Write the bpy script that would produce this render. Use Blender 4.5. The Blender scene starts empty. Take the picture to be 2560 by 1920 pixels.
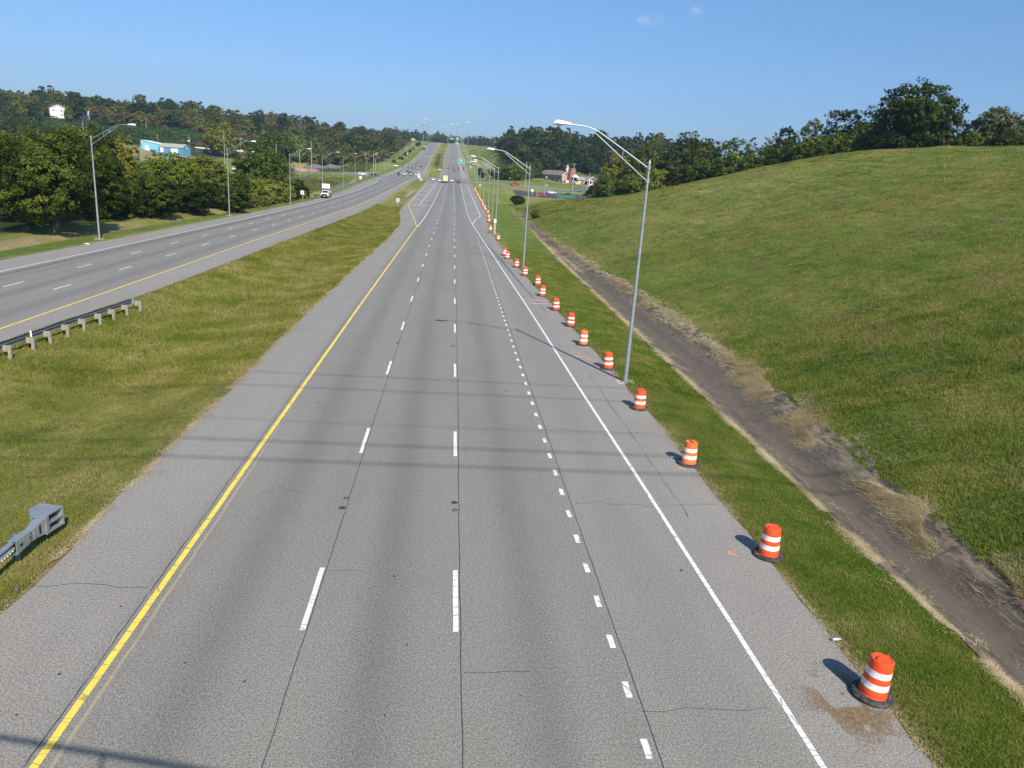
import bpy, math, random
import numpy as np
from mathutils import Vector, Matrix

sc = bpy.context.scene
# ------------------------------------------------------------------ camera
# world frame: +Y down the highway, +X right, Z up, the near road surface at z = 0
CAM = (0.0, 0.0, 10.6)
ca = bpy.data.cameras.new("camera")
ca.sensor_width = 36.0
ca.lens = 26.043
ca.clip_start = 0.2
ca.clip_end = 20000
cam = bpy.data.objects.new("camera", ca)
sc.collection.objects.link(cam)
sc.camera = cam
cam.matrix_world = Matrix(((0.994915, -0.041864, -0.091601, 0.0), (-0.076549, 0.276715, -0.957898, 0.0), (0.065449, 0.960040, 0.272103, 10.6), (0, 0, 0, 1)))
# ------------------------------------------------------------------ sky and sun
SUN_EL = math.radians(39.7)
SUN_AZ = math.atan2(0.43, -1.12)            # towards the sun, from +Y clockwise towards +X
w = bpy.data.worlds.new("World"); sc.world = w; w.use_nodes = True
nt = w.node_tree; nt.nodes.clear()
out = nt.nodes.new('ShaderNodeOutputWorld'); bg = nt.nodes.new('ShaderNodeBackground')
sky = nt.nodes.new('ShaderNodeTexSky'); sky.sky_type = 'NISHITA'; sky.sun_disc = False
sky.sun_elevation = SUN_EL; sky.sun_rotation = SUN_AZ
sky.altitude = 100; sky.air_density = 1.15; sky.dust_density = 0.35; sky.ozone_density = 2.6
bg.inputs['Strength'].default_value = 0.085
# two faint wisps of cloud high above the road
geo = nt.nodes.new('ShaderNodeTexCoord')
def wmath(op, a, b=None, c=None):
    n = nt.nodes.new('ShaderNodeMath'); n.operation = op
    for i, v in enumerate((a, b, c)):
        if v is None: continue
        if isinstance(v, (int, float)): n.inputs[i].default_value = v
        else: nt.links.new(v, n.inputs[i])
    return n.outputs[0]
nz = nt.nodes.new('ShaderNodeTexNoise'); nz.inputs['Scale'].default_value = 70; nz.inputs['Detail'].default_value = 5
nt.links.new(geo.outputs['Generated'], nz.inputs['Vector'])
total = None
for d, rad, amp in [((0.2274, 0.9556, 0.1876), 0.020, 1.1), ((0.2761, 0.9403, 0.1992), 0.016, 0.8), ((0.2169, 0.9582, 0.1867), 0.010, 0.8), ((-0.3427, 0.9345, 0.0965), 0.012, 0.5)]:
    vs_ = nt.nodes.new('ShaderNodeVectorMath'); vs_.operation = 'MULTIPLY'; nt.links.new(geo.outputs['Generated'], vs_.inputs[0]); vs_.inputs[1].default_value = (1, 1, 2.4)
    vm = nt.nodes.new('ShaderNodeVectorMath'); vm.operation = 'DISTANCE'
    nt.links.new(vs_.outputs['Vector'], vm.inputs[0]); vm.inputs[1].default_value = (d[0], d[1], d[2] * 2.4)
    q = wmath('SUBTRACT', 1.0, wmath('DIVIDE', vm.outputs['Value'], rad)); q = wmath('MAXIMUM', q, 0.0)
    q = wmath('MULTIPLY', q, wmath('MULTIPLY', wmath('MAXIMUM', wmath('SUBTRACT', nz.outputs['Fac'], .36), 0.0), amp))
    total = q if total is None else wmath('ADD', total, q)
mixw = nt.nodes.new('ShaderNodeMix'); mixw.data_type = 'RGBA'
nt.links.new(wmath('MINIMUM', total, 0.6), mixw.inputs['Factor'])
tint = nt.nodes.new('ShaderNodeMix'); tint.data_type = 'RGBA'; tint.blend_type = 'MULTIPLY'; tint.inputs['Factor'].default_value = 1.0
nt.links.new(sky.outputs[0], tint.inputs['A']); 
sepw = nt.nodes.new('ShaderNodeSeparateXYZ'); nt.links.new(geo.outputs['Generated'], sepw.inputs[0])
rw_ = nt.nodes.new('ShaderNodeValToRGB'); e_ = rw_.color_ramp.elements      # summer haze: a bluer, duller band near the horizon
e_[0].position = 0.0; e_[0].color = (.455, .58, .97, 1); e_[1].position = .34; e_[1].color = (.80, 1.11, 1.30, 1)
e2 = e_.new(.10); e2.color = (.575, .765, 1.12, 1)
nt.links.new(sepw.outputs['Z'], rw_.inputs[0]); nt.links.new(rw_.outputs[0], tint.inputs['B'])
nt.links.new(tint.outputs['Result'], mixw.inputs['A']); mixw.inputs['B'].default_value = (7.5, 8.0, 9.0, 1)
nt.links.new(mixw.outputs['Result'], bg.inputs['Color'])
nt.links.new(bg.outputs[0], out.inputs[0])
sl = bpy.data.lights.new("sun", 'SUN'); sl.energy = 5.0; sl.angle = math.radians(0.53); sl.color = (1.0, 0.935, 0.82)
so = bpy.data.objects.new("sun", sl); sc.collection.objects.link(so)
so.rotation_euler = Vector((0.43, -1.12, 1.0)).to_track_quat('Z', 'Y').to_euler()
sc.view_settings.view_transform = 'Standard'; sc.view_settings.look = 'None'
sc.view_settings.exposure = 0.36; sc.view_settings.gamma = 1.0
sc.view_settings.use_curve_mapping = False
sc.cycles.max_bounces = 5; sc.cycles.diffuse_bounces = 2; sc.cycles.glossy_bounces = 2
sc.cycles.transmission_bounces = 3; sc.cycles.transparent_max_bounces = 6
sc.cycles.volume_bounces = 0

# ------------------------------------------------------------------ terrain model
rng = np.random.default_rng(7)
YG = np.arange(-80.0, 2600.0, 2.0)

def smooth_tab(ys, vs, sig=4.0):
    v = np.interp(YG, ys, vs)
    n = int(sig * 3 / 2.0) + 1
    k = np.exp(-0.5 * (np.arange(-n, n + 1) * 2.0 / sig) ** 2); k /= k.sum()
    return np.convolve(np.pad(v, n, mode='edge'), k, 'valid')

_P = smooth_tab([-80, 180, 300, 400, 450, 500, 600, 700, 900, 1100, 1250, 1350, 1600, 2000, 2600],
                [0, 0, 1.0, 2.4, 3.4, 5.0, 9.4, 15, 29, 43.5, 51.5, 54.5, 61, 70, 74], 24)
_LO = smooth_tab([-80, 70, 92, 115, 145, 190, 225, 250, 288, 351, 426, 489, 607, 730, 934, 1075, 1300], [-40.9, -40.6, -40.0, -39.6, -38.9, -37.8, -37.4, -37.5, -38.8, -41.5, -43.5, -43.7, -40.5, -38, -35.4, -34, -33])
_LI = smooth_tab([-80, 42, 58, 85, 104, 122, 171, 220, 313, 470, 512, 560, 634, 706, 892, 1021, 1118], [-24.2, -24.2, -22.9, -22.3, -22.0, -21.5, -20.3, -20.2, -22, -22.4, -16.6, -17, -18.4, -20.6, -21.2, -19, -18.8])
_RL = smooth_tab([-80, 60, 115, 146, 182, 198, 240, 335, 440, 500, 702, 907, 1051, 1140], [-10.1, -10, -9.3, -9.5, -12.2, -12.9, -13.4, -14.2, -14.8, -8.5, -9, -9.5, -8.3, -8.3])
_RR = smooth_tab([-80, 35, 50, 60, 75, 90, 110, 136, 150, 176, 199, 222, 264, 321, 400, 446, 504, 637, 850, 1043], [10, 9.9, 9.4, 9.0, 8.5, 8.1, 7.7, 7.3, 7.4, 8.3, 9.1, 9.3, 9.8, 10.3, 11, 11, 10.9, 11.8, 10.6, 9])
def pf(y): return np.interp(y, YG, _P)
def LO(y): return np.interp(y, YG, _LO)
def LI(y): return np.interp(y, YG, _LI)
def RL(y): return np.interp(y, YG, _RL)
def RR(y): return np.interp(y, YG, _RR)

# right of the pavement: (y, [x...], [z...]) knots: verge, channel left, bottom, right, slope, slope, ridge, three beyond
RSEC = [
 (-80, [12, 13.6, 15.6, 17.2, 45, 75, 108, 140, 260, 600, 1700], [-.12, -.6, -1.35, -.45, 7.5, 15.5, 21.5, 23, 20, 20, 30]),
 (20,  [12, 14.0, 15.8, 17.6, 45, 75, 107, 140, 260, 600, 1700], [-.12, -.6, -1.35, -.45, 7.5, 15.5, 21.5, 23, 20, 20, 30]),
 (50,  [12, 14.5, 17.0, 20.0, 45, 75, 106, 140, 260, 600, 1700], [-.12, -.6, -1.35, -.45, 7.0, 15.5, 21.5, 23, 20, 20, 30]),
 (100, [11, 15.1, 17.4, 19.6, 45, 75, 105, 140, 260, 600, 1700], [-.12, -.5, -1.2, -.4, 7.0, 15.5, 21.6, 22.6, 20, 20, 30]),
 (135, [10.5, 16.1, 17.6, 19.0, 44, 74, 103, 135, 260, 600, 1700], [-.12, -.5, -1.1, -.4, 6.8, 15.4, 21.3, 22, 19, 20, 30]),
 (150, [10.5, 16.6, 17.9, 19.2, 42, 68, 93.5, 130, 260, 600, 1700], [-.12, -.5, -1.0, -.4, 6.6, 15.0, 20.7, 21.5, 19, 20, 30]),
 (168, [11, 17.2, 18.3, 19.4, 40, 64, 86.3, 120, 260, 600, 1700], [-.12, -.4, -.9, -.3, 6.2, 14.2, 20.0, 20.5, 18, 20, 30]),
 (180, [11.3, 17.6, 18.6, 19.6, 39, 60, 82.8, 115, 260, 600, 1700], [-.1, -.4, -.9, -.3, 5.6, 12.8, 18.3, 19, 17, 20, 30]),
 (192, [11.6, 18.0, 18.9, 19.8, 38, 57, 78.3, 110, 260, 600, 1700], [-.1, -.3, -.8, -.2, 4.8, 10.8, 15.5, 17, 16, 20, 30]),
 (210, [12, 18.4, 19.2, 20.0, 35, 51, 69.1, 100, 260, 600, 1700], [0, -.3, -.7, -.1, 3.6, 7.8, 10.6, 12, 14, 18, 30]),
 (222, [12.3, 18.8, 19.4, 20.2, 31, 42, 55.3, 90, 260, 600, 1700], [.1, -.2, -.5, 0, 2.4, 5.0, 7.0, 9, 13, 18, 30]),
 (232, [12.5, 19.0, 19.6, 20.4, 27, 34, 42.9, 80, 260, 600, 1700], [.2, -.1, -.4, .1, 1.9, 3.6, 5.1, 7, 12, 18, 30]),
 (242, [12.5, 19.2, 19.8, 20.6, 24, 28, 31.9, 75, 260, 600, 1700], [.3, 0, -.2, .2, 1.3, 2.5, 3.5, 6, 12, 18, 30]),
 (252, [12.7, 19.2, 19.8, 20.6, 23, 27, 32, 75, 260, 600, 1700], [.4, .2, .1, .2, .8, 1.6, 2.4, 5, 12, 18, 30]),
 (290, [13, 19, 20, 21, 26, 34, 45, 75, 260, 600, 1700], [.9, .5, .4, .4, .5, .9, 1.1, 2.5, 11, 18, 30]),
 (385, [14, 19, 20, 22, 30, 40, 52, 75, 160, 600, 1700], [2.0, 1.3, 1.0, .8, .4, .1, 0, .1, 3, 16, 30]),
 (420, [14, 19, 20, 22, 30, 40, 52, 75, 160, 600, 1700], [2.7, 2.4, 2.3, 2.3, 2.3, 2.3, 2.3, 2.3, 4, 16, 30]),
 (446, [14, 19, 21, 24, 34, 46, 60, 80, 160, 600, 1700], [3.3, 3.3, 3.3, 3.3, 3.3, 3.3, 3.4, 3.5, 5, 20, 30]),
 (462, [14, 19, 21, 24, 34, 46, 60, 80, 160, 600, 1700], [3.8, 3.9, 4.0, 4.1, 4.5, 4.6, 4.6, 4.6, 6, 22, 33]),
 (495, [14, 19, 22, 26, 35, 48, 66, 90, 170, 600, 1700], [4.9, 4.9, 4.9, 5.0, 5.2, 5.3, 5.4, 5.6, 8, 25, 36]),
 (545, [14, 18, 21, 26, 36, 50, 70, 100, 180, 600, 1700], [6.8, 6.2, 6.0, 5.9, 5.9, 6.3, 6.9, 7.4, 10, 30, 38]),
 (590, [14, 18, 21, 26, 36, 50, 72, 100, 200, 600, 1700], [8.8, 7.8, 7.6, 7.6, 8.0, 10, 13, 13, 20, 34, 40]),
 (640, [15, 18, 21, 26, 38, 52, 76, 110, 220, 600, 1700], [11.3, 10.4, 10.3, 10.8, 17, 25, 31, 32, 33, 36, 42]),
 (720, [14, 18, 21, 26, 38, 52, 76, 120, 240, 600, 1700], [16, 15.6, 15.6, 17, 26, 34, 37, 37, 37, 38, 44]),
 (800, [14, 18, 21, 26, 38, 53, 76, 120, 240, 600, 1700], [22, 21.6, 22, 25, 35, 41, 39, 38, 38, 40, 46]),
 (900, [13, 17, 20, 26, 40, 56, 80, 120, 240, 600, 1700], [29, 28.8, 29, 32, 37, 39, 40, 40, 40, 44, 48]),
 (1100, [12, 16, 20, 26, 40, 56, 80, 120, 240, 600, 1700], [43.5, 43.5, 43.5, 43.5, 45, 46, 48, 50, 50, 50, 50]),
 (1350, [12, 16, 20, 26, 40, 56, 80, 120, 240, 600, 1700], [54.5, 54.5, 54, 54, 54, 54, 54, 54, 54, 52, 50]),
 (1700, [12, 16, 20, 26, 40, 56, 80, 120, 240, 600, 1700], [64, 64, 64, 64, 64, 64, 64, 64, 66, 60, 55]),
 (2600, [12, 16, 20, 26, 40, 56, 80, 120, 240, 600, 1700], [74, 74, 74, 74, 74, 74, 74, 74, 70, 66, 60]),
]
# left of the pavement, outwards: shoulder top, ditch, bank, then six more
LSEC = [
 (-80, [-44.5, -47.6, -50.5, -72, -110, -160, -230, -330, -520, -900, -1700], [-.1, -1.2, -.5, -1.2, -1.6, -2, -2, -1, 2, 6, 10]),
 (80, [-44.5, -47.6, -50.5, -72, -110, -160, -230, -330, -520, -900, -1700], [-.1, -1.2, -.5, -1.2, -1.6, -2, -2, -1, 2, 6, 10]),
 (150, [-42.8, -45.6, -49.0, -72, -110, -160, -230, -330, -520, -900, -1700], [-.1, -1.2, -.5, -1.2, -1.6, -2, -2, -1, 2, 6, 10]),
 (215, [-41.8, -44.8, -48.5, -72, -110, -160, -230, -330, -520, -900, -1700], [-.1, -1.2, -.5, -1.2, -1.6, -2, -2, -1, 2, 6, 10]),
 (260, [-42, -45.5, -49, -72, -110, -160, -230, -330, -520, -900, -1700], [.3, -.8, -.6, -.8, -1, -1, 0, 3, 6, 14, 18]),
 (350, [-46, -49, -52, -72, -110, -160, -230, -330, -520, -900, -1700], [1.4, -.2, -.8, -1.2, -.6, 0, 2, 5, 9, 18, 26]),
 (430, [-47, -50, -53, -72, -110, -160, -230, -330, -520, -900, -1700], [2.8, 1.2, .6, .6, 1, 1.4, 4, 6, 12, 24, 34]),
 (462, [-47, -50, -53, -72, -110, -160, -230, -330, -520, -900, -1700], [3.8, 3.8, 3.8, 3.5, 2.2, 2.0, 6, 8, 14, 28, 40]),
 (495, [-47, -50, -53, -72, -110, -160, -230, -330, -520, -900, -1700], [4.8, 4.9, 4.9, 4.0, 1.6, 2.2, 8, 9, 15, 30, 42]),
 (560, [-46, -50, -54, -72, -110, -160, -230, -330, -520, -900, -1700], [7.4, 7.2, 7.1, 5.2, 1.2, 4.0, 12.5, 13, 18, 32, 46]),
 (600, [-45, -50, -54, -72, -110, -160, -230, -330, -520, -900, -1700], [9.3, 9.6, 9.6, 7.5, 2.0, 7, 15, 17, 24, 36, 50]),
 (640, [-44, -50, -54, -72, -110, -160, -230, -330, -520, -900, -1700], [11.8, 12, 12, 11, 6, 14, 23, 25, 31, 42, 54]),
 (700, [-43, -50, -54, -72, -110, -160, -230, -330, -520, -900, -1700], [15.5, 15.6, 16, 17, 18, 22, 29, 31, 36, 46, 58]),
 (800, [-42, -50, -54, -72, -110, -160, -230, -330, -520, -900, -1700], [22.5, 23, 23, 24, 26, 32, 37, 42, 47, 52, 60]),
 (900, [-41, -50, -54, -72, -110, -160, -230, -330, -520, -900, -1700], [29.5, 30, 30, 31, 34, 40, 46, 47, 47, 50, 60]),
 (1150, [-40, -48, -54, -72, -110, -160, -230, -330, -520, -900, -1700], [46, 46.5, 47, 47, 47, 47, 46, 45, 45, 45, 50]),
 (1350, [-40, -48, -54, -72, -110, -160, -230, -330, -520, -900, -1700], [54.5, 55, 55, 55, 54, 52, 50, 46, 45, 45, 50]),
 (1700, [-40, -48, -54, -72, -110, -160, -230, -330, -520, -900, -1700], [64, 64, 64, 64, 63, 60, 55, 50, 45, 45, 50]),
 (2600, [-40, -48, -54, -72, -110, -160, -230, -330, -520, -900, -1700], [74, 74, 74, 74, 72, 68, 60, 55, 50, 45, 50]),
]
def _tab(sec):
    ys = [s[0] for s in sec]
    X = np.stack([smooth_tab(ys, [s[1][i] for s in sec], 5) for i in range(11)], 1)
    Z = np.stack([smooth_tab(ys, [s[2][i] for s in sec], 7) for i in range(11)], 1)
    return X, Z
_RX, _RZ = _tab(RSEC)
_LX, _LZ = _tab(LSEC)
_mz = smooth_tab([-80, 250, 400, 430, 505, 560, 900, 1100, 1300], [-.75, -.7, -.5, -.1, -.1, -.9, -.9, -.5, -.2], 6)
_mc = 0.5 * (_LI + _RL)
KX = np.column_stack([_LX[:, ::-1], _LO, _LI, _LI + (_mc - _LI) * .55, _mc, _RL + (_mc - _RL) * .5, _RL, _RR, _RX])
KZ = np.column_stack([_LZ[:, ::-1], _P, _P, _P + _mz * .8, _P + _mz, _P + _mz * .75, _P, _P, _RZ])
NK = KX.shape[1]
LIK, RLK, RRK = 12, 16, 17      # knot columns of the pavement edges

def _vn(x, y, seed):
    xi = np.floor(x).astype(np.int64); yi = np.floor(y).astype(np.int64)
    fx = x - xi; fy = y - yi
    fx = fx * fx * (3 - 2 * fx); fy = fy * fy * (3 - 2 * fy)
    def h(a, b):
        n = (a * 374761393 + b * 668265263 + seed * 974634777) & 0xffffffff
        n = ((n ^ (n >> 13)) * 1274126177) & 0xffffffff
        return ((n ^ (n >> 16)) & 0xffff) / 65535.0
    return (h(xi, yi) * (1 - fx) * (1 - fy) + h(xi + 1, yi) * fx * (1 - fy) + h(xi, yi + 1) * (1 - fx) * fy + h(xi + 1, yi + 1) * fx * fy)

def rutf(x, y):
    """Wheel ruts and mower edges that follow the contour of the right hillside, 0 to 1."""
    a = np.interp(y, YG, KX[:, 17 + 5]); b = np.interp(y, YG, KX[:, 17 + 8])
    u = (x - a) / np.maximum(b - a, 1)
    q = u * 15 + 1.5 * _vn(x / 24, y / 24, 91) + .35 * _vn(x / 5, y / 5, 92); q = np.abs(q - np.floor(q) - .5) * 2
    m = np.clip((u - .22) / .2, 0, 1) * np.clip((1.05 - u) / .05, 0, 1) * np.clip((250 - y) / 30, 0, 1) * np.clip((_vn(x / 10, y / 14, 93) - .30) * 4, 0, 1)
    return np.clip((q - .84) / .12, 0, 1) * m

def undul(x, y):
    """Gentle bumps of the ground away from the carriageways."""
    lo, rr = LO(y), RR(y)
    d = np.maximum(np.maximum(lo - 10 - x, x - rr - 12), 0)
    m = np.clip(d / 40.0, 0, 1)
    s = np.clip(d / 6.0, 0, 1)
    flat = np.clip((np.abs(y - 468) - 30) / 20.0, 0, 1) * 0.9 + 0.1
    return (m * flat * ((_vn(x / 46, y / 46, 3) - .5) * 1.6 + (_vn(x / 17, y / 17, 5) - .5) * .7) + s * ((_vn(x / 4.3, y / 4.3, 9) - .5) * .32 + (_vn(x / 2.0, y / 2.0, 10) - .5) * .16) * flat - rutf(x, y) * .16)

def knots_at(y):
    f = (y - YG[0]) / 2.0
    i = int(np.clip(f, 0, len(YG) - 2)); t = min(max(f - i, 0), 1)
    return KX[i] * (1 - t) + KX[i + 1] * t, KZ[i] * (1 - t) + KZ[i + 1] * t

def gz(x, y):
    kx, kz = knots_at(y)
    return float(np.interp(x, kx, kz) + undul(np.array([float(x)]), np.array([float(y)]))[0])
def gza(xs, ys):
    return np.array([gz(a, b) for a, b in zip(xs, ys)])
# ------------------------------------------------------------------ helpers
COL = sc.collection
def link(o):
    COL.objects.link(o); return o

def mesh_np(name, verts, faces, mats, parent=None, smooth=False, fmat=None, attr=None):
    """One mesh object from numpy arrays; faces: an (n,3) or (n,4) array, or a list of lists."""
    me = bpy.data.meshes.new(name)
    verts = np.asarray(verts, dtype=np.float32)
    if isinstance(faces, np.ndarray):
        n, k = faces.shape
        me.vertices.add(len(verts)); me.vertices.foreach_set('co', verts.ravel())
        me.loops.add(n * k); me.loops.foreach_set('vertex_index', faces.astype(np.int32).ravel())
        me.polygons.add(n); me.polygons.foreach_set('loop_start', np.arange(0, n * k, k, dtype=np.int32))
        me.polygons.foreach_set('loop_total', np.full(n, k, dtype=np.int32))
        me.update(calc_edges=True)
    else:
        me.from_pydata([tuple(map(float, v)) for v in verts], [], faces); me.update()
    if not isinstance(mats, (list, tuple)): mats = [mats]
    for m in mats: me.materials.append(m)
    if fmat is not None: me.polygons.foreach_set('material_index', np.asarray(fmat, dtype=np.int32))
    if smooth: me.polygons.foreach_set('use_smooth', np.ones(len(me.polygons), dtype=bool))
    if attr is not None:
        for an, av in attr.items():
            a = me.attributes.new(an, 'FLOAT_COLOR', 'POINT'); a.data.foreach_set('color', np.asarray(av, dtype=np.float32).ravel())
    o = bpy.data.objects.new(name, me); link(o)
    if parent is not None: o.parent = parent
    return o

class MB:
    """Collects simple shapes into one mesh."""
    def __init__(s): s.v = []; s.f = []; s.m = []
    def add(s, vs, fs, mi=0):
        b = len(s.v); s.v += [tuple(v) for v in vs]; s.f += [[b + i for i in f] for f in fs]; s.m += [mi] * len(fs); return s
    def box(s, cx, cy, cz, sx, sy, sz, mi=0, rz=0.0, tx=1.0, ty=1.0, rx=0.0, ry=0.0):
        """Centre, full sizes, tx/ty scale of the top face."""
        vs = []
        M = Matrix.Rotation(rz, 3, 'Z') @ Matrix.Rotation(ry, 3, 'Y') @ Matrix.Rotation(rx, 3, 'X')
        for z, kx, ky in ((-.5, 1, 1), (.5, tx, ty)):
            for x, y in ((-.5, -.5), (.5, -.5), (.5, .5), (-.5, .5)):
                p = M @ Vector((x * sx * kx, y * sy * ky, z * sz)); vs.append((cx + p.x, cy + p.y, cz + p.z))
        return s.add(vs, [[3, 2, 1, 0], [4, 5, 6, 7], [0, 1, 5, 4], [1, 2, 6, 5], [2, 3, 7, 6], [3, 0, 4, 7]], mi)
    def tube(s, pts, rads, n=8, mi=0, caps=True):
        pts = [Vector(p) for p in pts]
        if isinstance(rads, (int, float)): rads = [rads] * len(pts)
        b = []; 
        for i, p in enumerate(pts):
            d = (pts[min(i + 1, len(pts) - 1)] - pts[max(i - 1, 0)]); d.normalize()
            up = Vector((0, 0, 1)) if abs(d.z) < .95 else Vector((1, 0, 0))
            a = d.cross(up).normalized(); c = a.cross(d)
            b += [p + (a * math.cos(2 * math.pi * k / n) + c * math.sin(2 * math.pi * k / n)) * rads[i] for k in range(n)]
        fs = []
        for i in range(len(pts) - 1):
            for k in range(n):
                fs.append([i * n + k, i * n + (k + 1) % n, (i + 1) * n + (k + 1) % n, (i + 1) * n + k])
        if caps: fs += [list(range(n)), [(len(pts) - 1) * n + k for k in reversed(range(n))]]
        return s.add(b, fs, mi)
    def lathe(s, prof, n=24, mi=None, c=(0, 0, 0)):
        """prof: (radius, z[, material])."""
        vs = []; fs = []; ms = []
        for r, z, *m in prof:
            vs += [(c[0] + r * math.cos(2 * math.pi * k / n), c[1] + r * math.sin(2 * math.pi * k / n), c[2] + z) for k in range(n)]
        b = len(s.v); s.v += vs
        for i in range(len(prof) - 1):
            for k in range(n):
                s.f.append([b + i * n + k, b + i * n + (k + 1) % n, b + (i + 1) * n + (k + 1) % n, b + (i + 1) * n + k])
                s.m.append(prof[i][2] if len(prof[i]) > 2 else (mi or 0))
        s.f.append([b + (len(prof) - 1) * n + k for k in range(n)]); s.m.append(prof[-1][2] if len(prof[-1]) > 2 else (mi or 0))
        return s
    def prism(s, prof, x0, x1, mi=0, inset=None):
        """Side profile of (y, z) points extruded between x0 and x1; inset: x inset per point."""
        n = len(prof); inset = inset or [0] * n
        vs = [(x0 + inset[i], p[0], p[1]) for i, p in enumerate(prof)] + [(x1 - inset[i], p[0], p[1]) for i, p in enumerate(prof)]
        fs = [list(range(n)), list(reversed(range(n, 2 * n)))] + [[i, n + i, n + (i + 1) % n, (i + 1) % n] for i in range(n)]
        return s.add(vs, fs, mi)
    def build(s, name, mats, parent=None, smooth=False):
        me = bpy.data.meshes.new(name); me.from_pydata(s.v, [], s.f); me.update()
        if not isinstance(mats, (list, tuple)): mats = [mats]
        for m in mats: me.materials.append(m)
        me.polygons.foreach_set('material_index', np.array(s.m, dtype=np.int32))
        bm_ = None
        if smooth:
            me.polygons.foreach_set('use_smooth', np.ones(len(me.polygons), dtype=bool))
            try: me.set_sharp_from_angle(angle=math.radians(38))
            except Exception: pass
        o = bpy.data.objects.new(name, me); link(o)
        if parent is not None: o.parent = parent
        return o

def tag(o, label, cat, group=None, kind=None):
    o['label'] = label; o['category'] = cat
    if group: o['group'] = group
    if kind: o['kind'] = kind
    return o
def struct(o, label=None):
    o['kind'] = 'structure'
    if label: o['label'] = label
    return o
def thing(name, label, cat, loc=(0, 0, 0), rz=0.0, group=None):
    o = bpy.data.objects.new(name, None); o.empty_display_size = .2; link(o)
    o.location = loc; o.rotation_euler = (0, 0, rz)
    return tag(o, label, cat, group)
def kids(o): return [c for c in bpy.data.objects if c.parent == o]
KIDS = {}
def dup(root, loc, rz=0.0, label=None, group=None, scale=None):
    """A copy of a thing with copies of its parts and sub-parts; mesh data is shared."""
    if root.name not in KIDS: KIDS[root.name] = [(c, kids(c)) for c in kids(root)]
    r = root.copy(); link(r); r.location = loc; r.rotation_euler = (0, 0, rz)
    if label: r['label'] = label
    if group: r['group'] = group
    if scale: r.scale = scale
    for c, gs in KIDS[root.name]:
        cc = c.copy(); link(cc); cc.parent = r
        for g in gs:
            gc = g.copy(); link(gc); gc.parent = cc
    return r

# ------------------------------------------------------------------ materials
def newmat(name):
    m = bpy.data.materials.new(name); m.use_nodes = True
    t = m.node_tree; b = t.nodes['Principled BSDF']
    return m, t, b
def N(t, typ, **kw):
    n = t.nodes.new(typ)
    for k, v in kw.items(): setattr(n, k, v)
    return n
def L(t, a, b): t.links.new(a, b)
def noise(t, vec, scale, detail=3, rough=.55, dim='3D'):
    n = N(t, 'ShaderNodeTexNoise'); n.inputs['Scale'].default_value = scale
    n.inputs['Detail'].default_value = detail; n.inputs['Roughness'].default_value = rough
    if vec is not None: L(t, vec, n.inputs['Vector'])
    return n.outputs['Fac']
def ramp(t, fac, stops, interp='LINEAR'):
    r = N(t, 'ShaderNodeValToRGB'); r.color_ramp.interpolation = interp
    el = r.color_ramp.elements
    while len(el) < len(stops): el.new(0.5)
    for e, (p, c) in zip(el, stops):
        e.position = p; e.color = (c, c, c, 1) if isinstance(c, (int, float)) else (*c, 1)
    L(t, fac, r.inputs[0]); return r.outputs[0]
def mix(t, f, a, b, mode='MIX'):
    n = N(t, 'ShaderNodeMix', data_type='RGBA', blend_type=mode)
    for inp, v in (('Factor', f), ('A', a), ('B', b)):
        if isinstance(v, (int, float)): 
            n.inputs[inp].default_value = v if inp == 'Factor' else (v, v, v, 1)
        elif isinstance(v, tuple): n.inputs[inp].default_value = (*v, 1)
        else: L(t, v, n.inputs[inp])
    return n.outputs['Result']
def mth(t, op, a, b=0.0, clamp=False):
    n = N(t, 'ShaderNodeMath', operation=op); n.use_clamp = clamp
    for i, v in enumerate((a, b)):
        if isinstance(v, (int, float)): n.inputs[i].default_value = v
        else: L(t, v, n.inputs[i])
    return n.outputs[0]
def pos(t, sx=1, sy=1, sz=1, rz=0.0):
    g = N(t, 'ShaderNodeNewGeometry'); m = N(t, 'ShaderNodeMapping'); m.inputs['Scale'].default_value = (sx, sy, sz)
    m.inputs['Rotation'].default_value = (0, 0, rz); L(t, g.outputs['Position'], m.inputs['Vector']); return m.outputs[0]
def objpos(t):
    return N(t, 'ShaderNodeTexCoord').outputs['Object']
def bump(t, b, h, strength=.4, dist=.02):
    n = N(t, 'ShaderNodeBump'); n.inputs['Strength'].default_value = strength; n.inputs['Distance'].default_value = dist
    L(t, h, n.inputs['Height']); L(t, n.outputs[0], b.inputs['Normal'])

def simple(name, col, rough=.6, metal=0.0, var=.12, scale=6.0, spec=None):
    """A plain paint or metal with slight soiling."""
    m, t, b = newmat(name)
    f = noise(t, objpos(t), scale, 4)
    c = mix(t, ramp(t, f, [(.3, 0.0), (.7, 1.0)]), tuple(max(0, c * (1 - var)) for c in col), tuple(min(1, c * (1 + var)) for c in col))
    L(t, c, b.inputs['Base Color']); b.inputs['Roughness'].default_value = rough; b.inputs['Metallic'].default_value = metal
    if spec is not None: b.inputs['Specular IOR Level'].default_value = spec
    return m

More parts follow.
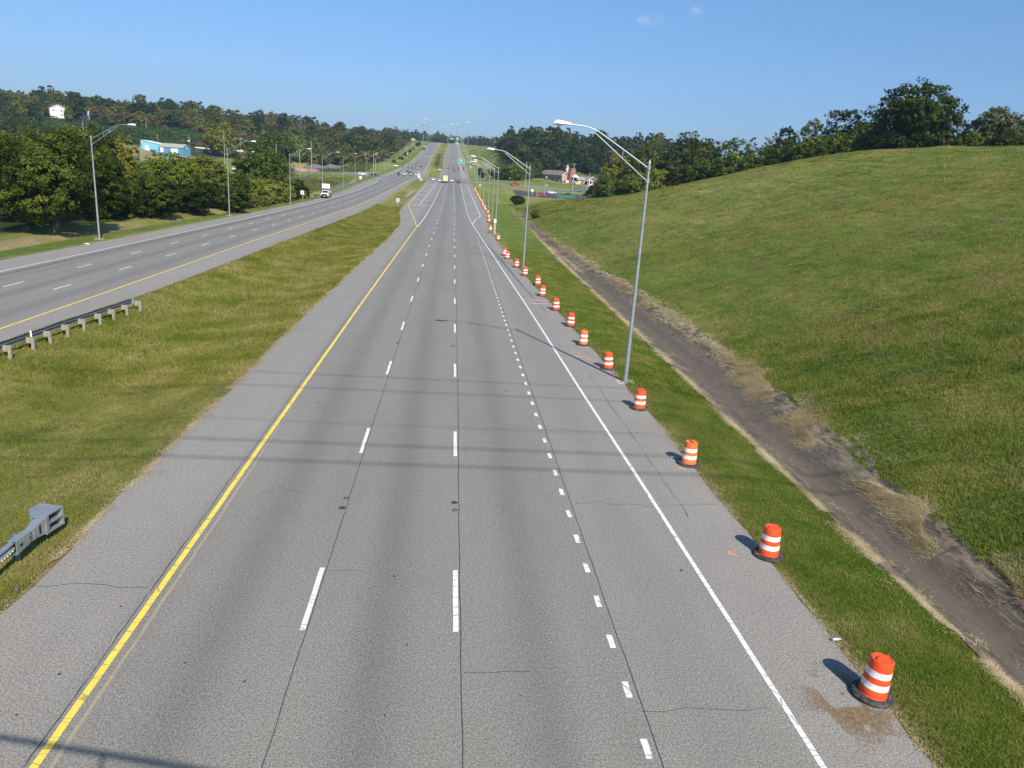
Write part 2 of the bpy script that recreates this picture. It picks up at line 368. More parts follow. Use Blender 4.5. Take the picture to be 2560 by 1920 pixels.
def grass_mat():
    m, t, b = newmat('ground_grass')
    p = pos(t)
    a = N(t, 'ShaderNodeAttribute', attribute_name='zone'); sep = N(t, 'ShaderNodeSeparateColor'); L(t, a.outputs['Color'], sep.inputs[0])
    big = noise(t, pos(t, .028, .02, .02), 1, 4, .6); mid = noise(t, p, .35, 5, .65); fine = noise(t, p, 3.2, 6, .75); vf = noise(t, p, 19, 3, .8)
    # mown grass: olive green with straw-coloured streaks that follow the mower along the slope
    strk = noise(t, pos(t, .50, .055, .30, math.radians(-28)), 1, 5, .7)
    strk2 = noise(t, pos(t, .9, .10, .9, math.radians(38)), 1, 5, .7)
    f1 = mth(t, 'ADD', mth(t, 'MULTIPLY', big, .9), mth(t, 'MULTIPLY', strk, .9)); f1 = mth(t, 'ADD', f1, mth(t, 'MULTIPLY', mid, .5))
    f1 = mth(t, 'ADD', f1, mth(t, 'MULTIPLY', fine, .7)); f1 = mth(t, 'MULTIPLY', f1, 1 / 3.0)
    mead = ramp(t, f1, [(.38, (.070, .110, .018)), (.45, (.145, .180, .030)), (.50, (.215, .225, .046)), (.55, (.280, .265, .070)), (.62, (.38, .32, .13))])
    patch = noise(t, pos(t, .045, .045, .09), 1, 3, .6)
    mead = mix(t, ramp(t, patch, [(.42, 0.0), (.60, .62)]), mead, mix(t, 1.0, mead, (.50, .78, .55), 'MULTIPLY'))
    zz = N(t, 'ShaderNodeSeparateXYZ'); L(t, p, zz.inputs[0])
    rut = mth(t, 'FRACT', mth(t, 'MULTIPLY', mth(t, 'ADD', zz.outputs[2], mth(t, 'MULTIPLY', noise(t, p, .05, 4), 5.0)), .60))
    rm = mth(t, 'MULTIPLY', ramp(t, rut, [(0.0, 1.0), (.05, 1.0), (.16, 0.0)]), ramp(t, mth(t, 'MULTIPLY', zz.outputs[0], .01), [(.42, 0.0), (.62, .75)]))
    mead = mix(t, mth(t, 'MULTIPLY', rm, ramp(t, mid, [(.38, 0.0), (.55, 1.0)])), mead, (.060, .070, .022))
    dark = ramp(t, strk2, [(.60, 0.0), (.72, .5)])
    mead = mix(t, dark, mead, (.075, .085, .025))
    mott = noise(t, p, 1.1, 6, .72); bare = noise(t, p, .42, 5, .7)
    mead = mix(t, ramp(t, bare, [(.56, 0.0), (.66, .62)]), mead, (.235, .175, .085))
    mead = mix(t, 1.0, mead, ramp(t, mott, [(.34, .62), (.5, 1.0), (.66, 1.34)]), 'MULTIPLY')
    lush = ramp(t, mth(t, 'ADD', mth(t, 'MULTIPLY', mid, .5), mth(t, 'MULTIPLY', fine, .5)), [(.34, (.060, .105, .014)), (.5, (.115, .175, .022)), (.66, (.200, .225, .045))])
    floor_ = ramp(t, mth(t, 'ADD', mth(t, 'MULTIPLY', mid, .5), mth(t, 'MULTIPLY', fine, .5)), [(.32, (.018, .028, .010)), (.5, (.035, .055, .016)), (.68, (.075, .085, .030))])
    dry = ramp(t, mth(t, 'ADD', mth(t, 'MULTIPLY', mid, .4), mth(t, 'MULTIPLY', fine, .6)), [(.32, (.19, .15, .06)), (.5, (.33, .26, .13)), (.66, (.46, .37, .20))])
    c = mix(t, sep.outputs[2], mead, lush)
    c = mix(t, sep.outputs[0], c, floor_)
    edge = mth(t, 'ADD', sep.outputs[1], mth(t, 'MULTIPLY', mth(t, 'SUBTRACT', fine, .5), 1.2)); edge = mth(t, 'MULTIPLY', edge, mth(t, 'MINIMUM', mth(t, 'MULTIPLY', sep.outputs[1], 6), 1.0), True)
    c = mix(t, edge, c, dry)
    c = mix(t, 1.0, c, ramp(t, vf, [(.28, .50), (.72, 1.45)]), 'MULTIPLY')
    L(t, c, b.inputs['Base Color']); b.inputs['Roughness'].default_value = .85; b.inputs['Specular IOR Level'].default_value = .12
    bump(t, b, mth(t, 'ADD', mth(t, 'MULTIPLY', fine, 1.0), mth(t, 'MULTIPLY', vf, .5)), .9, .22)
    return m

def asphalt_mat():
    m, t, b = newmat('weathered_asphalt')
    p = pos(t)
    a = N(t, 'ShaderNodeAttribute', attribute_name='wear'); sep = N(t, 'ShaderNodeSeparateColor'); L(t, a.outputs['Color'], sep.inputs[0])
    agg = noise(t, p, 26, 1, .9); agg2 = noise(t, p, 11, 3, .9); pat = noise(t, pos(t, .35, .06, .3), 1, 5, .65); pat2 = noise(t, p, 1.1, 4, .6)
    lane = mix(t, pat2, (.212, .200, .181), (.240, .226, .203)); sh = mix(t, pat2, (.244, .227, .206), (.280, .259, .234))
    c = mix(t, sep.outputs[1], lane, sh)
    wr = mth(t, 'MULTIPLY', sep.outputs[0], ramp(t, pat, [(.3, .65), (.7, 1.25)]))
    c = mix(t, wr, c, (.070, .070, .072))
    c = mix(t, sep.outputs[2], c, (.30, .285, .26))
    c = mix(t, 1.0, c, ramp(t, pat, [(.25, .90), (.75, 1.08)]), 'MULTIPLY')
    c = mix(t, 1.0, c, ramp(t, agg, [(.28, .52), (.5, .99), (.72, 1.50)]), 'MULTIPLY')
    c = mix(t, 1.0, c, ramp(t, agg2, [(.3, .80), (.7, 1.20)]), 'MULTIPLY')
    v = N(t, 'ShaderNodeTexVoronoi', feature='DISTANCE_TO_EDGE'); v.inputs['Scale'].default_value = .16
    vd = N(t, 'ShaderNodeTexNoise'); vd.inputs['Scale'].default_value = .9; vd.inputs['Detail'].default_value = 4; L(t, p, vd.inputs['Vector'])
    vv = N(t, 'ShaderNodeVectorMath', operation='MULTIPLY_ADD'); L(t, vd.outputs['Color'], vv.inputs[0]); vv.inputs[1].default_value = (2.2, 2.2, 0); L(t, p, vv.inputs[2])
    L(t, vv.outputs[0], v.inputs['Vector'])
    ck = mth(t, 'MULTIPLY', ramp(t, v.outputs['Distance'], [(0.0, 1.0), (.0035, 0.0)]), ramp(t, noise(t, p, .12, 2), [(.52, 0.0), (.6, .55)]))
    c = mix(t, ck, c, (.06, .06, .06))
    L(t, c, b.inputs['Base Color']); b.inputs['Roughness'].default_value = .86; b.inputs['Specular IOR Level'].default_value = .25
    bump(t, b, agg, .35, .012)
    return m

def paint_mat(name, col, old, wear=.5):
    """Road paint crossed by fine cracks and rubbed thin in places."""
    m, t, b = newmat(name)
    p = pos(t)
    w_ = N(t, 'ShaderNodeTexVoronoi', feature='DISTANCE_TO_EDGE'); w_.inputs['Scale'].default_value = 1.0
    mp = pos(t, .9, 2.6, 1); L(t, mp, w_.inputs['Vector'])
    ck = ramp(t, w_.outputs['Distance'], [(.012, 1.0), (.028, 0.0)])
    rub = ramp(t, noise(t, p, 9, 5, .75), [(wear, 0.0), (wear + .16, 1.0)])
    f = mth(t, 'MAXIMUM', mth(t, 'MULTIPLY', ck, .75), mth(t, 'MULTIPLY', rub, .55))
    L(t, mix(t, f, col, old), b.inputs['Base Color']); b.inputs['Roughness'].default_value = .6
    return m

def concrete_mat():
    m, t, b = newmat('stained_channel_concrete')
    p = pos(t)
    streak = noise(t, pos(t, 1.3, .16, 1), 1, 6, .7); scr = noise(t, pos(t, 9, 1.2, 1, math.radians(-24)), 1, 4, .8); fine = noise(t, p, 22, 3, .8)
    c = ramp(t, streak, [(.3, (.036, .028, .021)), (.46, (.060, .046, .034)), (.58, (.092, .072, .052)), (.72, (.18, .145, .105))])
    c = mix(t, ramp(t, scr, [(.56, 0.0), (.66, .7)]), c, (.34, .28, .20))
    a = N(t, 'ShaderNodeAttribute', attribute_name='wear'); sep = N(t, 'ShaderNodeSeparateColor'); L(t, a.outputs['Color'], sep.inputs[0])
    c = mix(t, mth(t, 'MULTIPLY', sep.outputs[0], ramp(t, noise(t, p, .9, 4), [(.3, .3), (.6, 1.0)])), c, (.115, .092, .066))
    c = mix(t, sep.outputs[1], c, (.03, .028, .025))
    strw = mth(t, 'MULTIPLY', sep.outputs[2], ramp(t, noise(t, pos(t, 2.2, .8, 1), 1, 5, .75), [(.45, 0.0), (.55, 1.0)]))
    c = mix(t, strw, c, (.44, .35, .21))
    c = mix(t, 1.0, c, ramp(t, fine, [(.25, .72), (.75, 1.3)]), 'MULTIPLY')
    L(t, c, b.inputs['Base Color']); b.inputs['Roughness'].default_value = .9
    bump(t, b, fine, .4, .02)
    return m

def leaf_mat(name, stops, trans=.28, clump=.35, rnd=.5, tcol=1.5):
    """Foliage: colour by clump noise and by tree, partly translucent."""
    m, t, b = newmat(name)
    t.nodes.remove(b); o = t.nodes['Material Output']
    a = N(t, 'ShaderNodeAttribute', attribute_name='tint'); sep = N(t, 'ShaderNodeSeparateColor'); L(t, a.outputs['Color'], sep.inputs[0])
    oi = N(t, 'ShaderNodeObjectInfo')
    f = mth(t, 'ADD', mth(t, 'MULTIPLY', noise(t, pos(t), clump, 3), 1.0 - rnd), mth(t, 'MULTIPLY', oi.outputs['Random'], rnd))
    f = mth(t, 'ADD', f, mth(t, 'MULTIPLY', mth(t, 'SUBTRACT', sep.outputs[0], .5), .35))
    c = ramp(t, f, stops)
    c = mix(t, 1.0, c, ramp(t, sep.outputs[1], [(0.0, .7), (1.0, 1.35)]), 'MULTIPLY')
    d = N(t, 'ShaderNodeBsdfDiffuse'); L(t, c, d.inputs['Color'])
    tr = N(t, 'ShaderNodeBsdfTranslucent'); L(t, mix(t, 1.0, c, (1.1 * tcol, 1.15 * tcol, .55 * tcol), 'MULTIPLY'), tr.inputs['Color'])
    ms = N(t, 'ShaderNodeMixShader'); ms.inputs[0].default_value = trans; L(t, d.outputs[0], ms.inputs[1]); L(t, tr.outputs[0], ms.inputs[2])
    L(t, ms.outputs[0], o.inputs['Surface'])
    return m

def brick_mat(name, c1, c2):
    m, t, b = newmat(name)
    br = N(t, 'ShaderNodeTexBrick'); br.inputs['Scale'].default_value = 4.2
    br.inputs['Color1'].default_value = (*c1, 1); br.inputs['Color2'].default_value = (*c2, 1); br.inputs['Mortar'].default_value = (.32, .27, .23, 1)
    mp = N(t, 'ShaderNodeMapping'); mp.inputs['Rotation'].default_value = (math.radians(90), 0, 0)
    L(t, objpos(t), mp.inputs['Vector']); L(t, mp.outputs[0], br.inputs['Vector'])
    L(t, mix(t, 1.0, br.outputs['Color'], ramp(t, noise(t, objpos(t), .8, 4), [(.3, .8), (.7, 1.15)]), 'MULTIPLY'), b.inputs['Base Color'])
    b.inputs['Roughness'].default_value = .85
    return m

def galv_mat(name='galvanised_steel', base=(.40, .44, .455), rough=.5):
    m, t, b = newmat(name)
    v = N(t, 'ShaderNodeTexVoronoi'); v.inputs['Scale'].default_value = 14; L(t, objpos(t), v.inputs['Vector'])
    s1 = noise(t, objpos(t), 2.5, 5, .7)
    c = mix(t, ramp(t, s1, [(.35, 0.0), (.65, 1.0)]), tuple(x * .78 for x in base), base)
    c = mix(t, .12, c, v.outputs['Color'], 'SOFT_LIGHT')
    L(t, c, b.inputs['Base Color']); b.inputs['Metallic'].default_value = .55; b.inputs['Roughness'].default_value = rough
    return m

M = {}
M['grass'] = grass_mat(); M['asphalt'] = asphalt_mat(); M['concrete'] = concrete_mat()
M['white_line'] = paint_mat('white_road_paint', (.80, .79, .76), (.24, .23, .21), .50)
M['yellow_line'] = paint_mat('yellow_road_paint', (.86, .62, .085), (.30, .23, .08), .56)
M['old_yellow'] = paint_mat('ghost_yellow_paint', (.42, .33, .20), (.24, .22, .18), .36)
M['pink'] = paint_mat('pink_survey_paint', (.72, .34, .38), (.26, .22, .21), .40)
M['orange_mark'] = paint_mat('orange_survey_paint', (.66, .28, .14), (.26, .22, .21), .44)
M['tar'] = simple('tar_seam', (.045, .045, .045), .7, 0, .3, 12)
M['blade'] = leaf_mat('grass_blade', [(.20, (.075, .145, .016)), (.42, (.150, .235, .030)), (.60, (.26, .29, .060)), (.78, (.42, .38, .14))], .30, .6, 0.0, 1.2)
M['blade_dry'] = leaf_mat('mown_grass_blade', [(.20, (.110, .165, .022)), (.40, (.210, .240, .040)), (.58, (.32, .31, .075)), (.78, (.48, .40, .16))], .30, .35, 0.0, 1.2)
M['blade_hill'] = leaf_mat('hillside_blade', [(.14, (.060, .130, .026)), (.32, (.130, .205, .038)), (.47, (.245, .280, .058)), (.60, (.37, .345, .100)), (.72, (.32, .25, .115)), (.85, (.50, .40, .20))], .28, .22, 0.0, 1.2)
M['thatch'] = leaf_mat('brown_thatch', [(.25, (.15, .105, .05)), (.5, (.25, .185, .09)), (.75, (.36, .28, .15))], .15, .8, 0.0, 1.0)
M['straw'] = leaf_mat('dry_straw', [(.25, (.46, .35, .18)), (.5, (.72, .57, .33)), (.75, (.88, .76, .50))], .15, .8, 0.0, 1.0)
M['leaf_dark'] = leaf_mat('leaf_dark', [(.25, (.015, .028, .005)), (.5, (.038, .059, .010)), (.72, (.118, .135, .025))], .22, .30, .35)
M['leaf_mid'] = leaf_mat('leaf_mid', [(.22, (.036, .064, .010)), (.5, (.090, .128, .018)), (.78, (.195, .205, .036))], .25, .30, .35)
M['leaf_yellow'] = leaf_mat('leaf_yellow', [(.2, (.080, .105, .016)), (.5, (.170, .175, .024)), (.8, (.290, .245, .040))], .28, .30, .2)
M['leaf_deep'] = leaf_mat('leaf_deep', [(.25, (.012, .024, .005)), (.5, (.028, .047, .009)), (.75, (.066, .084, .018))], .18, .30, .25)
M['leaf_pale'] = leaf_mat('leaf_pale', [(.2, (.055, .075, .028)), (.5, (.110, .130, .050)), (.8, (.190, .200, .090))], .30, .30, .2)
M['leaf_forest'] = leaf_mat('leaf_forest', [(.10, (.018, .036, .010)), (.32, (.032, .058, .014)), (.52, (.060, .084, .018)), (.72, (.120, .125, .028)), (.88, (.155, .140, .036)), (1.0, (.085, .068, .028))], .22, .06, .62)
M['leaf_vine'] = leaf_mat('leaf_vine', [(.25, (.018, .044, .010)), (.5, (.040, .080, .018)), (.75, (.085, .115, .030))], .2, .12, 0.0)
M['leaf_weed'] = leaf_mat('leaf_weed', [(.2, (.060, .080, .018)), (.5, (.115, .125, .026)), (.8, (.21, .17, .06))], .25, .15, .2)
M['leaf_dead'] = leaf_mat('leaf_dead', [(.2, (.070, .045, .028)), (.5, (.13, .085, .055)), (.8, (.20, .135, .085))], .15, .2, .2, 1.0)
M['bark'] = simple('bark', (.085, .066, .050), .9, 0, .35, 5)
M['wood'] = simple('weathered_wood', (.30, .265, .215), .9, 0, .3, 9)
M['pole_wood'] = simple('utility_pole_wood', (.33, .30, .26), .85, 0, .2, 4)
M['galv'] = galv_mat(); M['galv_dark'] = galv_mat('aged_galvanised_steel', (.20, .235, .27), .5)
M['lamp_white'] = simple('lamp_housing', (.80, .82, .84), .35, .0, .04, 5)
M['lens'] = simple('lamp_lens', (.35, .36, .36), .2, 0, .05, 8)
def scuffed(name, col, dirt, lo=.56, rough=.45):
    m, t, b = newmat(name); p = objpos(t); w_ = pos(t)
    f = ramp(t, noise(t, w_, 5.5, 6, .75), [(lo, 0.0), (lo + .14, .85)]); s_ = ramp(t, noise(t, pos(t, 14, 14, 3), 1, 4, .7), [(.55, 0.0), (.70, .5)])
    c = mix(t, noise(t, w_, 3, 3), tuple(x * .88 for x in col), tuple(min(1, x * 1.08) for x in col))
    L(t, mix(t, mth(t, 'MAXIMUM', f, s_), c, dirt), b.inputs['Base Color']); b.inputs['Roughness'].default_value = rough
    return m
M['orange'] = scuffed('orange_plastic', (.80, .085, .018), (.42, .075, .03), .60)
M['white_band'] = scuffed('white_reflective_band', (.80, .79, .79), (.36, .32, .31), .60, .4)
M['rubber'] = scuffed('black_rubber', (.028, .028, .030), (.13, .125, .115), .50, .8)
M['black'] = simple('black_paint', (.012, .012, .014), .5, 0, .1, 5)
M['glass'] = simple('dark_glass', (.018, .022, .028), .08, 0, .1, 3)
M['tyre'] = simple('tyre_rubber', (.02, .02, .02), .85, 0, .1, 5)
M['rim'] = simple('wheel_rim', (.45, .46, .47), .35, .7, .1, 5)
M['red_light'] = simple('tail_light', (.45, .02, .02), .25, 0, .05, 5)
M['clear_light'] = simple('headlight_glass', (.75, .77, .80), .15, 0, .05, 5)
M['white_paint'] = simple('white_paint', (.78, .78, .77), .4, 0, .05, 3)
M['white_wall'] = simple('white_siding', (.72, .71, .68), .7, 0, .08, 2)
M['green_sign'] = simple('green_sign_face', (.010, .24, .13), .45, 0, .06, 3)
M['yellow_sign'] = simple('yellow_sign_face', (.85, .50, .02), .45, 0, .05, 3)
M['gravel'] = simple('crushed_stone', (.125, .125, .135), .95, 0, .35, 1.2)
M['dirt'] = simple('red_earth', (.34, .21, .14), .95, 0, .3, .6)
M['pad'] = simple('concrete_pad', (.40, .36, .30), .9, 0, .15, 4)
M['blacktop'] = simple('fresh_blacktop', (.052, .054, .062), .8, 0, .15, .5)
M['street'] = simple('street_asphalt', (.20, .195, .19), .85, 0, .15, .25)
def car_paint(name, c):
    m, t, b = newmat(name); L(t, mix(t, noise(t, objpos(t), 2, 3), tuple(x * .92 for x in c), c), b.inputs['Base Color'])
    b.inputs['Roughness'].default_value = .32; b.inputs['Coat Weight'].default_value = .6; b.inputs['Coat Roughness'].default_value = .1
    return m
# ------------------------------------------------------------------ ground sheet
def row_ys():
    ys = [-60.0]
    while ys[-1] < 2500:
        y = ys[-1]; ys.append(y + (1.0 if y < 90 else min(14, 1.0 + (y - 90) * .011)))
    return np.array(ys)
def build_ground():
    ys = row_ys()
    sub = [4, 6, 8, 10, 10, 12, 14, 12, 5, 4, 3, 1, 5, 5, 5, 5, 1, 3, 3, 3, 3, 22, 20, 18, 12, 12, 10, 3]
    # intervals: 11 left, pavement, 4 median, pavement, 11 right
    sub = [3, 5, 8, 9, 10, 10, 11, 8, 4, 4, 4] + [1] + [5, 5, 5, 5] + [1] + [4, 4, 3, 3, 50, 56, 54, 12, 12, 8]
    sub = sub + [3] * (NK - 1 - len(sub))
    K = [knots_at(y) for y in ys]
    cols = []
    for i in range(NK - 1):
        for j in range(sub[i]): cols.append((i, j / sub[i]))
    cols.append((NK - 2, 1.0))
    V = np.zeros((len(ys), len(cols), 3)); Zn = np.zeros((len(ys), len(cols), 4)); Zn[..., 3] = 1
    ci = np.array([c[0] for c in cols]); ct = np.array([c[1] for c in cols])
    for r, y in enumerate(ys):
        kx, kz = K[r]
        x = kx[ci] * (1 - ct) + kx[ci + 1] * ct; z = kz[ci] * (1 - ct) + kz[ci + 1] * ct
        z = z + undul(x, np.full_like(x, y))
        lo, li, rl, rr = kx[LIK - 1], kx[LIK], kx[RLK], kx[RRK]
        on = ((x > lo - .01) & (x < li + .01)) | ((x > rl - .01) & (x < rr + .01))
        z = np.where(on, z - .06, z)
        cross = (y > 436) & (y < 512) & (x > lo) & (x < rr)
        z = np.where(cross, pf(y) - .07, z)
        V[r, :, 0] = x; V[r, :, 1] = y; V[r, :, 2] = z
        # ground cover: r wooded floor, g dry edge, b lush verge
        yy = np.full_like(x, y)
        n = _vn(x / 9, yy / 9, 21)
        lush = np.zeros_like(x)
        if y < 260: lush = np.maximum(lush, np.clip((x - rr) / .6, 0, 1) * np.clip((kx[RRK + 2] + 1 - x) / 1, 0, 1) * (.35 + .65 * _vn(x / 2.5, yy / 6, 8)))
        lush = np.maximum(lush, np.clip((lo - x) / .6, 0, 1) * np.clip((x - lo + 6) / 2, 0, 1) * .75)
        lush = np.maximum(lush, np.clip((x - rr - 6) / 4, 0, 1) * np.clip((rr + 45 - x) / 30, 0, 1) * (y < 300) * .55 * _vn(x / 5, yy / 8, 12))
        rt = rutf(x, yy)
        dry = np.zeros_like(x)
        for e, s in ((lo, -1), (li, 1), (rl, -1), (rr, 1)):
            d = (x - e) * s
            dry = np.maximum(dry, np.where(d >= -.05, np.clip(1 - d / (.8 + .8 * _vn(x * 0 + 3, yy / 3, 5)), 0, 1) * .8, 0))
        if y < 430:
            dry = np.maximum(dry, np.exp(-((x - lo + 8.6) / 2.2) ** 2) * 1.0 * np.clip(_vn(x / 6, yy / 8, 4) * 1.8 - .2, 0, 1))
            dry = np.maximum(dry, np.exp(-((x - rl + 3.0) / 2.0) ** 2) * .22 * (x < rl))
        if 250 < y < 450: dry = np.maximum(dry, np.clip((x - 22) / 8, 0, 1) * np.clip((85 - x) / 10, 0, 1) * .28)
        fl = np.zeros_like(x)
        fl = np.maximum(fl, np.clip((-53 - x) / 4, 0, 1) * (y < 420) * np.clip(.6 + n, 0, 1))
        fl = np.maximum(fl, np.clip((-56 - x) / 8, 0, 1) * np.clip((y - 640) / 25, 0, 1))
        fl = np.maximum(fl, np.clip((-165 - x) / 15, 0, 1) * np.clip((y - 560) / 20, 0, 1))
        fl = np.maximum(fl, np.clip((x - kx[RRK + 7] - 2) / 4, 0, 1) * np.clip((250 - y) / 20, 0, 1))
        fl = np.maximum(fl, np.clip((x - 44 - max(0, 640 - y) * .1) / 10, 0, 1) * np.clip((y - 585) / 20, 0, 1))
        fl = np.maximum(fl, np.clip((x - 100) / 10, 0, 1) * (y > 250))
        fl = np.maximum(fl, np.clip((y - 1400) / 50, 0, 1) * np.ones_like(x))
        if 475 < y < 640:
            yard = np.clip((x + 135) / 6, 0, 1) * np.clip((-76 - x) / 6, 0, 1) * np.clip((y - 480) / 14, 0, 1) * np.clip((636 - y) / 12, 0, 1)
            dry = np.maximum(dry, yard * .7); fl *= 1 - yard
            dry = np.maximum(dry, np.clip((-170 - x) / 8, 0, 1) * np.clip((x + 240) / 10, 0, 1) * (y < 575) * .6)
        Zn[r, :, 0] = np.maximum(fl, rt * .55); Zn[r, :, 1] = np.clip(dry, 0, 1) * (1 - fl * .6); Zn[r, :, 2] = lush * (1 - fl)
    nr, nc = len(ys), len(cols)
    idx = np.arange(nr * nc).reshape(nr, nc)
    F = np.stack([idx[:-1, :-1], idx[:-1, 1:], idx[1:, 1:], idx[1:, :-1]], -1).reshape(-1, 4)
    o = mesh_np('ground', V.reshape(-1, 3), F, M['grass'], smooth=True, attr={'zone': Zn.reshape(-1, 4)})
    struct(o, 'mown grass verges, median and hillsides around the highway')
build_ground()

# ------------------------------------------------------------------ carriageways
def wear_right(x, y):
    c = np.zeros(x.shape + (4,)); c[..., 3] = 1
    w_ = (.30 * np.exp(-((x + 4.95) / .60) ** 2) + .33 * np.exp(-((x + 1.28) / .58) ** 2)) * np.clip(1.15 - y / 150, .55, 1) + .28 * np.clip(1.15 - y / 150, .55, 1) * np.exp(-((x - 2.4) / .58) ** 2)
    w_ += .10 * np.exp(-((x - 5.9) / .8) ** 2)
    w_ += .18 * (np.exp(-((x + 5.6) / .3) ** 2) + np.exp(-((x + 2.2) / .3) ** 2) + np.exp(-((x - 1.5) / .3) ** 2)) * np.clip((y - 60) / 120, 0, 1)
    near = np.clip((y - 290) / 120, 0, 1) * np.clip((520 - y) / 60, 0, 1)
    w_ += near * .5 * (np.exp(-((x - 2.0) / .22) ** 2) + np.exp(-((x - 3.5) / .22) ** 2) + np.exp(-((x + 1.9) / .25) ** 2) + np.exp(-((x + .6) / .25) ** 2))
    w_ += .12 * ((y > 436) & (y < 512))
    sh = np.maximum(np.clip((-6.95 - x) / .5, 0, 1), np.clip((x - np.where(y < 150, 7.1 - np.clip((y - 20) / 130, 0, 1) * 2.4, 4.4)) / .5, 0, 1))
    sh = np.maximum(sh, .55 * np.clip((x - 4.3) / .2, 0, 1) * (y < 160))
    c[..., 0] = w_; c[..., 1] = sh
    c[..., 2] = np.where((y > 21.3) & (y < 24.2) & (x > 8.0), .25, 0)
    return c
LYEL = lambda y: np.interp(y, [0, 60, 102, 126, 161, 203, 250, 306, 434, 600], [-26.2, -25.7, -25.6, -25.3, -24.9, -24.1, -24.1, -24.7, -25.2, -21.5])
LWHT = lambda y: np.interp(y, [0, 60, 98, 132, 159, 193, 251, 298, 378, 430, 600], [-37.4, -37.3, -36.6, -36.0, -35.7, -35.0, -34.7, -35.2, -37.2, -40.4, -38.2])
def wear_left(x, y):
    c = np.zeros(x.shape + (4,)); c[..., 3] = 1
    q = LYEL(y); wl = LWHT(y)
    w_ = .62 * np.exp(-((x - wl - 1.05) / .34) ** 2) * np.clip((y - 0) / 50, 0, 1) + .30 * np.exp(-((x - q + 2.0) / .7) ** 2) + .34 * np.exp(-((x - q + 5.6) / .7) ** 2) + .26 * np.exp(-((x - q + 9.2) / .5) ** 2)
    d2 = np.clip((y - 300) / 60, 0, 1) * np.clip((900 - y) / 200, 0, 1)
    w_ += .55 * d2 * np.exp(-((x + 34.8 - (y - 470) * .012) / .35) ** 2) + .3 * d2 * np.exp(-((x + 31.2) / .4) ** 2)
    sh = np.maximum(np.clip((wl - .1 - x) / .4, 0, 1), np.clip((x - q) / .4, 0, 1))
    c[..., 0] = w_; c[..., 1] = sh
    return c
def sheet(name, y0, y1, xl, xr, dx, lift, mat, wear, label):
    ys = []; y = y0
    while y < y1: ys.append(y); y += 1.0 if y < 60 else min(8, 1.0 + (y - 60) * .02)
    ys.append(y1); ys = np.array(ys)
    n = int(22 / dx)
    t = np.linspace(0, 1, n)
    a, b = xl(ys), xr(ys)
    j = (_vn(ys / .9, ys * 0 + 1, 31) - .5) * .16 + (_vn(ys / 3.7, ys * 0 + 1, 32) - .5) * .2
    k = (_vn(ys / .8, ys * 0 + 1, 33) - .5) * .16 + (_vn(ys / 4.1, ys * 0 + 1, 34) - .5) * .2
    a = a + j; b = b + k
    X = a[:, None] * (1 - t) + b[:, None] * t; Y = np.repeat(ys[:, None], n, 1); Z = pf(Y) + lift
    V = np.stack([X, Y, Z], -1)
    idx = np.arange(len(ys) * n).reshape(len(ys), n)
    F = np.stack([idx[:-1, :-1], idx[:-1, 1:], idx[1:, 1:], idx[1:, :-1]], -1).reshape(-1, 4)
    o = mesh_np(name, V.reshape(-1, 3), F, mat, attr={'wear': wear(X, Y).reshape(-1, 4)})
    return struct(o, label)
sheet('road', -60, 1500, lambda y: RL(y), lambda y: RR(y), .22, .0, M['asphalt'], wear_right, 'grey asphalt carriageway running away from the bridge')
sheet('road', -60, 1500, lambda y: LO(y), lambda y: LI(y), .22, .0, M['asphalt'], wear_left, 'grey asphalt carriageway of the oncoming traffic on the far side of the median')
# the paved gap of the median at the crossing
def gapwear(x, y):
    c = np.zeros(x.shape + (4,)); c[..., 3] = 1; c[..., 0] = .10; return c
_g = np.clip
sheet('road', 447, 503, lambda y: LI(y) - .6 - 0 * y, lambda y: RL(y) + .6, .5, -.008, M['asphalt'], gapwear, 'paved gap in the grass median at the crossing')

# crossing street, right and left arms
def ribbon(name, pts, width, lift, mat, label, step=4.0, flare=None):
    P = [Vector((p[0], p[1], 0)) for p in pts]
    out_ = []
    for i in range(len(P) - 1):
        n = max(2, int((P[i + 1] - P[i]).length / step))
        for k in range(n): out_.append(P[i].lerp(P[i + 1], k / n))
    out_.append(P[-1])
    for _ in range(6):
        out_ = [out_[0]] + [(out_[i - 1] + out_[i] * 2 + out_[i + 1]) / 4 for i in range(1, len(out_) - 1)] + [out_[-1]]
    V = []; nw = 9
    for i, p in enumerate(out_):
        d = (out_[min(i + 1, len(out_) - 1)] - out_[max(i - 1, 0)]).normalized(); s = Vector((-d.y, d.x, 0))
        ww = width * (1 + (flare * math.exp(-i * step / 9.0) if flare else 0))
        for k in range(nw):
            q = p + s * ww * (k / (nw - 1) - .5); V.append((q.x, q.y, q.z))
    V = np.array(V); V[:, 2] = gza(V[:, 0], V[:, 1]) + lift
    idx = np.arange(len(V)).reshape(-1, nw)
    F = np.stack([idx[:-1, :-1], idx[1:, :-1], idx[1:, 1:], idx[:-1, 1:]], -1).reshape(-1, 4)
    o = mesh_np(name, V, F, mat, smooth=True)
    return struct(o, label), out_
ribbon('street', [(9.5, 474), (24, 466), (38, 457), (60, 450), (84, 441), (112, 420), (150, 395)], 13.5, .10, M['street'], 'two lane side street right of the crossing', flare=1.6)
ribbon('street', [(-42.5, 474), (-58, 471), (-80, 474), (-105, 490), (-128, 530)], 13, .10, M['street'], 'side street left of the crossing leading to the gravel yard', flare=.9)
ribbon('driveway', [(78, 440), (90, 470), (92, 500), (84, 530)], 10, .16, M['street'], 'paved drive climbing to the church')
ribbon('parking_lot', [(33, 404), (76, 404)], 30, .12, M['blacktop'], 'fresh black parking lot below the side street')
ribbon('lane', [(-120, 470), (-150, 480), (-178, 510), (-196, 535), (-215, 560)], 7, .14, M['street'], 'lane leading to the blue workshop')
ribbon('yard', [(-92, 575), (-136, 590)], 44, .12, M['gravel'], 'grey stone storage yard')
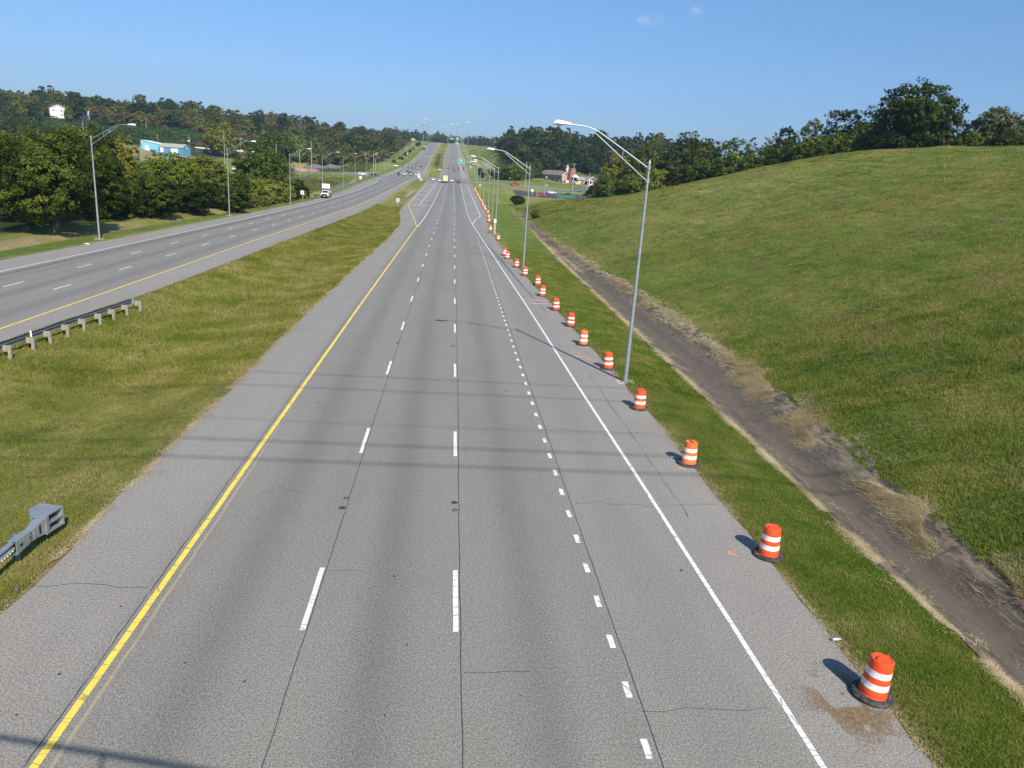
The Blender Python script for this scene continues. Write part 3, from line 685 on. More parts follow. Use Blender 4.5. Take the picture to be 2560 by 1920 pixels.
ribbon('lane', [(-318, 650), (-285, 640), (-250, 655), (-232, 645)], 5, .3, M['pad'], 'pale lane winding up the vine covered slope')
ribbon('lane', [(-225, 655), (-195, 655), (-170, 660)], 5, .3, M['pad'], 'pale lane along the top of the vine covered slope')

# ------------------------------------------------------------------ painted markings
class Strip:
    def __init__(s): s.v = []; s.f = []
    def line(s, fx, y0, y1, wd=.16, step=None, jit=.006, lift=.006, fw=None):
        ys = [y0]
        while ys[-1] < y1:
            st = step or (.5 if ys[-1] < 50 else 2.0 if ys[-1] < 200 else 6.0)
            ys.append(min(y1, ys[-1] + st))
        b = len(s.v)
        for i, y in enumerate(ys):
            x = fx(y) if callable(fx) else fx
            j = (random.random() - .5) * 2 * jit; q = fw(y) if fw else wd
            q = max(q, 0.02)
            z = float(pf(y)) + lift
            s.v += [(x - q / 2 + j, y, z), (x + q / 2 + j * .6, y, z)]
        for i in range(len(ys) - 1): s.f.append([b + 2 * i, b + 2 * i + 1, b + 2 * i + 3, b + 2 * i + 2])
    def quad(s, pts, lift=.006):
        b = len(s.v); s.v += [(x, y, float(pf(y)) + lift) for x, y in pts]; s.f.append([b + i for i in range(len(pts))])
    def build(s, name, mat, label):
        return struct(mesh_np(name, s.v, s.f, mat), label)
random.seed(3)
def interp(xs, ys): return lambda y: float(np.interp(y, xs, ys))
W_ = Strip(); Yl = Strip()
# carriageway we look along
Yl.line(interp([0, 60, 142, 175, 218, 265, 440], [-6.95, -6.75, -6.25, -8.7, -12.3, -12.6, -13.9]), -40, 440, .15)
rw = interp([0, 11, 25, 35, 61, 110, 158, 200, 420], [7.6, 7.6, 7.38, 7.15, 6.7, 5.6, 4.5, 4.15, 4.75])
W_.line(rw, -40, 432, .13)
W_.line(interp([142, 165, 223, 412], [-6.1, -5.8, -5.6, -5.5]), 142, 436, .17)
W_.line(-9.15, 219, 436, .17)
W_.line(interp([158, 173, 184, 190, 229, 318, 430], [4.6, 5.6, 7.0, 7.35, 7.5, 8.0, 8.4]), 158, 430, .17)
for k in range(-2, 18):
    y = 15.43 + 11.35 * k
    W_.line(.5 + .0022 * max(0, y), y, y + 2.85, .13, .4); W_.line(-3.1 + .0022 * max(0, y), y, y + 2.85, .13, .4)
y = 205.0
while y < 436:
    W_.line(1.0, y, y + 1.2, .17, 1.2); W_.line(-2.6, y, y + 1.2, .17, 1.2); y += 4.0
y = 9.7
while y < 128:
    W_.line(4.2 + .003 * y, y, y + .52, .14, .26); y += 1.72
def gore(xc, ys_, wd):
    for y in ys_:
        for q in (0, 5.0):
            W_.quad([(xc - wd / 2, y + q), (xc + wd / 2, y + q), (xc + wd / 2, y + q + .5), (xc - wd / 2, y + q + .5)])
gore(5.8, (193, 241, 278, 322, 358), 1.9); gore(-10.95, (216, 246, 284, 328, 368, 405), 2.2); gore(-7.4, (216, 246, 284, 328, 368, 405), 2.2)
# beyond the crossing
Yl.line(interp([510, 1400], [-5.2, -5.0]), 512, 1400, .22, 12)
W_.line(interp([512, 640, 760, 1400], [6.9, 6.2, 5.9, 5.9]), 512, 1400, .22, 12)
W_.line(interp([512, 560, 700], [9.6, 8.4, 6.1]), 512, 700, .2, 12)
y = 515.0
while y < 1300:
    for xx in (-1.5, 2.2): W_.line(xx, y, y + 3, .2, 3)
    y += 12.2
# oncoming carriageway
Yl.line(lambda y: float(LYEL(y)), -40, 440, .15)
W_.line(lambda y: float(LWHT(y)), -40, 445, .15)
for k in range(-4, 34):
    y = 57.9 + 11.35 * k
    W_.line(lambda v: float(LYEL(v)) - 3.8, y, y + 2.85, .14, 1); W_.line(lambda v: float(LYEL(v)) - 7.4, y + .1, y + 2.95, .14, 1)
Yl.line(interp([508, 560, 630, 1200], [-19.5, -20.2, -21.6, -23.6]), 540, 1200, .22, 12)
W_.line(interp([508, 600, 1200], [-40.2, -38.2, -34.2]), 508, 1200, .22, 12)
for xx in (-24.0, -27.6, -31.2, -34.8):
    W_.line(lambda y, xx=xx: xx + (y - 505) * .0015, 504, 560, .18, 6)
    y = 565.0
    while y < 1100: W_.line(xx + (y - 505) * .0015, y, y + 3, .2, 3); y += 12.2
W_.quad([(-38.5, 504), (-17.5, 504), (-17.5, 504.7), (-38.5, 504.7)]); W_.quad([(-13.6, 437.2), (9.4, 437.2), (9.4, 437.9), (-13.6, 437.9)])
W_.quad([(-36, 800), (-22, 800), (-22, 803), (-36, 803)])
W_.line(-16.8, 470, 470.3, 14)
Yl.build('road_marking', M['yellow_line'], 'solid yellow edge lines of both carriageways')
W_.build('road_marking', M['white_line'], 'white edge lines, lane dashes and dotted line')
G_ = Strip(); G_.line(interp([0, 20, 30, 60], [-6.62, -6.62, -6.66, -6.72]), -40, 34, .075, .4, .02, .004, lambda y: .08 * max(.05, min(1, (36 - y) / 14)))
G_.build('road_marking', M['old_yellow'], 'faded ghost of an old yellow line')
# tar-dark seams between the paving lanes
T_ = Strip()
def wob(x0, s): return lambda y: x0 + .0022 * max(0, y) + .025 * (float(_vn(np.array([y / 1.1]), np.array([s * 1.0]), 41)[0]) - .5) + .035 * (float(_vn(np.array([y / 6.0]), np.array([s * 1.0]), 42)[0]) - .5)
for x0, s in ((-3.0, 1), (.62, 2), (4.42, 3)): T_.line(wob(x0, s), -40, 150, .020, .35, .005, .005, lambda y: .019 + .00016 * y)
T_.line(wob(-7.12, 4), -40, 60, .022, .3, .02, .005)
for x0 in (-3.72, -7.3): T_.line(lambda y, x0=x0: float(LYEL(y)) + x0, 30, 260, .03, .6, .01, .005)
def across(y0, x0, x1, wd, amp, s):
    n = int((x1 - x0) / .15); b = len(T_.v)
    for i in range(n + 1):
        x = x0 + (x1 - x0) * i / n; yy = y0 + amp * (float(_vn(np.array([x / .6]), np.array([s * 1.0]), 51)[0]) - .5) * 2
        T_.v += [(x, yy - wd / 2, float(pf(yy)) + .005), (x, yy + wd / 2, float(pf(yy)) + .005)]
    for i in range(n): T_.f.append([b + 2 * i, b + 2 * i + 1, b + 2 * i + 3, b + 2 * i + 2])
for a in ((14.0, .7, 2.2, .018, .1, 1), (22.9, 4.6, 9.6, .018, .15, 2), (17.2, -10, -7.2, .02, .1, 3), (61.5, -9.7, -7.2, .05, .15, 4), (30.3, 4.5, 9.5, .02, .12, 5), (18.1, -3.0, -1.9, .012, .1, 6), (12.8, 4.4, 7.2, .014, .12, 7), (48, -9.9, -7, .03, .2, 8), (81, -9.7, -6.8, .05, .2, 9)): across(*a)
T_.build('road_seam', M['tar'], 'dark cracks along the joints between the lanes')
# survey paint on the shoulder
S_ = Strip()
for i in range(9):
    x = 6.9 + i * .27; S_.quad([(x, 62.9 + .3 * math.sin(i * 2.1)), (x + .22, 62.8 + .25 * math.cos(i)), (x + .24, 63.3 + .2 * math.sin(i)), (x + .02, 63.5)])
    S_.quad([(x - .25, 64.6 + .2 * math.sin(i * 1.3)), (x, 64.5), (x + .02, 64.9), (x - .22, 65.1)])
S_.build('road_marking', M['pink'], 'smudged pink survey paint on the right shoulder')
S_ = Strip()
for cx_, cy_, s in ((8.4, 44.2, .5), (8.9, 43.5, .35), (9.2, 42.2, .3), (8.9, 19.6, .13), (9.35, 26.3, .16), (8.2, 45.3, .3)):
    S_.quad([(cx_ - s, cy_ - .10), (cx_ + s * .8, cy_ - .25), (cx_ + s, cy_ - .05), (cx_ - s * .7, cy_ + .15)])
S_.build('road_marking', M['orange_mark'], 'short orange survey dashes beside the traffic drums')
# rubber rings left by old reflectors, and small stains
R_ = MB()
def ring(x, y, r, fill=True):
    n = 14; z = float(pf(y)) + .009
    vs = [(x + r * math.cos(2 * math.pi * k / n) * (1 + .12 * math.sin(3 * k)), y + r * math.sin(2 * math.pi * k / n), z) for k in range(n)]
    if fill: R_.add(vs, [list(range(n))])
    else:
        v2 = [(x + r * .55 * math.cos(2 * math.pi * k / n), y + r * .55 * math.sin(2 * math.pi * k / n), z) for k in range(n)]
        R_.add(vs + v2, [[k, (k + 1) % n, n + (k + 1) % n, n + k] for k in range(n)])
for x, y in ((.51, 22.62), (-3.07, 22.0)): ring(x, y, .115)
for x, y in ((.52, 22.05), (-3.05, 22.75)): ring(x, y, .09, False)
for x, y, r in ((.5, 45.5, .12), (-3.0, 45.6, .12), (-1.1, 17.9, .035), (-3.9, 13.6, .03), (-.6, 14.9, .025), (1.9, 13.2, .02), (7.0, 18.5, .05), (-5.3, 14.2, .03), (2.6, 25, .03), (3.2, 36, .06), (-.9, 12.6, .025), (5.2, 15.3, .02), (-7.9, 12.6, .03), (-7.7, 13.8, .035), (-7.5, 16.3, .03)): ring(x, y, r)
struct(R_.build('road_stain', M['tar']), 'dark rings and spots on the asphalt')
# skid marks on the shoulder and in the lanes
K_ = Strip()
K_.line(interp([60, 75, 95, 130], [8.0, 7.3, 6.6, 5.1]), 58, 128, .3, 2, .01, .004, lambda y: .28 * math.sin(math.pi * (y - 55) / 76))
K_.line(interp([19, 40], [8.35, 8.2]), 22, 44, .02, 1, .06, .005, lambda y: .03)
for x0, y0, y1 in ((2.0, 250, 430), (3.4, 300, 436), (-.4, 330, 436), (2.6, 215, 330)): K_.line(x0, y0, y1, .16, 6, .01, .004)
K_.build('skid_mark', simple('rubber_mark', (.12, .12, .12), .85, 0, .25, 1.5), 'dark tyre marks on the asphalt')
Wd = Strip()

# ------------------------------------------------------------------ concrete drain
def build_drain():
    ys = np.concatenate([np.arange(-60, 60, .8), np.arange(60, 232, 2.0)])
    X = []; Z = []; A = []
    for y in ys:
        kx, kz = knots_at(y)
        i = RRK + 2
        j1 = (float(_vn(np.array([y / 1.3]), np.array([2.0]), 61)[0]) - .5) * .5 * (1 if y < 200 else .3)
        j2 = (float(_vn(np.array([y / 1.7]), np.array([5.0]), 62)[0]) - .5) * .9 + (float(_vn(np.array([y / 6.]), np.array([5.0]), 63)[0]) - .5) * .8
        xs = [kx[i] + .10 + j1, kx[i] * .5 + kx[i + 1] * .5, kx[i + 1] - .45, kx[i + 1], kx[i + 1] + .45, kx[i + 1] * .5 + kx[i + 2] * .5, kx[i + 2] + .15 + j2 * .7]
        zz = [float(np.interp(x, kx, kz)) for x in xs]; zz[2] += .05; zz[4] += .05; zz[3] += .06
        X.append(xs); Z.append([z + .035 for z in zz])
        A.append([[0, 0, 1, 1], [.1, 0, .15, 1], [.8, 0, 0, 1], [1, 0, 0, 1], [.9, 0, 0, 1], [.2, 0, .25, 1], [0, 0, 1, 1]])
    X = np.array(X); Z = np.array(Z); A = np.array(A, dtype=float)
    Y = np.repeat(ys[:, None], X.shape[1], 1); n = X.shape[1]
    A[..., 2] *= np.clip(.35 + (Y / 160), 0, 1)
    # joints
    idx = np.arange(X.size).reshape(-1, n)
    F = np.stack([idx[:-1, :-1], idx[:-1, 1:], idx[1:, 1:], idx[1:, :-1]], -1).reshape(-1, 4)
    o = mesh_np('drain_channel', np.stack([X, Y, Z], -1).reshape(-1, 3), F, M['concrete'], smooth=True, attr={'wear': A.reshape(-1, 4)})
    struct(o, 'brown stained concrete drain between verge and hillside')
    b = MB()
    for y in np.arange(-58, 150, 3.05):
        kx, kz = knots_at(y); i = RRK + 2
        for a in ((i, i + 1), (i + 1, i + 2)):
            x0, x1, z0, z1 = kx[a[0]] + .3, kx[a[1]] - .3, kz[a[0]] + .05, kz[a[1]] + .05
            z0 = float(np.interp(x0, kx, kz)) + .045; z1 = float(np.interp(x1, kx, kz)) + .045
            b.add([(x0, y, z0), (x1, y, z1), (x1, y + .03, z1), (x0, y + .03, z0)], [[0, 1, 2, 3]])
    struct(b.build('drain_joint', M['tar']), 'dark joints across the concrete drain')
build_drain()
# ------------------------------------------------------------------ traffic drums
ORD = ['first', 'second', 'third', 'fourth', 'fifth', 'sixth', 'seventh', 'eighth', 'ninth', 'tenth', 'eleventh', 'twelfth', 'thirteenth', 'fourteenth', 'fifteenth', 'sixteenth', 'seventeenth', 'eighteenth', 'nineteenth', 'twentieth', 'twenty-first', 'twenty-second', 'twenty-third', 'twenty-fourth', 'twenty-fifth', 'twenty-sixth', 'twenty-seventh', 'twenty-eighth', 'twenty-ninth', 'thirtieth', 'thirty-first', 'thirty-second', 'thirty-third', 'thirty-fourth']
drum_orange2 = simple('faded_orange_plastic', (.80, .19, .045), .45, 0, .14, 5)
def make_drum(mat_or):
    t = thing('traffic_drum', '-', 'traffic drum', (0, 0, 0), 0, 'orange traffic drums along the right shoulder')
    prof = [(.300, .05, 0), (.305, .09, 0), (.292, .10, 0), (.290, .27, 0), (.286, .275, 1), (.283, .42, 1), (.283, .425, 0), (.272, .43, 0), (.270, .56, 0), (.268, .565, 1), (.264, .71, 1), (.264, .715, 0), (.254, .72, 0), (.250, .90, 0), (.238, .935, 0), (.205, .945, 0), (.200, .93, 0), (.06, .925, 0), (.001, .925, 0)]
    b = MB().lathe(prof, 32); b.build('drum', [mat_or, M['white_band']], t, True)
    h = MB(); h.tube([(-.17, 0, .925), (-.16, 0, .975), (-.08, 0, .992), (.08, 0, .992), (.16, 0, .975), (.17, 0, .925)], .018, 8)
    h.box(0, 0, .935, .36, .07, .03); h.build('handle', mat_or, t, True)
    r = MB().lathe([(.455, .0), (.462, .035), (.43, .085), (.33, .10), (.30, .07), (.28, .07)], 36); r.build('rubber_base', M['rubber'], t, True)
    return t
D0 = make_drum(M['orange'])
D1 = make_drum(drum_orange2)
drum_at = [(9.75, 13.25, 0, 'with a white scuffed ring base, straw blown around it'), (10.0, 19.5, 0, 'half on the grass with dark scuffs on its lower band'), (9.8, 26.8, 1, 'faded, with a loop handle and a scraped bottom band'),
 (9.55, 33.9, 0, 'just before the nearest street lamp'), (9.55, 41.5, 0, 'just beyond the nearest street lamp'), (9.1, 47.6, 1, 'amber, with a black smudge on its foot'), (9.2, 53.8, 0, None), (9.0, 60.3, 0, None), (8.65, 67.4, 0, None), (9.0, 74.2, 0, None),
 (8.35, 81.0, 0, None), (8.0, 88.0, 0, None), (7.5, 96.5, 0, None), (7.4, 100.5, 0, None), (7.9, 123.5, 0, None), (7.6, 143.2, 1, None), (8.5, 168.5, 0, None), (9.1, 182.5, 0, None)]
_ys = [202, 213, 221, 228, 236, 246, 257, 268, 281, 293, 305, 318, 334, 350, 368, 385]
drum_at += [(float(RR(y)) + .35 + (.3 if i % 3 == 0 else 0), float(y), 1 if i % 4 == 2 else 0, None) for i, y in enumerate(_ys)]
placed = set()
for i, (x, y, k, note) in enumerate(drum_at):
    lab = ('%s orange and white traffic drum from the bridge, ' % ORD[i]) + (note or 'on the edge of the right shoulder')
    lab = ' '.join(lab.split()[:16]).rstrip(',')
    src = (D0, D1)[k]
    z = max(float(pf(y)) if x < RR(y) else -9, gz(x, y)) + .003
    if k not in placed: placed.add(k); o = src; o.location = (x, y, z); o['label'] = lab
    else: o = dup(src, (x, y, z), 0, lab)
    rnd = random.Random(i)
    o.rotation_euler = (rnd.uniform(-.02, .02), (.075, .03, -.02)[i] if i < 3 else rnd.uniform(-.06, .06), rnd.uniform(-.6, .6) + (1.2 if i == 2 else 0))

# ------------------------------------------------------------------ street lamps
def make_lamp(group):
    t = thing('street_lamp', '-', 'street lamp', (0, 0, 0), 0, group)
    b = MB(); b.tube([(0, 0, .05), (0, 0, .35), (0, 0, 3), (0, 0, 11.55)], [.125, .115, .105, .062], 14)
    b.box(0, 0, .03, .42, .42, .05); b.tube([(0, 0, 11.55), (0, 0, 11.62), (0, 0, 11.76)], [.075, .075, .012], 12)
    for sx in (-1, 1):
        for sy in (-1, 1): b.tube([(sx * .15, sy * .15, .05), (sx * .15, sy * .15, .12)], .022, 6)
    b.build('pole', M['galv'], t, True)
    MB().box(0, 0, -.03, 1.0, .9, .1).build('footing', M['pad'], t)
    a = MB()
    up = [(-.05, 0, 11.36), (-1.0, 0, 11.92), (-2.0, 0, 12.50), (-2.75, 0, 12.93), (-3.1, 0, 13.06), (-3.5, 0, 13.14), (-3.95, 0, 13.17), (-4.3, 0, 13.18)]
    a.tube(up, [.032] * 4 + [.030] * 4, 8)
    a.tube([(-.05, 0, 10.72), (-2.9, 0, 12.84)], .028, 8)
    a.tube([(-1.42, 0, 11.75), (-1.42, 0, 12.16)], .02, 6)
    a.tube([(0, 0, 11.28), (0, 0, 11.44)], .10, 10); a.tube([(0, 0, 10.62), (0, 0, 10.80)], .10, 10)
    a.build('arm', M['galv'], t, True)
    h = MB(); 
    secs = [(-4.18, .07, .07, 13.17), (-4.22, .11, .10, 13.17), (-4.5, .155, .135, 13.18), (-4.8, .19, .17, 13.19), (-4.98, .175, .15, 13.18), (-5.07, .10, .07, 13.15)]
    n = 12; vs = []
    for x, hw, hh, zc in secs:
        for k in range(n):
            an = 2 * math.pi * k / n; zz = math.sin(an) * hh
            vs.append((x, math.cos(an) * hw, zc + (zz if zz > 0 else zz * .45)))
    fs = [[i * n + k, i * n + (k + 1) % n, (i + 1) * n + (k + 1) % n, (i + 1) * n + k] for i in range(len(secs) - 1) for k in range(n)]
    fs += [list(range(n)), [(len(secs) - 1) * n + k for k in reversed(range(n))]]
    h.add(vs, fs); hd = h.build('lamp_head', M['lamp_white'], t, True)
    MB().lathe([(.02, -.075), (.10, -.06), (.14, -.02), (.145, 0)], 14, 0, (-4.78, 0, 13.13)).build('lens', M['lens'], hd, True)
    return t
LG = 'galvanised street lamps along the right verge'
lampR = [(9.95, 38.7), (8.85, 88.5), (8.1, 136.6), (9.9, 183.2), (11.2, 231), (11.5, 279), (12.2, 335), (13.9, 567), (13.6, 625), (13.6, 684), (13.4, 745), (13.2, 806), (13, 868), (12.6, 932), (12.2, 1000), (12, 1070), (11.8, 1150), (11.6, 1240)]
lamp0 = make_lamp(LG)
def setlab(o, lab): o['label'] = lab; return o
for i, (x, y) in enumerate(lampR):
    where = 'along the right verge' if i else 'beside the traffic drums, its arm over the road'
    lab = '%s galvanised street lamp from the bridge %s' % (ORD[i], where)
    loc = (x, y, max(gz(x, y), -9) + .0)
    if i == 0: lamp0.location = loc; lamp0['label'] = lab
    else: dup(lamp0, loc, 0, lab)
lampL = [(-41.5, 93), (-40.3, 142.3), (-39.6, 192), (-39.6, 239), (-40.6, 291), (-43.8, 352), (-45.6, 415), (-45.2, 521), (-43.9, 574), (-43.6, 651), (-42.2, 718), (-41.6, 786), (-40.4, 896), (-38.5, 965), (-37.5, 1040), (-37, 1120), (-37, 1210)]
for i, (x, y) in enumerate(lampL):
    dup(lamp0, (x, y, gz(x, y)), math.pi, '%s street lamp from the bridge along the far verge of the oncoming carriageway' % ORD[i], 'street lamps along the far side of the oncoming carriageway')

# the tall lights of the interchange beyond the crest
def make_mast():
    t = thing('high_mast_light', '-', 'light mast', (0, 0, 0), 0, 'tall light masts at the interchange beyond the crest')
    MB().tube([(0, 0, 0), (0, 0, 35)], [.45, .17], 8).build('mast', M['galv'], t, True)
    b = MB()
    b.lathe([(.6, 34.0), (1.6, 34.1), (1.6, 34.4), (.6, 34.7)], 16)
    b.build('ring', M['galv'], t, True)
    for k in range(6):
        a = k * math.pi / 3
        MB().lathe([(.2, 34.9), (.8, 34.5), (.85, 33.7), (.6, 33.3)], 8, 0, (1.9 * math.cos(a), 1.9 * math.sin(a), 0)).build('floodlight', M['lamp_white'], t, True)
    return t
MASTS = [(-95.9, 1750, 97.4), (-79.7, 1650, 96.4), (-63.0, 1600, 101.0), (-58.2, 1500, 101.8), (-50.8, 1520, 100.7), (-45.4, 1900, 99.8), (-35.0, 1800, 101.8), (-19.4, 1700, 100.1), (-6.3, 1600, 100.3), (4.8, 1560, 100.3), (26.9, 1520, 101.8)]
m0 = make_mast()
for i, (x, y, ztop) in enumerate(MASTS):
    z = gz(x, y); s = (ztop - z) / 35.0
    lab = '%s high light mast from the left rising beyond the crest of the highway' % ORD[i]
    if i == 0: m0.location = (x, y, z); m0.scale = (1, 1, s); m0['label'] = lab
    else: dup(m0, (x, y, z), 0, lab, None, (1, 1, s))

# ------------------------------------------------------------------ guardrails
def wbeam(b, pts, z0=.46, h=.31, side=1, mi=0):
    """A corrugated steel rail along pts (x, y, ground z); side: which way the ridges point."""
    prof = [(.0, 0), (.05, .03), (.075, .07), (.05, .11), (.0, .135), (.0, .175), (.05, .20), (.075, .24), (.05, .28), (.0, .31)]
    n = len(prof); vs = []; P = [Vector(p) for p in pts]
    for i, p in enumerate(P):
        d = (P[min(i + 1, len(P) - 1)] - P[max(i - 1, 0)]); d.z = 0; d.normalize(); s = Vector((d.y, -d.x, 0)) * side
        for o_, z in prof: vs.append(tuple(p + s * (o_ + .0) + Vector((0, 0, z0 + z * h / .31))))
        for o_, z in prof: vs.append(tuple(p + s * (o_ - .012) + Vector((0, 0, z0 + z * h / .31))))
    fs = []
    for i in range(len(P) - 1):
        a = i * 2 * n; c = a + 2 * n
        for k in range(n - 1):
            fs.append([a + k, a + k + 1, c + k + 1, c + k]); fs.append([a + n + k, c + n + k, c + n + k + 1, a + n + k + 1])
        fs.append([a, c, c + n, a + n]); fs.append([a + n - 1, a + 2 * n - 1, c + 2 * n - 1, c + n - 1])
    b.add(vs, fs, mi)
t = thing('guardrail', 'steel guardrail on weathered wooden posts along the median side of the oncoming carriageway', 'guardrail', (-22.2, 40, 0))
RX = lambda y: float(np.interp(y, [0, 39, 46, 53, 60], [-22.9, -22.3, -21.95, -21.35, -21.0]))
rail = [(RX(y) - .40 + 22.2, y - 40, gz(RX(y), y) * .6 + .0) for y in np.arange(14, 53.6, .95)]
b = MB(); wbeam(b, rail, .44, .31, -1); b.build('rail', M['galv_dark'], t, True)
ye = rail[-1]; b = MB(); b.tube([(ye[0], ye[1], ye[2] + .44), (ye[0], ye[1], ye[2] + .78)], .10, 12); b.build('end_buffer', M['galv'], t, True)
for i, y in enumerate([14.2, 16.1, 18, 19.9, 21.8, 23.7, 25.6, 27.5, 29.4, 31.3, 33.2, 35.1, 37.1, 39.0, 41.0, 42.6, 44.4, 46.2, 48.0, 49.6, 51.3, 53.1]):
    x = RX(y); z = gz(x, y); rr_ = random.Random(i)
    p = MB().box(x + 22.2, y - 40, z + .33, .15, .17, .80, 0, 0, .97, .97, rr_.uniform(-.04, .04), rr_.uniform(-.04, .04)).build('post', M['wood'], t)
    MB().box(-.20, 0, .12, .24, .15, .30).build('spacer_block', M['wood'], p).location = (x + 22.2, y - 40, z + .45)
    if i == 14: MB().box(x + 22.2, y - 40 - .12, z + .95, .09, .02, .35).build('marker', M['white_paint'], t)

t = thing('guardrail', 'new galvanised guardrail ending in a flared steel impact head on the median grass', 'guardrail', (-10.9, 17.5, 0))
GX = lambda y: -.05 + (y) * .015
pts = [(GX(y), y, gz(-10.9 + GX(y), 17.5 + y)) for y in np.arange(-14, .95, .3)]
b = MB(); wbeam(b, pts, .50, .31, 1); b.build('rail', M['galv'], t, True)
zb = gz(-10.9, 18.5)
for i, y in enumerate((-12.1, -10.2, -8.3, -6.4, -4.5, -2.6, -.9, 1.15)):
    x = GX(y); z = gz(-10.9 + x, 17.5 + y)
    b = MB(); b.box(x - .20, y, z + .34, .012, .12, .8); b.box(x - .15, y, z + .34, .10, .01, .8); b.box(x - .26, y, z + .34, .012, .12, .8)
    b.build('post', M['galv'], t)
    if y < 0: MB().box(x - .08, y, z + .65, .12, .16, .3).build('spacer_block', M['rubber'] if 0 else M['galv'], t)
b = MB()   # feeder chute
b.add([(-.13, .62, zb + .42), (.10, .62, zb + .42), (.10, .62, zb + .80), (-.13, .62, zb + .80), (-.11, 1.45, zb + .44), (.10, 1.45, zb + .44), (.10, 1.45, zb + .74), (-.11, 1.45, zb + .74)],
      [[0, 1, 5, 4], [2, 3, 7, 6], [1, 2, 6, 5], [3, 0, 4, 7]])
b.add([(-.11, 1.45, zb + .44), (.10, 1.45, zb + .44), (.10, 1.45, zb + .74), (-.11, 1.45, zb + .74), (-.12, 1.95, zb + .36), (.14, 1.95, zb + .36), (.14, 1.95, zb + .82), (-.12, 1.95, zb + .82)],
      [[0, 1, 5, 4], [2, 3, 7, 6], [1, 2, 6, 5], [3, 0, 4, 7]])
for yy in (.63, 1.46): b.box(.105, yy, zb + .60, .015, .03, .36)
b.box(.085, .86, zb + .60, .045, .11, .08, 1); b.box(.125, 1.72, zb + .60, .02, .07, .24, 1)
for k in range(4): b.box(.105, 1.27 + (k % 2) * .04, zb + .46 + k * .08, .012, .04, .035, 1)
b.build('feeder_chute', [M['galv'], M['black'], M['white_paint']], t)
for k in range(5): MB().box(.082, .5 - k * .12, zb + .60, .02, .035, .03).build('bolt', M['white_paint'], t)
b = MB()
def plate(z):
    b.add([(-.20, 1.95, z), (.15, 1.95, z), (.28, 2.62, z), (-.40, 2.75, z), (-.50, 2.4, z), (-.20, 1.95, z + .02), (.15, 1.95, z + .02), (.28, 2.62, z + .02), (-.40, 2.75, z + .02), (-.50, 2.4, z + .02)],
          [[4, 3, 2, 1, 0], [5, 6, 7, 8, 9], [0, 1, 6, 5], [1, 2, 7, 6], [2, 3, 8, 7], [3, 4, 9, 8], [4, 0, 5, 9]])
plate(zb + .32); plate(zb + .57); plate(zb + .83)
b.add([(.28, 2.62, zb + .30), (-.40, 2.75, zb + .30), (-.40, 2.75, zb + .86), (.28, 2.62, zb + .86), (.29, 2.66, zb + .30), (-.39, 2.79, zb + .30), (-.39, 2.79, zb + .86), (.29, 2.66, zb + .86)],
      [[3, 2, 1, 0], [4, 5, 6, 7], [0, 1, 5, 4], [1, 2, 6, 5], [2, 3, 7, 6], [3, 0, 4, 7]])
b.add([(-.50, 2.4, zb + .33), (-.40, 2.75, zb + .33), (-.40, 2.75, zb + .84), (-.50, 2.4, zb + .84)], [[0, 1, 2, 3]])
b.add([(-.12, 1.95, zb + .35), (-.32, 2.45, zb + .35), (-.32, 2.45, zb + .83), (-.12, 1.95, zb + .83)], [[0, 1, 2, 3]])
b.box(.16, 2.02, zb + .58, .03, .16, .52)
b.build('impact_head', M['galv'], t)

def far_rail(name, label, pts, post_every=2, mat=None, side=1):
    p0 = pts[0]; t = thing(name, label, 'guardrail', (p0[0], p0[1], p0[2]))
    rel = [(p[0] - p0[0], p[1] - p0[1], p[2] - p0[2]) for p in pts]
    b = MB(); wbeam(b, rel, .42, .36, side); b.build('rail', mat or M['galv_dark'], t)
    for i, p in enumerate(rel[::post_every]):
        MB().box(p[0], p[1], p[2] + .36, .17, .2, .8).build('post', M['wood'], t)
pts = []
for y in np.arange(228, 440, 3.8):
    x = float(LO(y)) - .7 - (max(0, 236 - y) * .3) - max(0, y - 425) ** 1.5 * .12; pts.append((x, float(y), gz(x, float(y))))
far_rail('guardrail', 'long steel guardrail beside the oncoming carriageway behind the parked work truck', pts, 1, None, -1)
pts = [(x, y, gz(x, y)) for x, y in [(-46.5, 505), (-50, 498), (-54, 494), (-60, 491), (-68, 491), (-76, 493), (-84, 496), (-92, 501)]]
far_rail('guardrail', 'pale guardrail curving along the side street left of the crossing', pts, 1, M['galv'], -1)

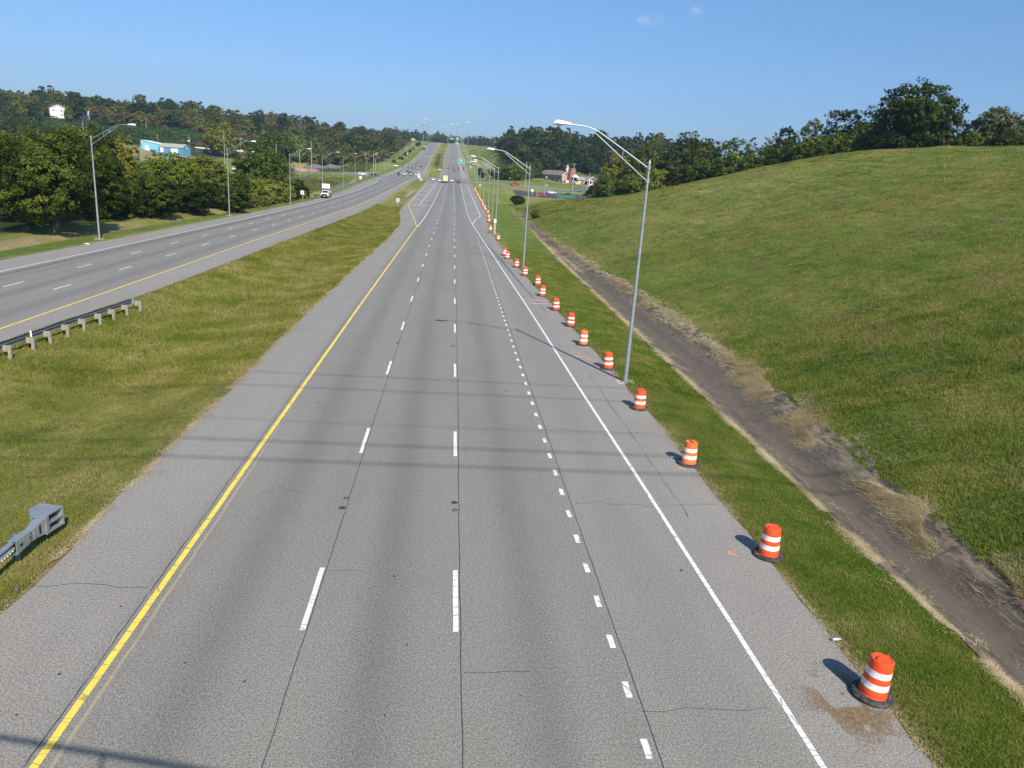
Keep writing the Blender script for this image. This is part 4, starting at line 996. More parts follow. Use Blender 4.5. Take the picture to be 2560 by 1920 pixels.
# chain link fences
def fence_mat():
    m, t_, b = newmat('chain_link'); b.inputs['Base Color'].default_value = (.42, .44, .45, 1); b.inputs['Metallic'].default_value = .4; b.inputs['Roughness'].default_value = .5
    tr = N(t_, 'ShaderNodeBsdfTransparent'); ms = N(t_, 'ShaderNodeMixShader'); ms.inputs[0].default_value = .42
    L(t_, tr.outputs[0], ms.inputs[1]); L(t_, b.outputs[0], ms.inputs[2]); L(t_, ms.outputs[0], t_.nodes['Material Output'].inputs['Surface']); return m
M['link'] = fence_mat()
def fence(label, pts, h=1.8):
    p0 = pts[0]; z0 = gz(*p0); t = thing('chain_link_fence', label, 'fence', (p0[0], p0[1], z0))
    P = []
    for a, c in zip(pts[:-1], pts[1:]):
        n = max(1, int(math.hypot(c[0] - a[0], c[1] - a[1]) / 3.2))
        P += [(a[0] + (c[0] - a[0]) * k / n, a[1] + (c[1] - a[1]) * k / n) for k in range(n)]
    P.append(pts[-1]); Z = [gz(*p) - z0 for p in P]; P = [(p[0] - p0[0], p[1] - p0[1]) for p in P]
    b = MB(); vs = []; 
    for p, z in zip(P, Z): vs += [(p[0], p[1], z), (p[0], p[1], z + h)]
    b.add(vs, [[2 * i, 2 * i + 2, 2 * i + 3, 2 * i + 1] for i in range(len(P) - 1)]); b.build('mesh', M['link'], t)
    MB().tube([(p[0], p[1], z + h) for p, z in zip(P, Z)], .03, 5).build('top_rail', M['galv'], t)
    for p, z in zip(P, Z): MB().tube([(p[0], p[1], z - .1), (p[0], p[1], z + h + .05)], .035, 6).build('post', M['galv'], t)
fence('pale chain link fence running from the bushes to the side street left of the crossing', [(-47.5, 288), (-46.5, 320), (-48, 350), (-50, 385), (-55, 440)])
fence('chain link fence crossing the weedy hollow below the gravel yard', [(-56, 330), (-66, 375), (-80, 415), (-82, 450)], 1.8)

# ------------------------------------------------------------------ signs
def text_mesh(txt, size, mat, parent, loc, depth=.01, bold=0.0, rz=0.0):
    cu = bpy.data.curves.new('lettering', 'FONT'); cu.body = txt; cu.size = size; cu.align_x = 'CENTER'; cu.align_y = 'CENTER'; cu.extrude = depth; cu.offset = bold
    tmp = bpy.data.objects.new('lettering', cu); link(tmp)
    me = bpy.data.meshes.new_from_object(tmp); bpy.data.objects.remove(tmp)
    o = bpy.data.objects.new('lettering', me); link(o); o.location = loc; o.rotation_euler = (math.pi / 2, 0, rz); me.materials.append(mat); o.parent = parent
    return o
def post_sign(label, x, y, w_, h, zc, face, posts=1, cat='sign', draw=None, diamond=False, pm=None, backonly=False):
    z = gz(x, y); t = thing('road_sign', label, cat, (x, y, z))
    for px in ([0] if posts == 1 else [-w_ * .32, w_ * .32]):
        MB().box(px, .05, zc / 2, .09, .07, zc + (h * .3)).build('post', pm or M['galv'], t)
    b = MB()
    if diamond:
        s = w_ / 2; vs = [(0, -.02, zc - s), (s, -.02, zc), (0, -.02, zc + s), (-s, -.02, zc)]
        vs += [(v[0], 0.01, v[2]) for v in vs]; b.add(vs, [[0, 1, 2, 3], [7, 6, 5, 4], [0, 4, 5, 1], [1, 5, 6, 2], [2, 6, 7, 3], [3, 7, 4, 0]])
    else: b.box(0, -.005, zc, w_, .03, h)
    b.build('panel', face, t)
    if draw: draw(t, zc)
    return t
def limit_marks(t, zc):
    b = MB()
    for dz, ww, hh in ((.28, .42, .07), (.14, .38, .07)): b.box(0, -.03, zc + dz, ww, .012, hh)
    for dx in (-.13, .13): b.box(dx, -.03, zc - .18, .17, .012, .32)
    b.build('symbol', M['black'], t)
post_sign('small white rectangular sign standing in the grass median before the crossing', -14.2, 204.5, .76, .95, 2.05, M['white_paint'], 1, 'sign', limit_marks)
def curve_arrow(t, zc):
    b = MB(); b.tube([(.05, -.035, zc - .42), (.05, -.035, zc - .1), (-.12, -.035, zc + .08), (-.12, -.035, zc + .35)], .07, 6); b.tube([(.22, -.035, zc - .4), (.22, -.035, zc)], .05, 6); b.build('symbol', M['black'], t)
post_sign('yellow diamond warning sign at the tip of the grass median', -16.1, 400, 1.75, 1.75, 2.7, M['yellow_sign'], 1, 'sign', curve_arrow, True)
post_sign('yellow diamond warning sign on the right verge among the lamp posts', 13.5, 372, 1.5, 1.5, 2.5, M['yellow_sign'], 1, 'sign', curve_arrow, True)
def bar_mark(t, zc):
    b = MB(); b.box(.02, -.03, zc - .02, .13, .012, .55); b.box(.02, -.03, zc + .22, .26, .012, .12); b.build('symbol', M['black'], t)
post_sign('white rectangular sign on a wooden post on the far verge before the work truck', -38.6, 202, .82, .98, 2.3, M['white_paint'], 1, 'sign', bar_mark, False, M['wood'])
post_sign('small white sign beside the fence at the left arm of the crossing', -50.5, 430, 1.3, 1.5, 2.0, M['white_wall'], 1, 'sign')
post_sign('small white sign on the slope left of the climbing carriageway', -45.6, 776, 1.2, 1.2, 2.4, M['white_paint'], 1, 'sign')
post_sign('small white sign on the right verge of the climbing carriageway', 14.5, 640, .9, 1.1, 2.6, M['white_paint'], 1, 'sign')
post_sign('small white sign at the median nose of the crossing', -19.4, 451, 1.4, 1.4, 2.2, M['white_paint'], 1, 'sign')
# white boxes on lamp posts and verge
def box_on(label, x, y, z, w_, h):
    t = thing('control_box', label, 'control box', (x, y, gz(x, y)))
    b = MB(); b.box(0, 0, h / 2 + z, w_, .4, h); b.box(0, 0, h + z + .03, w_ + .08, .48, .05); b.build('cabinet', M['white_paint'], t)
    MB().box(0, 0, z / 2, .3, .3, max(z, .1)).build('plinth', M['pad'], t)
box_on('white metal control box beside a street lamp on the right verge', 7.95, 135.9, 2.0, .45, .6)
box_on('white metal cabinet on the verge corner right of the crossing', 41.8, 398, 1.9, 1.2, 1.2)

def gantry(label, px, y, panels, pole_z, lettering=None):
    """A cantilever arm with green panels: (x, z above road, width, height)."""
    z = gz(px, y); t = thing('overhead_sign', label, 'sign', (px, y, z)); dz = float(pf(y)) - z
    MB().tube([(0, 0, 0), (0, 0, pole_z)], [.3, .22], 10).build('pole', M['galv'], t, True)
    xm = min(p[0] - p[2] / 2 for p in panels) - px
    b = MB(); zz = panels[0][1] + dz
    for q in (-.55, .55): b.tube([(0, 0, zz + q), (xm, 0, zz + q)], .11, 6)
    n = int(abs(xm) / 1.5)
    for k in range(n): b.tube([(xm * k / n, 0, zz - .55), (xm * (k + 1) / n, 0, zz + .55)], .05, 5)
    b.build('arm', M['galv'], t)
    for x, zc, w_, h in panels:
        pn = MB().box(x - px, -.28, zc + dz, w_, .06, h).build('panel', M['green_sign'], t)
        bd = MB(); e = .1
        for sx, sz, ww, hh in ((0, h / 2 - e, w_ - .1, .12), (0, -h / 2 + e, w_ - .1, .12), (-w_ / 2 + e, 0, .12, h - .1), (w_ / 2 - e, 0, .12, h - .1)): bd.box(x - px + sx, -.32, zc + dz + sz, ww, .02, hh)
        bd.build('border', M['white_paint'], pn)
    return t, dz
t, dz = gantry('nearest green overhead sign with two route shields, above the lanes past the crossing', 13.2, 600, [(5.9, 8.0, 5.6, 3.5)], 10.4)
b = MB()
for sx in (-.75, .75):
    x = 5.9 - 13.2 + sx; zc = 8.0 + dz + .75
    vs = [(x - .5, -.33, zc + .45), (x + .5, -.33, zc + .45), (x + .58, -.33, zc - .1), (x, -.33, zc - .62), (x - .58, -.33, zc - .1)]
    b.add(vs, [[4, 3, 2, 1, 0]])
for dzz, ww in ((-.45, 4.4), (-1.15, 2.9)):
    n = 11 if ww > 4 else 8
    for k in range(n):
        if (k * 7) % 5 != 4: b.box(5.9 - 13.2 - ww / 2 + ww * (k + .5) / n, -.33, 8.0 + dz + dzz, ww / n * .62, .02, .34)
b.build('shield_and_legend', M['white_paint'], t)
for q in (0,):
    tx = text_mesh('4', .78, M['green_sign'], t, (5.9 - 13.2 - .75, -.335, 8.0 + dz + .80)); tx = text_mesh('8', .78, M['green_sign'], t, (5.9 - 13.2 + .75, -.335, 8.0 + dz + .80))
t, dz = gantry('second green overhead sign, near the top of the climb', 12.8, 1030, [(4.2, 6.4, 6.2, 2.8)], 8.5)
b = MB()
for sx in (-.7, .7): b.box(4.2 - 12.8 + sx, -.33, 6.4 + dz + .2, .9, .02, 1.0)
b.build('legend', M['white_paint'], t)
t, dz = gantry('square green overhead sign on the crest of the highway', 12.5, 1370, [(5.6, 8.0, 5.6, 6.0)], 11)
b = MB(); b.box(5.6 - 12.5, -.33, 9.3 + dz, 1.8, .02, 1.6); b.box(5.6 - 12.5 + 1.2, -.33, 6.4 + dz, 1.2, .02, .8); b.build('legend', M['white_paint'], t)
t, dz = gantry('wide low green overhead sign beyond the crest left of the square one', -11.5, 1400, [(-3.6, 8.5, 7.2, 2.6)], 10)
MB().box(-3.6 + 11.5, -.33, 8.5 + dz, 5.5, .02, .5).build('legend', M['white_paint'], t)

# ------------------------------------------------------------------ traffic signals on span wires
def steel_pole(label, x, y, h, lum=True, rz=0.0):
    t = thing('signal_pole', label, 'signal pole', (x, y, gz(x, y)), rz)
    MB().tube([(0, 0, 0), (0, 0, h)], [.26, .16], 12).build('pole', M['galv'], t, True)
    if lum:
        MB().tube([(0, 0, h - .6), (.9, 0, h + .2), (1.8, 0, h + .3)], .06, 6).build('arm', M['galv'], t, True)
        MB().box(2.2, 0, h + .3, .9, .35, .2, 0, 0, .6, .8).build('lamp_head', M['lamp_white'], t)
    return t
SP = [('tall steel signal pole on the left corner of the crossing', -47.2, 466, 13.2, True, 0.0), ('steel signal pole on the right verge before the crossing', 13.3, 420, 11.4, True, math.pi), ('steel signal pole behind the far right corner of the crossing', 14.4, 506, 10.5, False, 0), ('steel signal pole at the near left corner of the median', -50.5, 512, 9.5, False, 0)]
for a in SP: steel_pole(*a)
def wire(label, a, c, sag=.4, r=.02, name='span_wire'):
    P = [tuple(np.array(a) * (1 - k / 12) + np.array(c) * k / 12 - np.array([0, 0, sag * 4 * (k / 12) * (1 - k / 12)])) for k in range(13)]
    o = MB().tube(P, r, 5).build(name, M['black'], None); return tag(o, label, 'cable')
za = gz(-47.2, 466); zc_ = gz(14.4, 506)
wire('long span wire carrying the far row of traffic signals', (-50.5, 512, gz(-50.5, 512) + 8.6), (14.4, 506, zc_ + 9.2), 1.0, .035)
wire('near span wire crossing from the tall pole to the right verge', (-47.2, 466, za + 10.3), (13.3, 420, gz(13.3, 420) + 8.4), 1.1, .035)
wire('short span wire between the two right signal poles', (13.3, 420, gz(13.3, 420) + 8.2), (14.4, 506, zc_ + 8.6), .8, .03)
def make_signal():
    t = thing('traffic_signal', '-', 'traffic signal', (0, 0, 0), 0, 'black traffic signals hung over the crossing')
    b = MB(); b.box(0, 0, 0, .46, .12, 1.35); b.box(0, -.10, 0, .34, .22, 1.15); b.tube([(0, 0, .6), (0, 0, 1.15)], .03, 6); b.build('housing', M['black'], t)
    for k, c in enumerate((-.36, 0, .36)):
        MB().tube([(0, -.22, c), (0, -.40, c + .02)], .13, 10).build('visor', M['black'], t)
    return t
s0 = make_signal()
sig = [(-36.77, 504, 10.07, 'leftmost black traffic signal over the crossing'), (-35.81, 506, 10.86, 'black traffic signal second from the left'), (-32.19, 502, 10.61, 'black traffic signal left of the white name sign'), (-28.75, 502, 10.66, 'black traffic signal right of the white name sign'), (-23.74, 502, 10.56, 'black traffic signal above the queue of waiting cars'), (-10.41, 502, 11.55, 'black traffic signal over the tip of the far median'), (-7.01, 502, 11.66, 'black traffic signal left of the grey name sign'), (-3.01, 502, 11.57, 'black traffic signal over the yellow edge line of the climb'), (0.42, 502, 11.79, 'black traffic signal over the left lane of the climb'), (3.64, 502, 11.93, 'black traffic signal over the middle lane of the climb'), (6.82, 502, 12.14, 'black traffic signal over the right lane of the climb'), (1.18, 443, 9.86, 'lone black traffic signal hanging lower and nearer than the row')]
for i, (x, y, z, lab) in enumerate(sig):
    if i == 0: s0.location = (x, y, z); s0['label'] = lab
    else: dup(s0, (x, y, z), 0, lab)
ts = thing('street_name_sign', 'long white name sign hung among the left traffic signals', 'sign', (-36.3, 500, 10.9))
MB().box(0, 0, 0, 2.7, .05, .55, 0, 0, 1, 1, 0, .04).build('panel', M['white_paint'], ts)
ts = thing('street_name_sign', 'long grey name sign hung beside the right traffic signals', 'sign', (-8.3, 500, 10.4))
MB().box(0, 0, 0, 1.7, .05, .4).build('panel', M['white_wall'], ts)

# ------------------------------------------------------------------ utility poles and overhead lines
def make_upole(h, arms=1, transformer=False, lamp=False, mat=None):
    t = thing('utility_pole', '-', 'utility pole', (0, 0, 0))
    MB().tube([(0, 0, -.3), (0, 0, h)], [.24, .15], 8).build('pole', mat or M['pole_wood'], t, True)
    for k in range(arms):
        z = h - .5 - k * 1.3
        ca_ = MB(); ca_.box(0, -.15, z, 2.6, .13, .15)
        for q in (-1.1, -.45, .45, 1.1): ca_.box(q, -.15, z + .17, .09, .09, .2)
        ca_.build('crossarm', M['pole_wood'], t)
    if transformer:
        for q in (-.55, .55): MB().lathe([(.33, 0), (.36, .1), (.36, 1.1), (.2, 1.25)], 12, 0, (q, -.3, h - 3.4)).build('transformer', M['white_wall'], t, True)
    if lamp: MB().box(.9, 0, h - .3, 1.4, .3, .22).build('lamp_head', M['lamp_white'], t)
    return t
UP = [('u1', -159.4, 556.3, 26.4, 1, 0, 0, 'tall utility pole with a low crossarm left of the second street lamp'),
 ('u2', -165.9, 622.2, 23.7, 2, 0, 1, 'utility pole with two crossarms behind the round green tree'),
 ('u3', -80.2, 413.9, 16.2, 0, 0, 0, 'bare pole standing in the weedy hollow'),
 ('u4', -83.8, 467.5, 21.5, 0, 0, 0, 'tall bare pole beside the grey stone heap'),
 ('u5', -96.6, 433.4, 17.9, 0, 0, 0, 'pole rising out of the round green tree'),
 ('u6', -272.7, 600.2, 27.6, 0, 0, 0, 'bare pole above the big dark tree on the left'),
 ('u7', -215.8, 510.5, 20.7, 1, 0, 0, 'utility pole left of the narrow yellow tree'),
 ('u8', -210.2, 488.6, 16.6, 0, 0, 0, 'leaning pole between the street lamp and the yellow tree'),
 ('u9', -203.5, 525.0, 15.3, 0, 0, 1, 'short lamp pole in the grass before the light blue workshop'),
 ('u10', -223.8, 609.9, 21.6, 1, 0, 0, 'utility pole behind the roof of the blue workshop'),
 ('u11', -203.1, 617.2, 21.5, 1, 1, 0, 'utility pole with transformers before the white tank'),
 ('u12', -250.1, 659.3, 34.6, 0, 0, 0, 'bare pole beside the pale winding lane'),
 ('u13', -266.9, 744.7, 40.5, 0, 0, 0, 'pole at the left end of the vine slope top'),
 ('u14', -265.9, 779.8, 43.2, 0, 0, 0, 'pole above the middle of the vine slope'),
 ('u15', -256.2, 792.3, 44.7, 1, 0, 0, 'pole with crossarm above the vine slope'),
 ('u16', -257.7, 819.7, 46.4, 0, 0, 0, 'left one of the two close poles above the vine slope'),
 ('u17', -249.1, 805.1, 46.8, 0, 0, 0, 'right one of the two close poles above the vine slope'),
 ('r1', 67.7, 429.1, 18.6, 1, 0, 0, 'tall utility pole between the parking lot and the church'),
 ('r2', 99.3, 555.2, 15.1, 0, 0, 0, 'left of the two poles right of the church'),
 ('r3', 101.2, 550.8, 13.3, 0, 0, 0, 'right of the two poles right of the church'),
 ('r4', 93.7, 429.1, 7.8, 0, 0, 0, 'short pole in the shade of the yellow tree'),
 ('r5', 42.4, 444.8, 18.0, 0, 0, 0, 'tall pole behind the second street lamp'),
 ('l1', 48.4, 398.5, 6.5, 0, 0, 1, 'pale lamp pole in the parking lot between the cars'),
 ('l2', 73.4, 413.9, 7.8, 0, 0, 1, 'pale lamp pole at the right end of the parking lot'),
 ('r6', 82.0, 592.0, 14.2, 1, 1, 0, 'utility pole with transformers behind the church roof'),
 ('l3', 43.2, 387.5, 4.4, 0, 0, 0, 'thin pole at the left end of the parking lot')]
for nm, x, y, ztop, arms, tr, lp, lab in UP:
    z = gz(x, y); o = make_upole(ztop - z, arms, tr, lp); o.location = (x, y, z); o['label'] = lab; o['group'] = 'wooden utility poles around the valley'
def UPp(nm, dx=0, dz=-.3):
    for q in UP:
        if q[0] == nm: return (q[1] + dx, q[2], q[3] + dz)
for a, c, s, lab in (('u3', 'u1', 2.0, 'thin power line from the hollow up towards the vine covered slope'), ('u4', 'u5', 1.2, 'thin power line between the two poles beside the side street'), ('u1', 'u11', 2.0, 'thin power line above the blue workshop'),
                     ('r5', 'r1', .9, 'thin power line above the red brick church'), ('u7', 'u10', 1.5, 'thin power line beside the grey roofed shed'), ('u13', 'u15', 1.0, 'thin power line on top of the vine covered slope')):
    wire(lab, UPp(a), UPp(c), s, .03, 'power_line')
a = UPp('r1'); wire('thin power line running from the church towards the hedge', a, (150, 400, 14), 1.5, .03, 'power_line')
a = UPp('r5'); wire('thin power line crossing the highway behind the lamp arms', a, (-83.8, 467.5, 20.5), 2.2, .03, 'power_line')
# high transmission conductors overhead: out of the picture, their blurred shadows cross the road
for i, (ys_, r) in enumerate(((37.5, .026), (35.1, .026), (30.1, .016), (27.65, .035), (25.75, .038))):
    hh = 24.0; y0 = ys_ - 1.12 * hh; x0 = .43 * hh
    k = .0
    P = [(x, y0 - .012 * (x - x0) + .00003 * (x - x0) ** 2, hh + .00025 * (x - x0) ** 2) for x in np.linspace(-150, 160, 40)]
    o = MB().tube(P, r, 6).build('overhead_conductor', M['black'], None); tag(o, 'high transmission conductor above the bridge, out of the picture', 'cable', 'transmission conductors above the bridge')

# ------------------------------------------------------------------ bridge rail behind the frame
br = thing('bridge_railing', 'low steel railing of the overbridge just below the frame', 'railing', (0, 0, 9.1))
def brail(x): return .05 - .21 * (x) * .42
b = MB(); b.tube([(x, .14 - .21 * (x + .35) , .9) for x in np.linspace(-40, 3.5, 12)], .05, 6); b.build('top_rail', M['galv'], br)
for x in np.linspace(-40, 3.2, 19): MB().tube([(x, .14 - .21 * (x + .35), -.2), (x, .14 - .21 * (x + .35), .9)], .035, 5).build('post', M['galv'], br)
struct(MB().box(0, -3.4, 8.55, 90, 6.4, .6).build('bridge_deck', M['pad']), 'concrete deck of the overbridge the picture is taken from')

# ------------------------------------------------------------------ litter
def litter(name, label, x, y, shape, mat):
    o = shape.build(name, mat); tag(o, label, 'litter'); o.location = (x, y, max(gz(x, y), float(pf(y)) if RL(y) < x < RR(y) else -9) + .02); return o
litter('plastic_bottle', 'crushed clear plastic bottle at the edge of the shoulder between drums', 9.95, 15.2, MB().tube([(-.12, 0, .04), (-.08, .01, .045), (.06, .03, .04), (.10, .035, .035), (.13, .04, .03)], [.03, .036, .034, .02, .014], 10), simple('bottle_plastic', (.45, .52, .60), .15, 0, .1, 6))
litter('paper_scrap', 'white paper scrap lying on the hillside grass', 21.3, 18.9, MB().box(0, 0, .12, .26, .14, .03, 0, .5, .8, .9, .3, .2), M['white_paint'])
litter('paper_scrap', 'small white scrap beside the third traffic drum', 9.35, 27.4, MB().box(0, 0, .02, .16, .08, .03, 0, .2, .7, .9), M['white_paint'])
litter('paper_scrap', 'white scrap at the foot of the far verge', -40.2, 87, MB().box(0, 0, .05, .5, .3, .08, 0, .4, .6, .9), M['white_paint'])
litter('paper_scrap', 'blue scrap in the median grass beside the impact head', -10.25, 17.0, MB().box(0, 0, .02, .09, .07, .04, 0, .4, .6, .9), simple('blue_scrap', (.10, .12, .30), .5))

# ------------------------------------------------------------------ median drains and planting bed
for y0, y1, lab in ((172, 212, 'shallow stone lined gutter in the median grass, the nearer one'), (272, 332, 'shallow stone lined gutter in the median grass, the farther one')):
    b = MB(); n = 20
    for dx, ww, mi, zz in ((-.62, .22, 0, .06), (0, 1.0, 1, -.0), (.62, .22, 0, .06)):
        vs = []
        for k in range(n + 1):
            y = y0 + (y1 - y0) * k / n; x = -16.3 + dx; z = gz(-16.3, y) + .08 + zz
            vs += [(x - ww / 2, y, z), (x + ww / 2, y, z)]
        b.add(vs, [[2 * k, 2 * k + 1, 2 * k + 3, 2 * k + 2] for k in range(n)], mi)
    struct(b.build('median_gutter', [M['pad'], M['dirt']]), lab)
# ------------------------------------------------------------------ vehicles (front towards -Y)
def wheels(t, W, yf, yr, r=.33, wd=.22):
    for y in (yf, yr):
        for s in (-1, 1):
            w_ = MB().tube([(s * (W / 2 - wd), y, r), (s * W / 2, y, r)], r, 18).build('wheel', M['tyre'], t, True)
            MB().tube([(s * (W / 2 - .02), y, r), (s * (W / 2 + .012), y, r)], r * .62, 12).build('rim', M['rim'], w_)
def car(kind, paint, label, cat, x, y, rz=0.0, group='vehicles waiting or passing at the crossing'):
    if (kind, paint.name) in CARS:
        return dup(CARS[(kind, paint.name)], (x, y, road_z(x, y)), rz, label)
    t = thing({'sedan': 'parked_car', 'suv': 'sport_utility_vehicle', 'pickup': 'pickup_truck', 'van': 'delivery_van'}[kind] if kind != 'sedan' else 'sedan_car', label, cat, (x, y, road_z(x, y)), rz, group)
    if kind == 'sedan':
        Ln, W = 4.7, 1.82
        body = [(-2.35, .30), (-2.35, .62), (-2.2, .78), (-1.15, .93), (1.55, .98), (2.25, .95), (2.36, .72), (2.36, .32), (2.1, .2), (-2.1, .2)]
        cab = [(-1.25, .92), (-.45, 1.40), (.75, 1.43), (1.75, .97)]; glass = [(-1.08, .95), (-.42, 1.33), (.72, 1.36), (1.52, .99)]; ins = (0, .2, .2, 0); rl = (-.40, .72, 1.42)
    elif kind == 'suv':
        Ln, W = 4.8, 1.95
        body = [(-2.38, .38), (-2.38, .85), (-2.2, 1.0), (-1.2, 1.12), (2.25, 1.12), (2.40, 1.0), (2.42, .4), (2.1, .26), (-2.1, .26)]
        cab = [(-1.3, 1.1), (-.55, 1.68), (2.0, 1.70), (2.34, 1.1)]; glass = [(-1.1, 1.14), (-.5, 1.58), (1.9, 1.60), (2.2, 1.14)]; ins = (0, .16, .16, 0); rl = (-.5, 1.95, 1.69)
    elif kind == 'pickup':
        Ln, W = 5.7, 2.0
        body = [(-2.85, .45), (-2.85, 1.0), (-2.7, 1.12), (-1.3, 1.18), (.9, 1.18), (.92, 1.12), (2.80, 1.12), (2.85, .5), (2.5, .36), (-2.5, .36)]
        cab = [(-1.4, 1.15), (-.7, 1.80), (.75, 1.82), (.95, 1.15)]; glass = [(-1.2, 1.2), (-.66, 1.70), (.68, 1.72), (.84, 1.2)]; ins = (0, .15, .15, 0); rl = (-.65, .75, 1.81)
    else:
        Ln, W = 5.6, 2.0
        body = [(-2.8, .4), (-2.8, .95), (-2.2, 1.2), (-1.6, 1.25), (2.75, 1.3), (2.8, .5), (2.4, .3), (-2.4, .3)]
        cab = [(-1.75, 1.22), (-1.0, 2.2), (2.6, 2.35), (2.76, 1.28)]; glass = [(-1.55, 1.28), (-.98, 2.0), (-.2, 2.02), (-.2, 1.28)]; ins = (0, .12, .12, 0); rl = (-1, 2.6, 2.3)
    b = MB(); b.prism(body, -W / 2, W / 2, 0, [.05] * len(body)); b.prism(cab, -W / 2 + .08, W / 2 - .08, 0, ins)
    if kind == 'pickup': b.box(0, 1.85, 1.14, W - .35, 1.75, .03)
    b.build('body', paint, t)
    b = MB(); b.prism(glass, -W / 2 + .065, W / 2 - .065, 0, tuple(i * .93 for i in ins))
    f0, f1 = cab[0], cab[1]; r0, r1 = cab[-1], cab[-2]
    def pane(a, c, s0, s1, off):
        h0, h1 = W / 2 - .08 - .1, W / 2 - .08 - .3
        q = lambda p, e: (p[0] + off, p[1] + .012)
        A = (a[0] * .9 + c[0] * .1, a[1] * .9 + c[1] * .1); B_ = (a[0] * .12 + c[0] * .88, a[1] * .12 + c[1] * .88)
        b.add([(-h0, A[0] + off, A[1] + .015), (h0, A[0] + off, A[1] + .015), (h1, B_[0] + off, B_[1] + .015), (-h1, B_[0] + off, B_[1] + .015)], [[0, 1, 2, 3]])
    pane(f0, f1, 0, 0, -.02)
    if kind != 'van': pane(r0, r1, 0, 0, .02)
    else: b.box(0, 2.74, 1.85, 1.3, .06, .5)
    b.build('window', M['glass'], t)
    fy, ry = body[0][0], max(p[0] for p in body); lz = .66 if kind == 'sedan' else .85
    for s in (-1, 1):
        MB().box(s * (W / 2 - .28), fy + .02, lz, .36, .10, .16).build('headlight', M['clear_light'], t)
        MB().box(s * (W / 2 - .24), ry - .02, lz + .12, .3, .10, .18).build('tail_light', M['red_light'], t)
        MB().box(s * (W / 2 + .06), cab[0][0] + .35, cab[0][1] + .08, .16, .1, .12).build('mirror', M['black'], t)
    g = MB(); g.box(0, fy - .005, lz - .08, W * .5, .05, .2); g.box(0, fy + .01, .36, W * .9, .08, .2); g.box(0, ry - .01, .36, W * .9, .08, .2); g.build('grille', M['black'], t)
    MB().box(0, ry + .01, lz + .0, .34, .04, .15).build('number_plate', M['white_wall'], t)
    wheels(t, W, fy + .92, ry - .95, .34 if kind == 'sedan' else .38)
    CARS[(kind, paint.name)] = t
    return t
CARS = {}
def road_z(x, y):
    on = LO(y) < x < LI(y) or RL(y) < x < RR(y) or (436 < y < 512 and LO(y) < x < RR(y))
    return (float(pf(y)) if on else gz(x, y) + .13) + .01
PW = car_paint('white_car_paint', (.78, .78, .78)); PK = car_paint('black_car_paint', (.012, .013, .018)); PB = car_paint('dark_blue_car_paint', (.02, .035, .07)); PR = car_paint('red_car_paint', (.42, .015, .02))
PG = car_paint('grey_car_paint', (.16, .17, .18)); PS = car_paint('silver_car_paint', (.42, .43, .45)); PBL = car_paint('blue_car_paint', (.02, .07, .30)); PDR = car_paint('dark_red_car_paint', (.16, .015, .02))
car('suv', PB, 'dark blue hatchback waiting first in the leftmost oncoming lane', 'car', -34.6, 500)
car('suv', PW, 'white sport utility vehicle waiting first in the second oncoming lane', 'car', -30.9, 503)
car('suv', PW, 'white sport utility vehicle second in the queue of the second oncoming lane', 'car', -30.7, 513)
car('pickup', PK, 'dark pickup truck third in the queue of the second oncoming lane', 'pickup truck', -30.4, 527)
car('sedan', PW, 'white sedan waiting first in the third oncoming lane', 'car', -27.0, 504.5)
car('sedan', PG, 'grey sedan behind the white sedan of the third oncoming lane', 'car', -26.8, 515)
car('suv', PS, 'silver car stopped further back between the queues', 'car', -29.7, 560)
car('van', PG, 'dark van last in the queue of the second oncoming lane', 'van', -30.2, 576)
car('suv', PW, 'white car with dark bumper waiting first in the innermost oncoming lane', 'car', -23.2, 503.5)
car('van', PW, 'white delivery van second in the queue of the innermost oncoming lane', 'van', -22.6, 515)
car('sedan', PW, 'white car rolling up behind in the third oncoming lane', 'car', -26.1, 600)
car('sedan', PK, 'black car following the rolling white car', 'car', -26.2, 620)
car('sedan', PS, 'silver car last of the oncoming file before the climb', 'car', -25.9, 644)
car('pickup', PW, 'white pickup driving away in the left turn lane', 'car', -11.1, 456, math.pi)
car('sedan', PW, 'white sedan driving away beside the yellow truck', 'car', -7.3, 450, math.pi)
car('suv', PW, 'white car driving away in the lane right of the yellow truck', 'car', -.3, 457, math.pi)
car('suv', PDR, 'dark red car driving away in the right lane at the crossing', 'car', 3.6, 448, math.pi)
car('sedan', PS, 'distant pale car climbing towards the crest', 'car', .6, 960, math.pi)
car('suv', PW, 'white sport utility vehicle entering from the left side street', 'car', -54, 470, math.pi / 2)
car('sedan', PK, 'black sedan entering from the left side street', 'car', -46.8, 468.5, math.pi / 2)
G2 = 'vehicles on the side street and parking lot'
car('pickup', PR, 'red pickup truck driving along the right side street', 'pickup truck', 37.5, 457, math.pi / 2 + .2, G2)
car('sedan', PW, 'white car parked in the black parking lot', 'car', 54.5, 416, math.pi / 2, G2)
car('sedan', PBL, 'blue car parked between the white and the red one', 'car', 50.3, 406, math.pi / 2, G2)
car('suv', PR, 'red vehicle parked nearest the grass knoll', 'car', 46.4, 393, math.pi / 2, G2)
car('pickup', PK, 'black pickup at the right end of the parking lot', 'pickup truck', 61.5, 404, math.pi / 2, G2)
car('pickup', PG, 'dark pickup turning out of the church drive', 'pickup truck', 71.5, 441, math.pi / 2, G2)
car('suv', PG, 'dark vehicle second at the mouth of the church drive', 'car', 76.5, 438.5, math.pi / 2, G2)
car('van', PK, 'black van nearest the hedge on the right side street', 'van', 78.8, 430, .3, G2)
car('suv', PDR, 'dark red car parked before the blue workshop', 'car', -204.3, 548, .8, 'vehicles around the blue workshop')
car('pickup', PW, 'white pickup standing above the dark retaining wall', 'pickup truck', -158, 627, 1.4, 'vehicles around the blue workshop')
car('van', PW, 'white van standing above the dark retaining wall', 'van', -165, 629, 1.5, 'vehicles around the blue workshop')
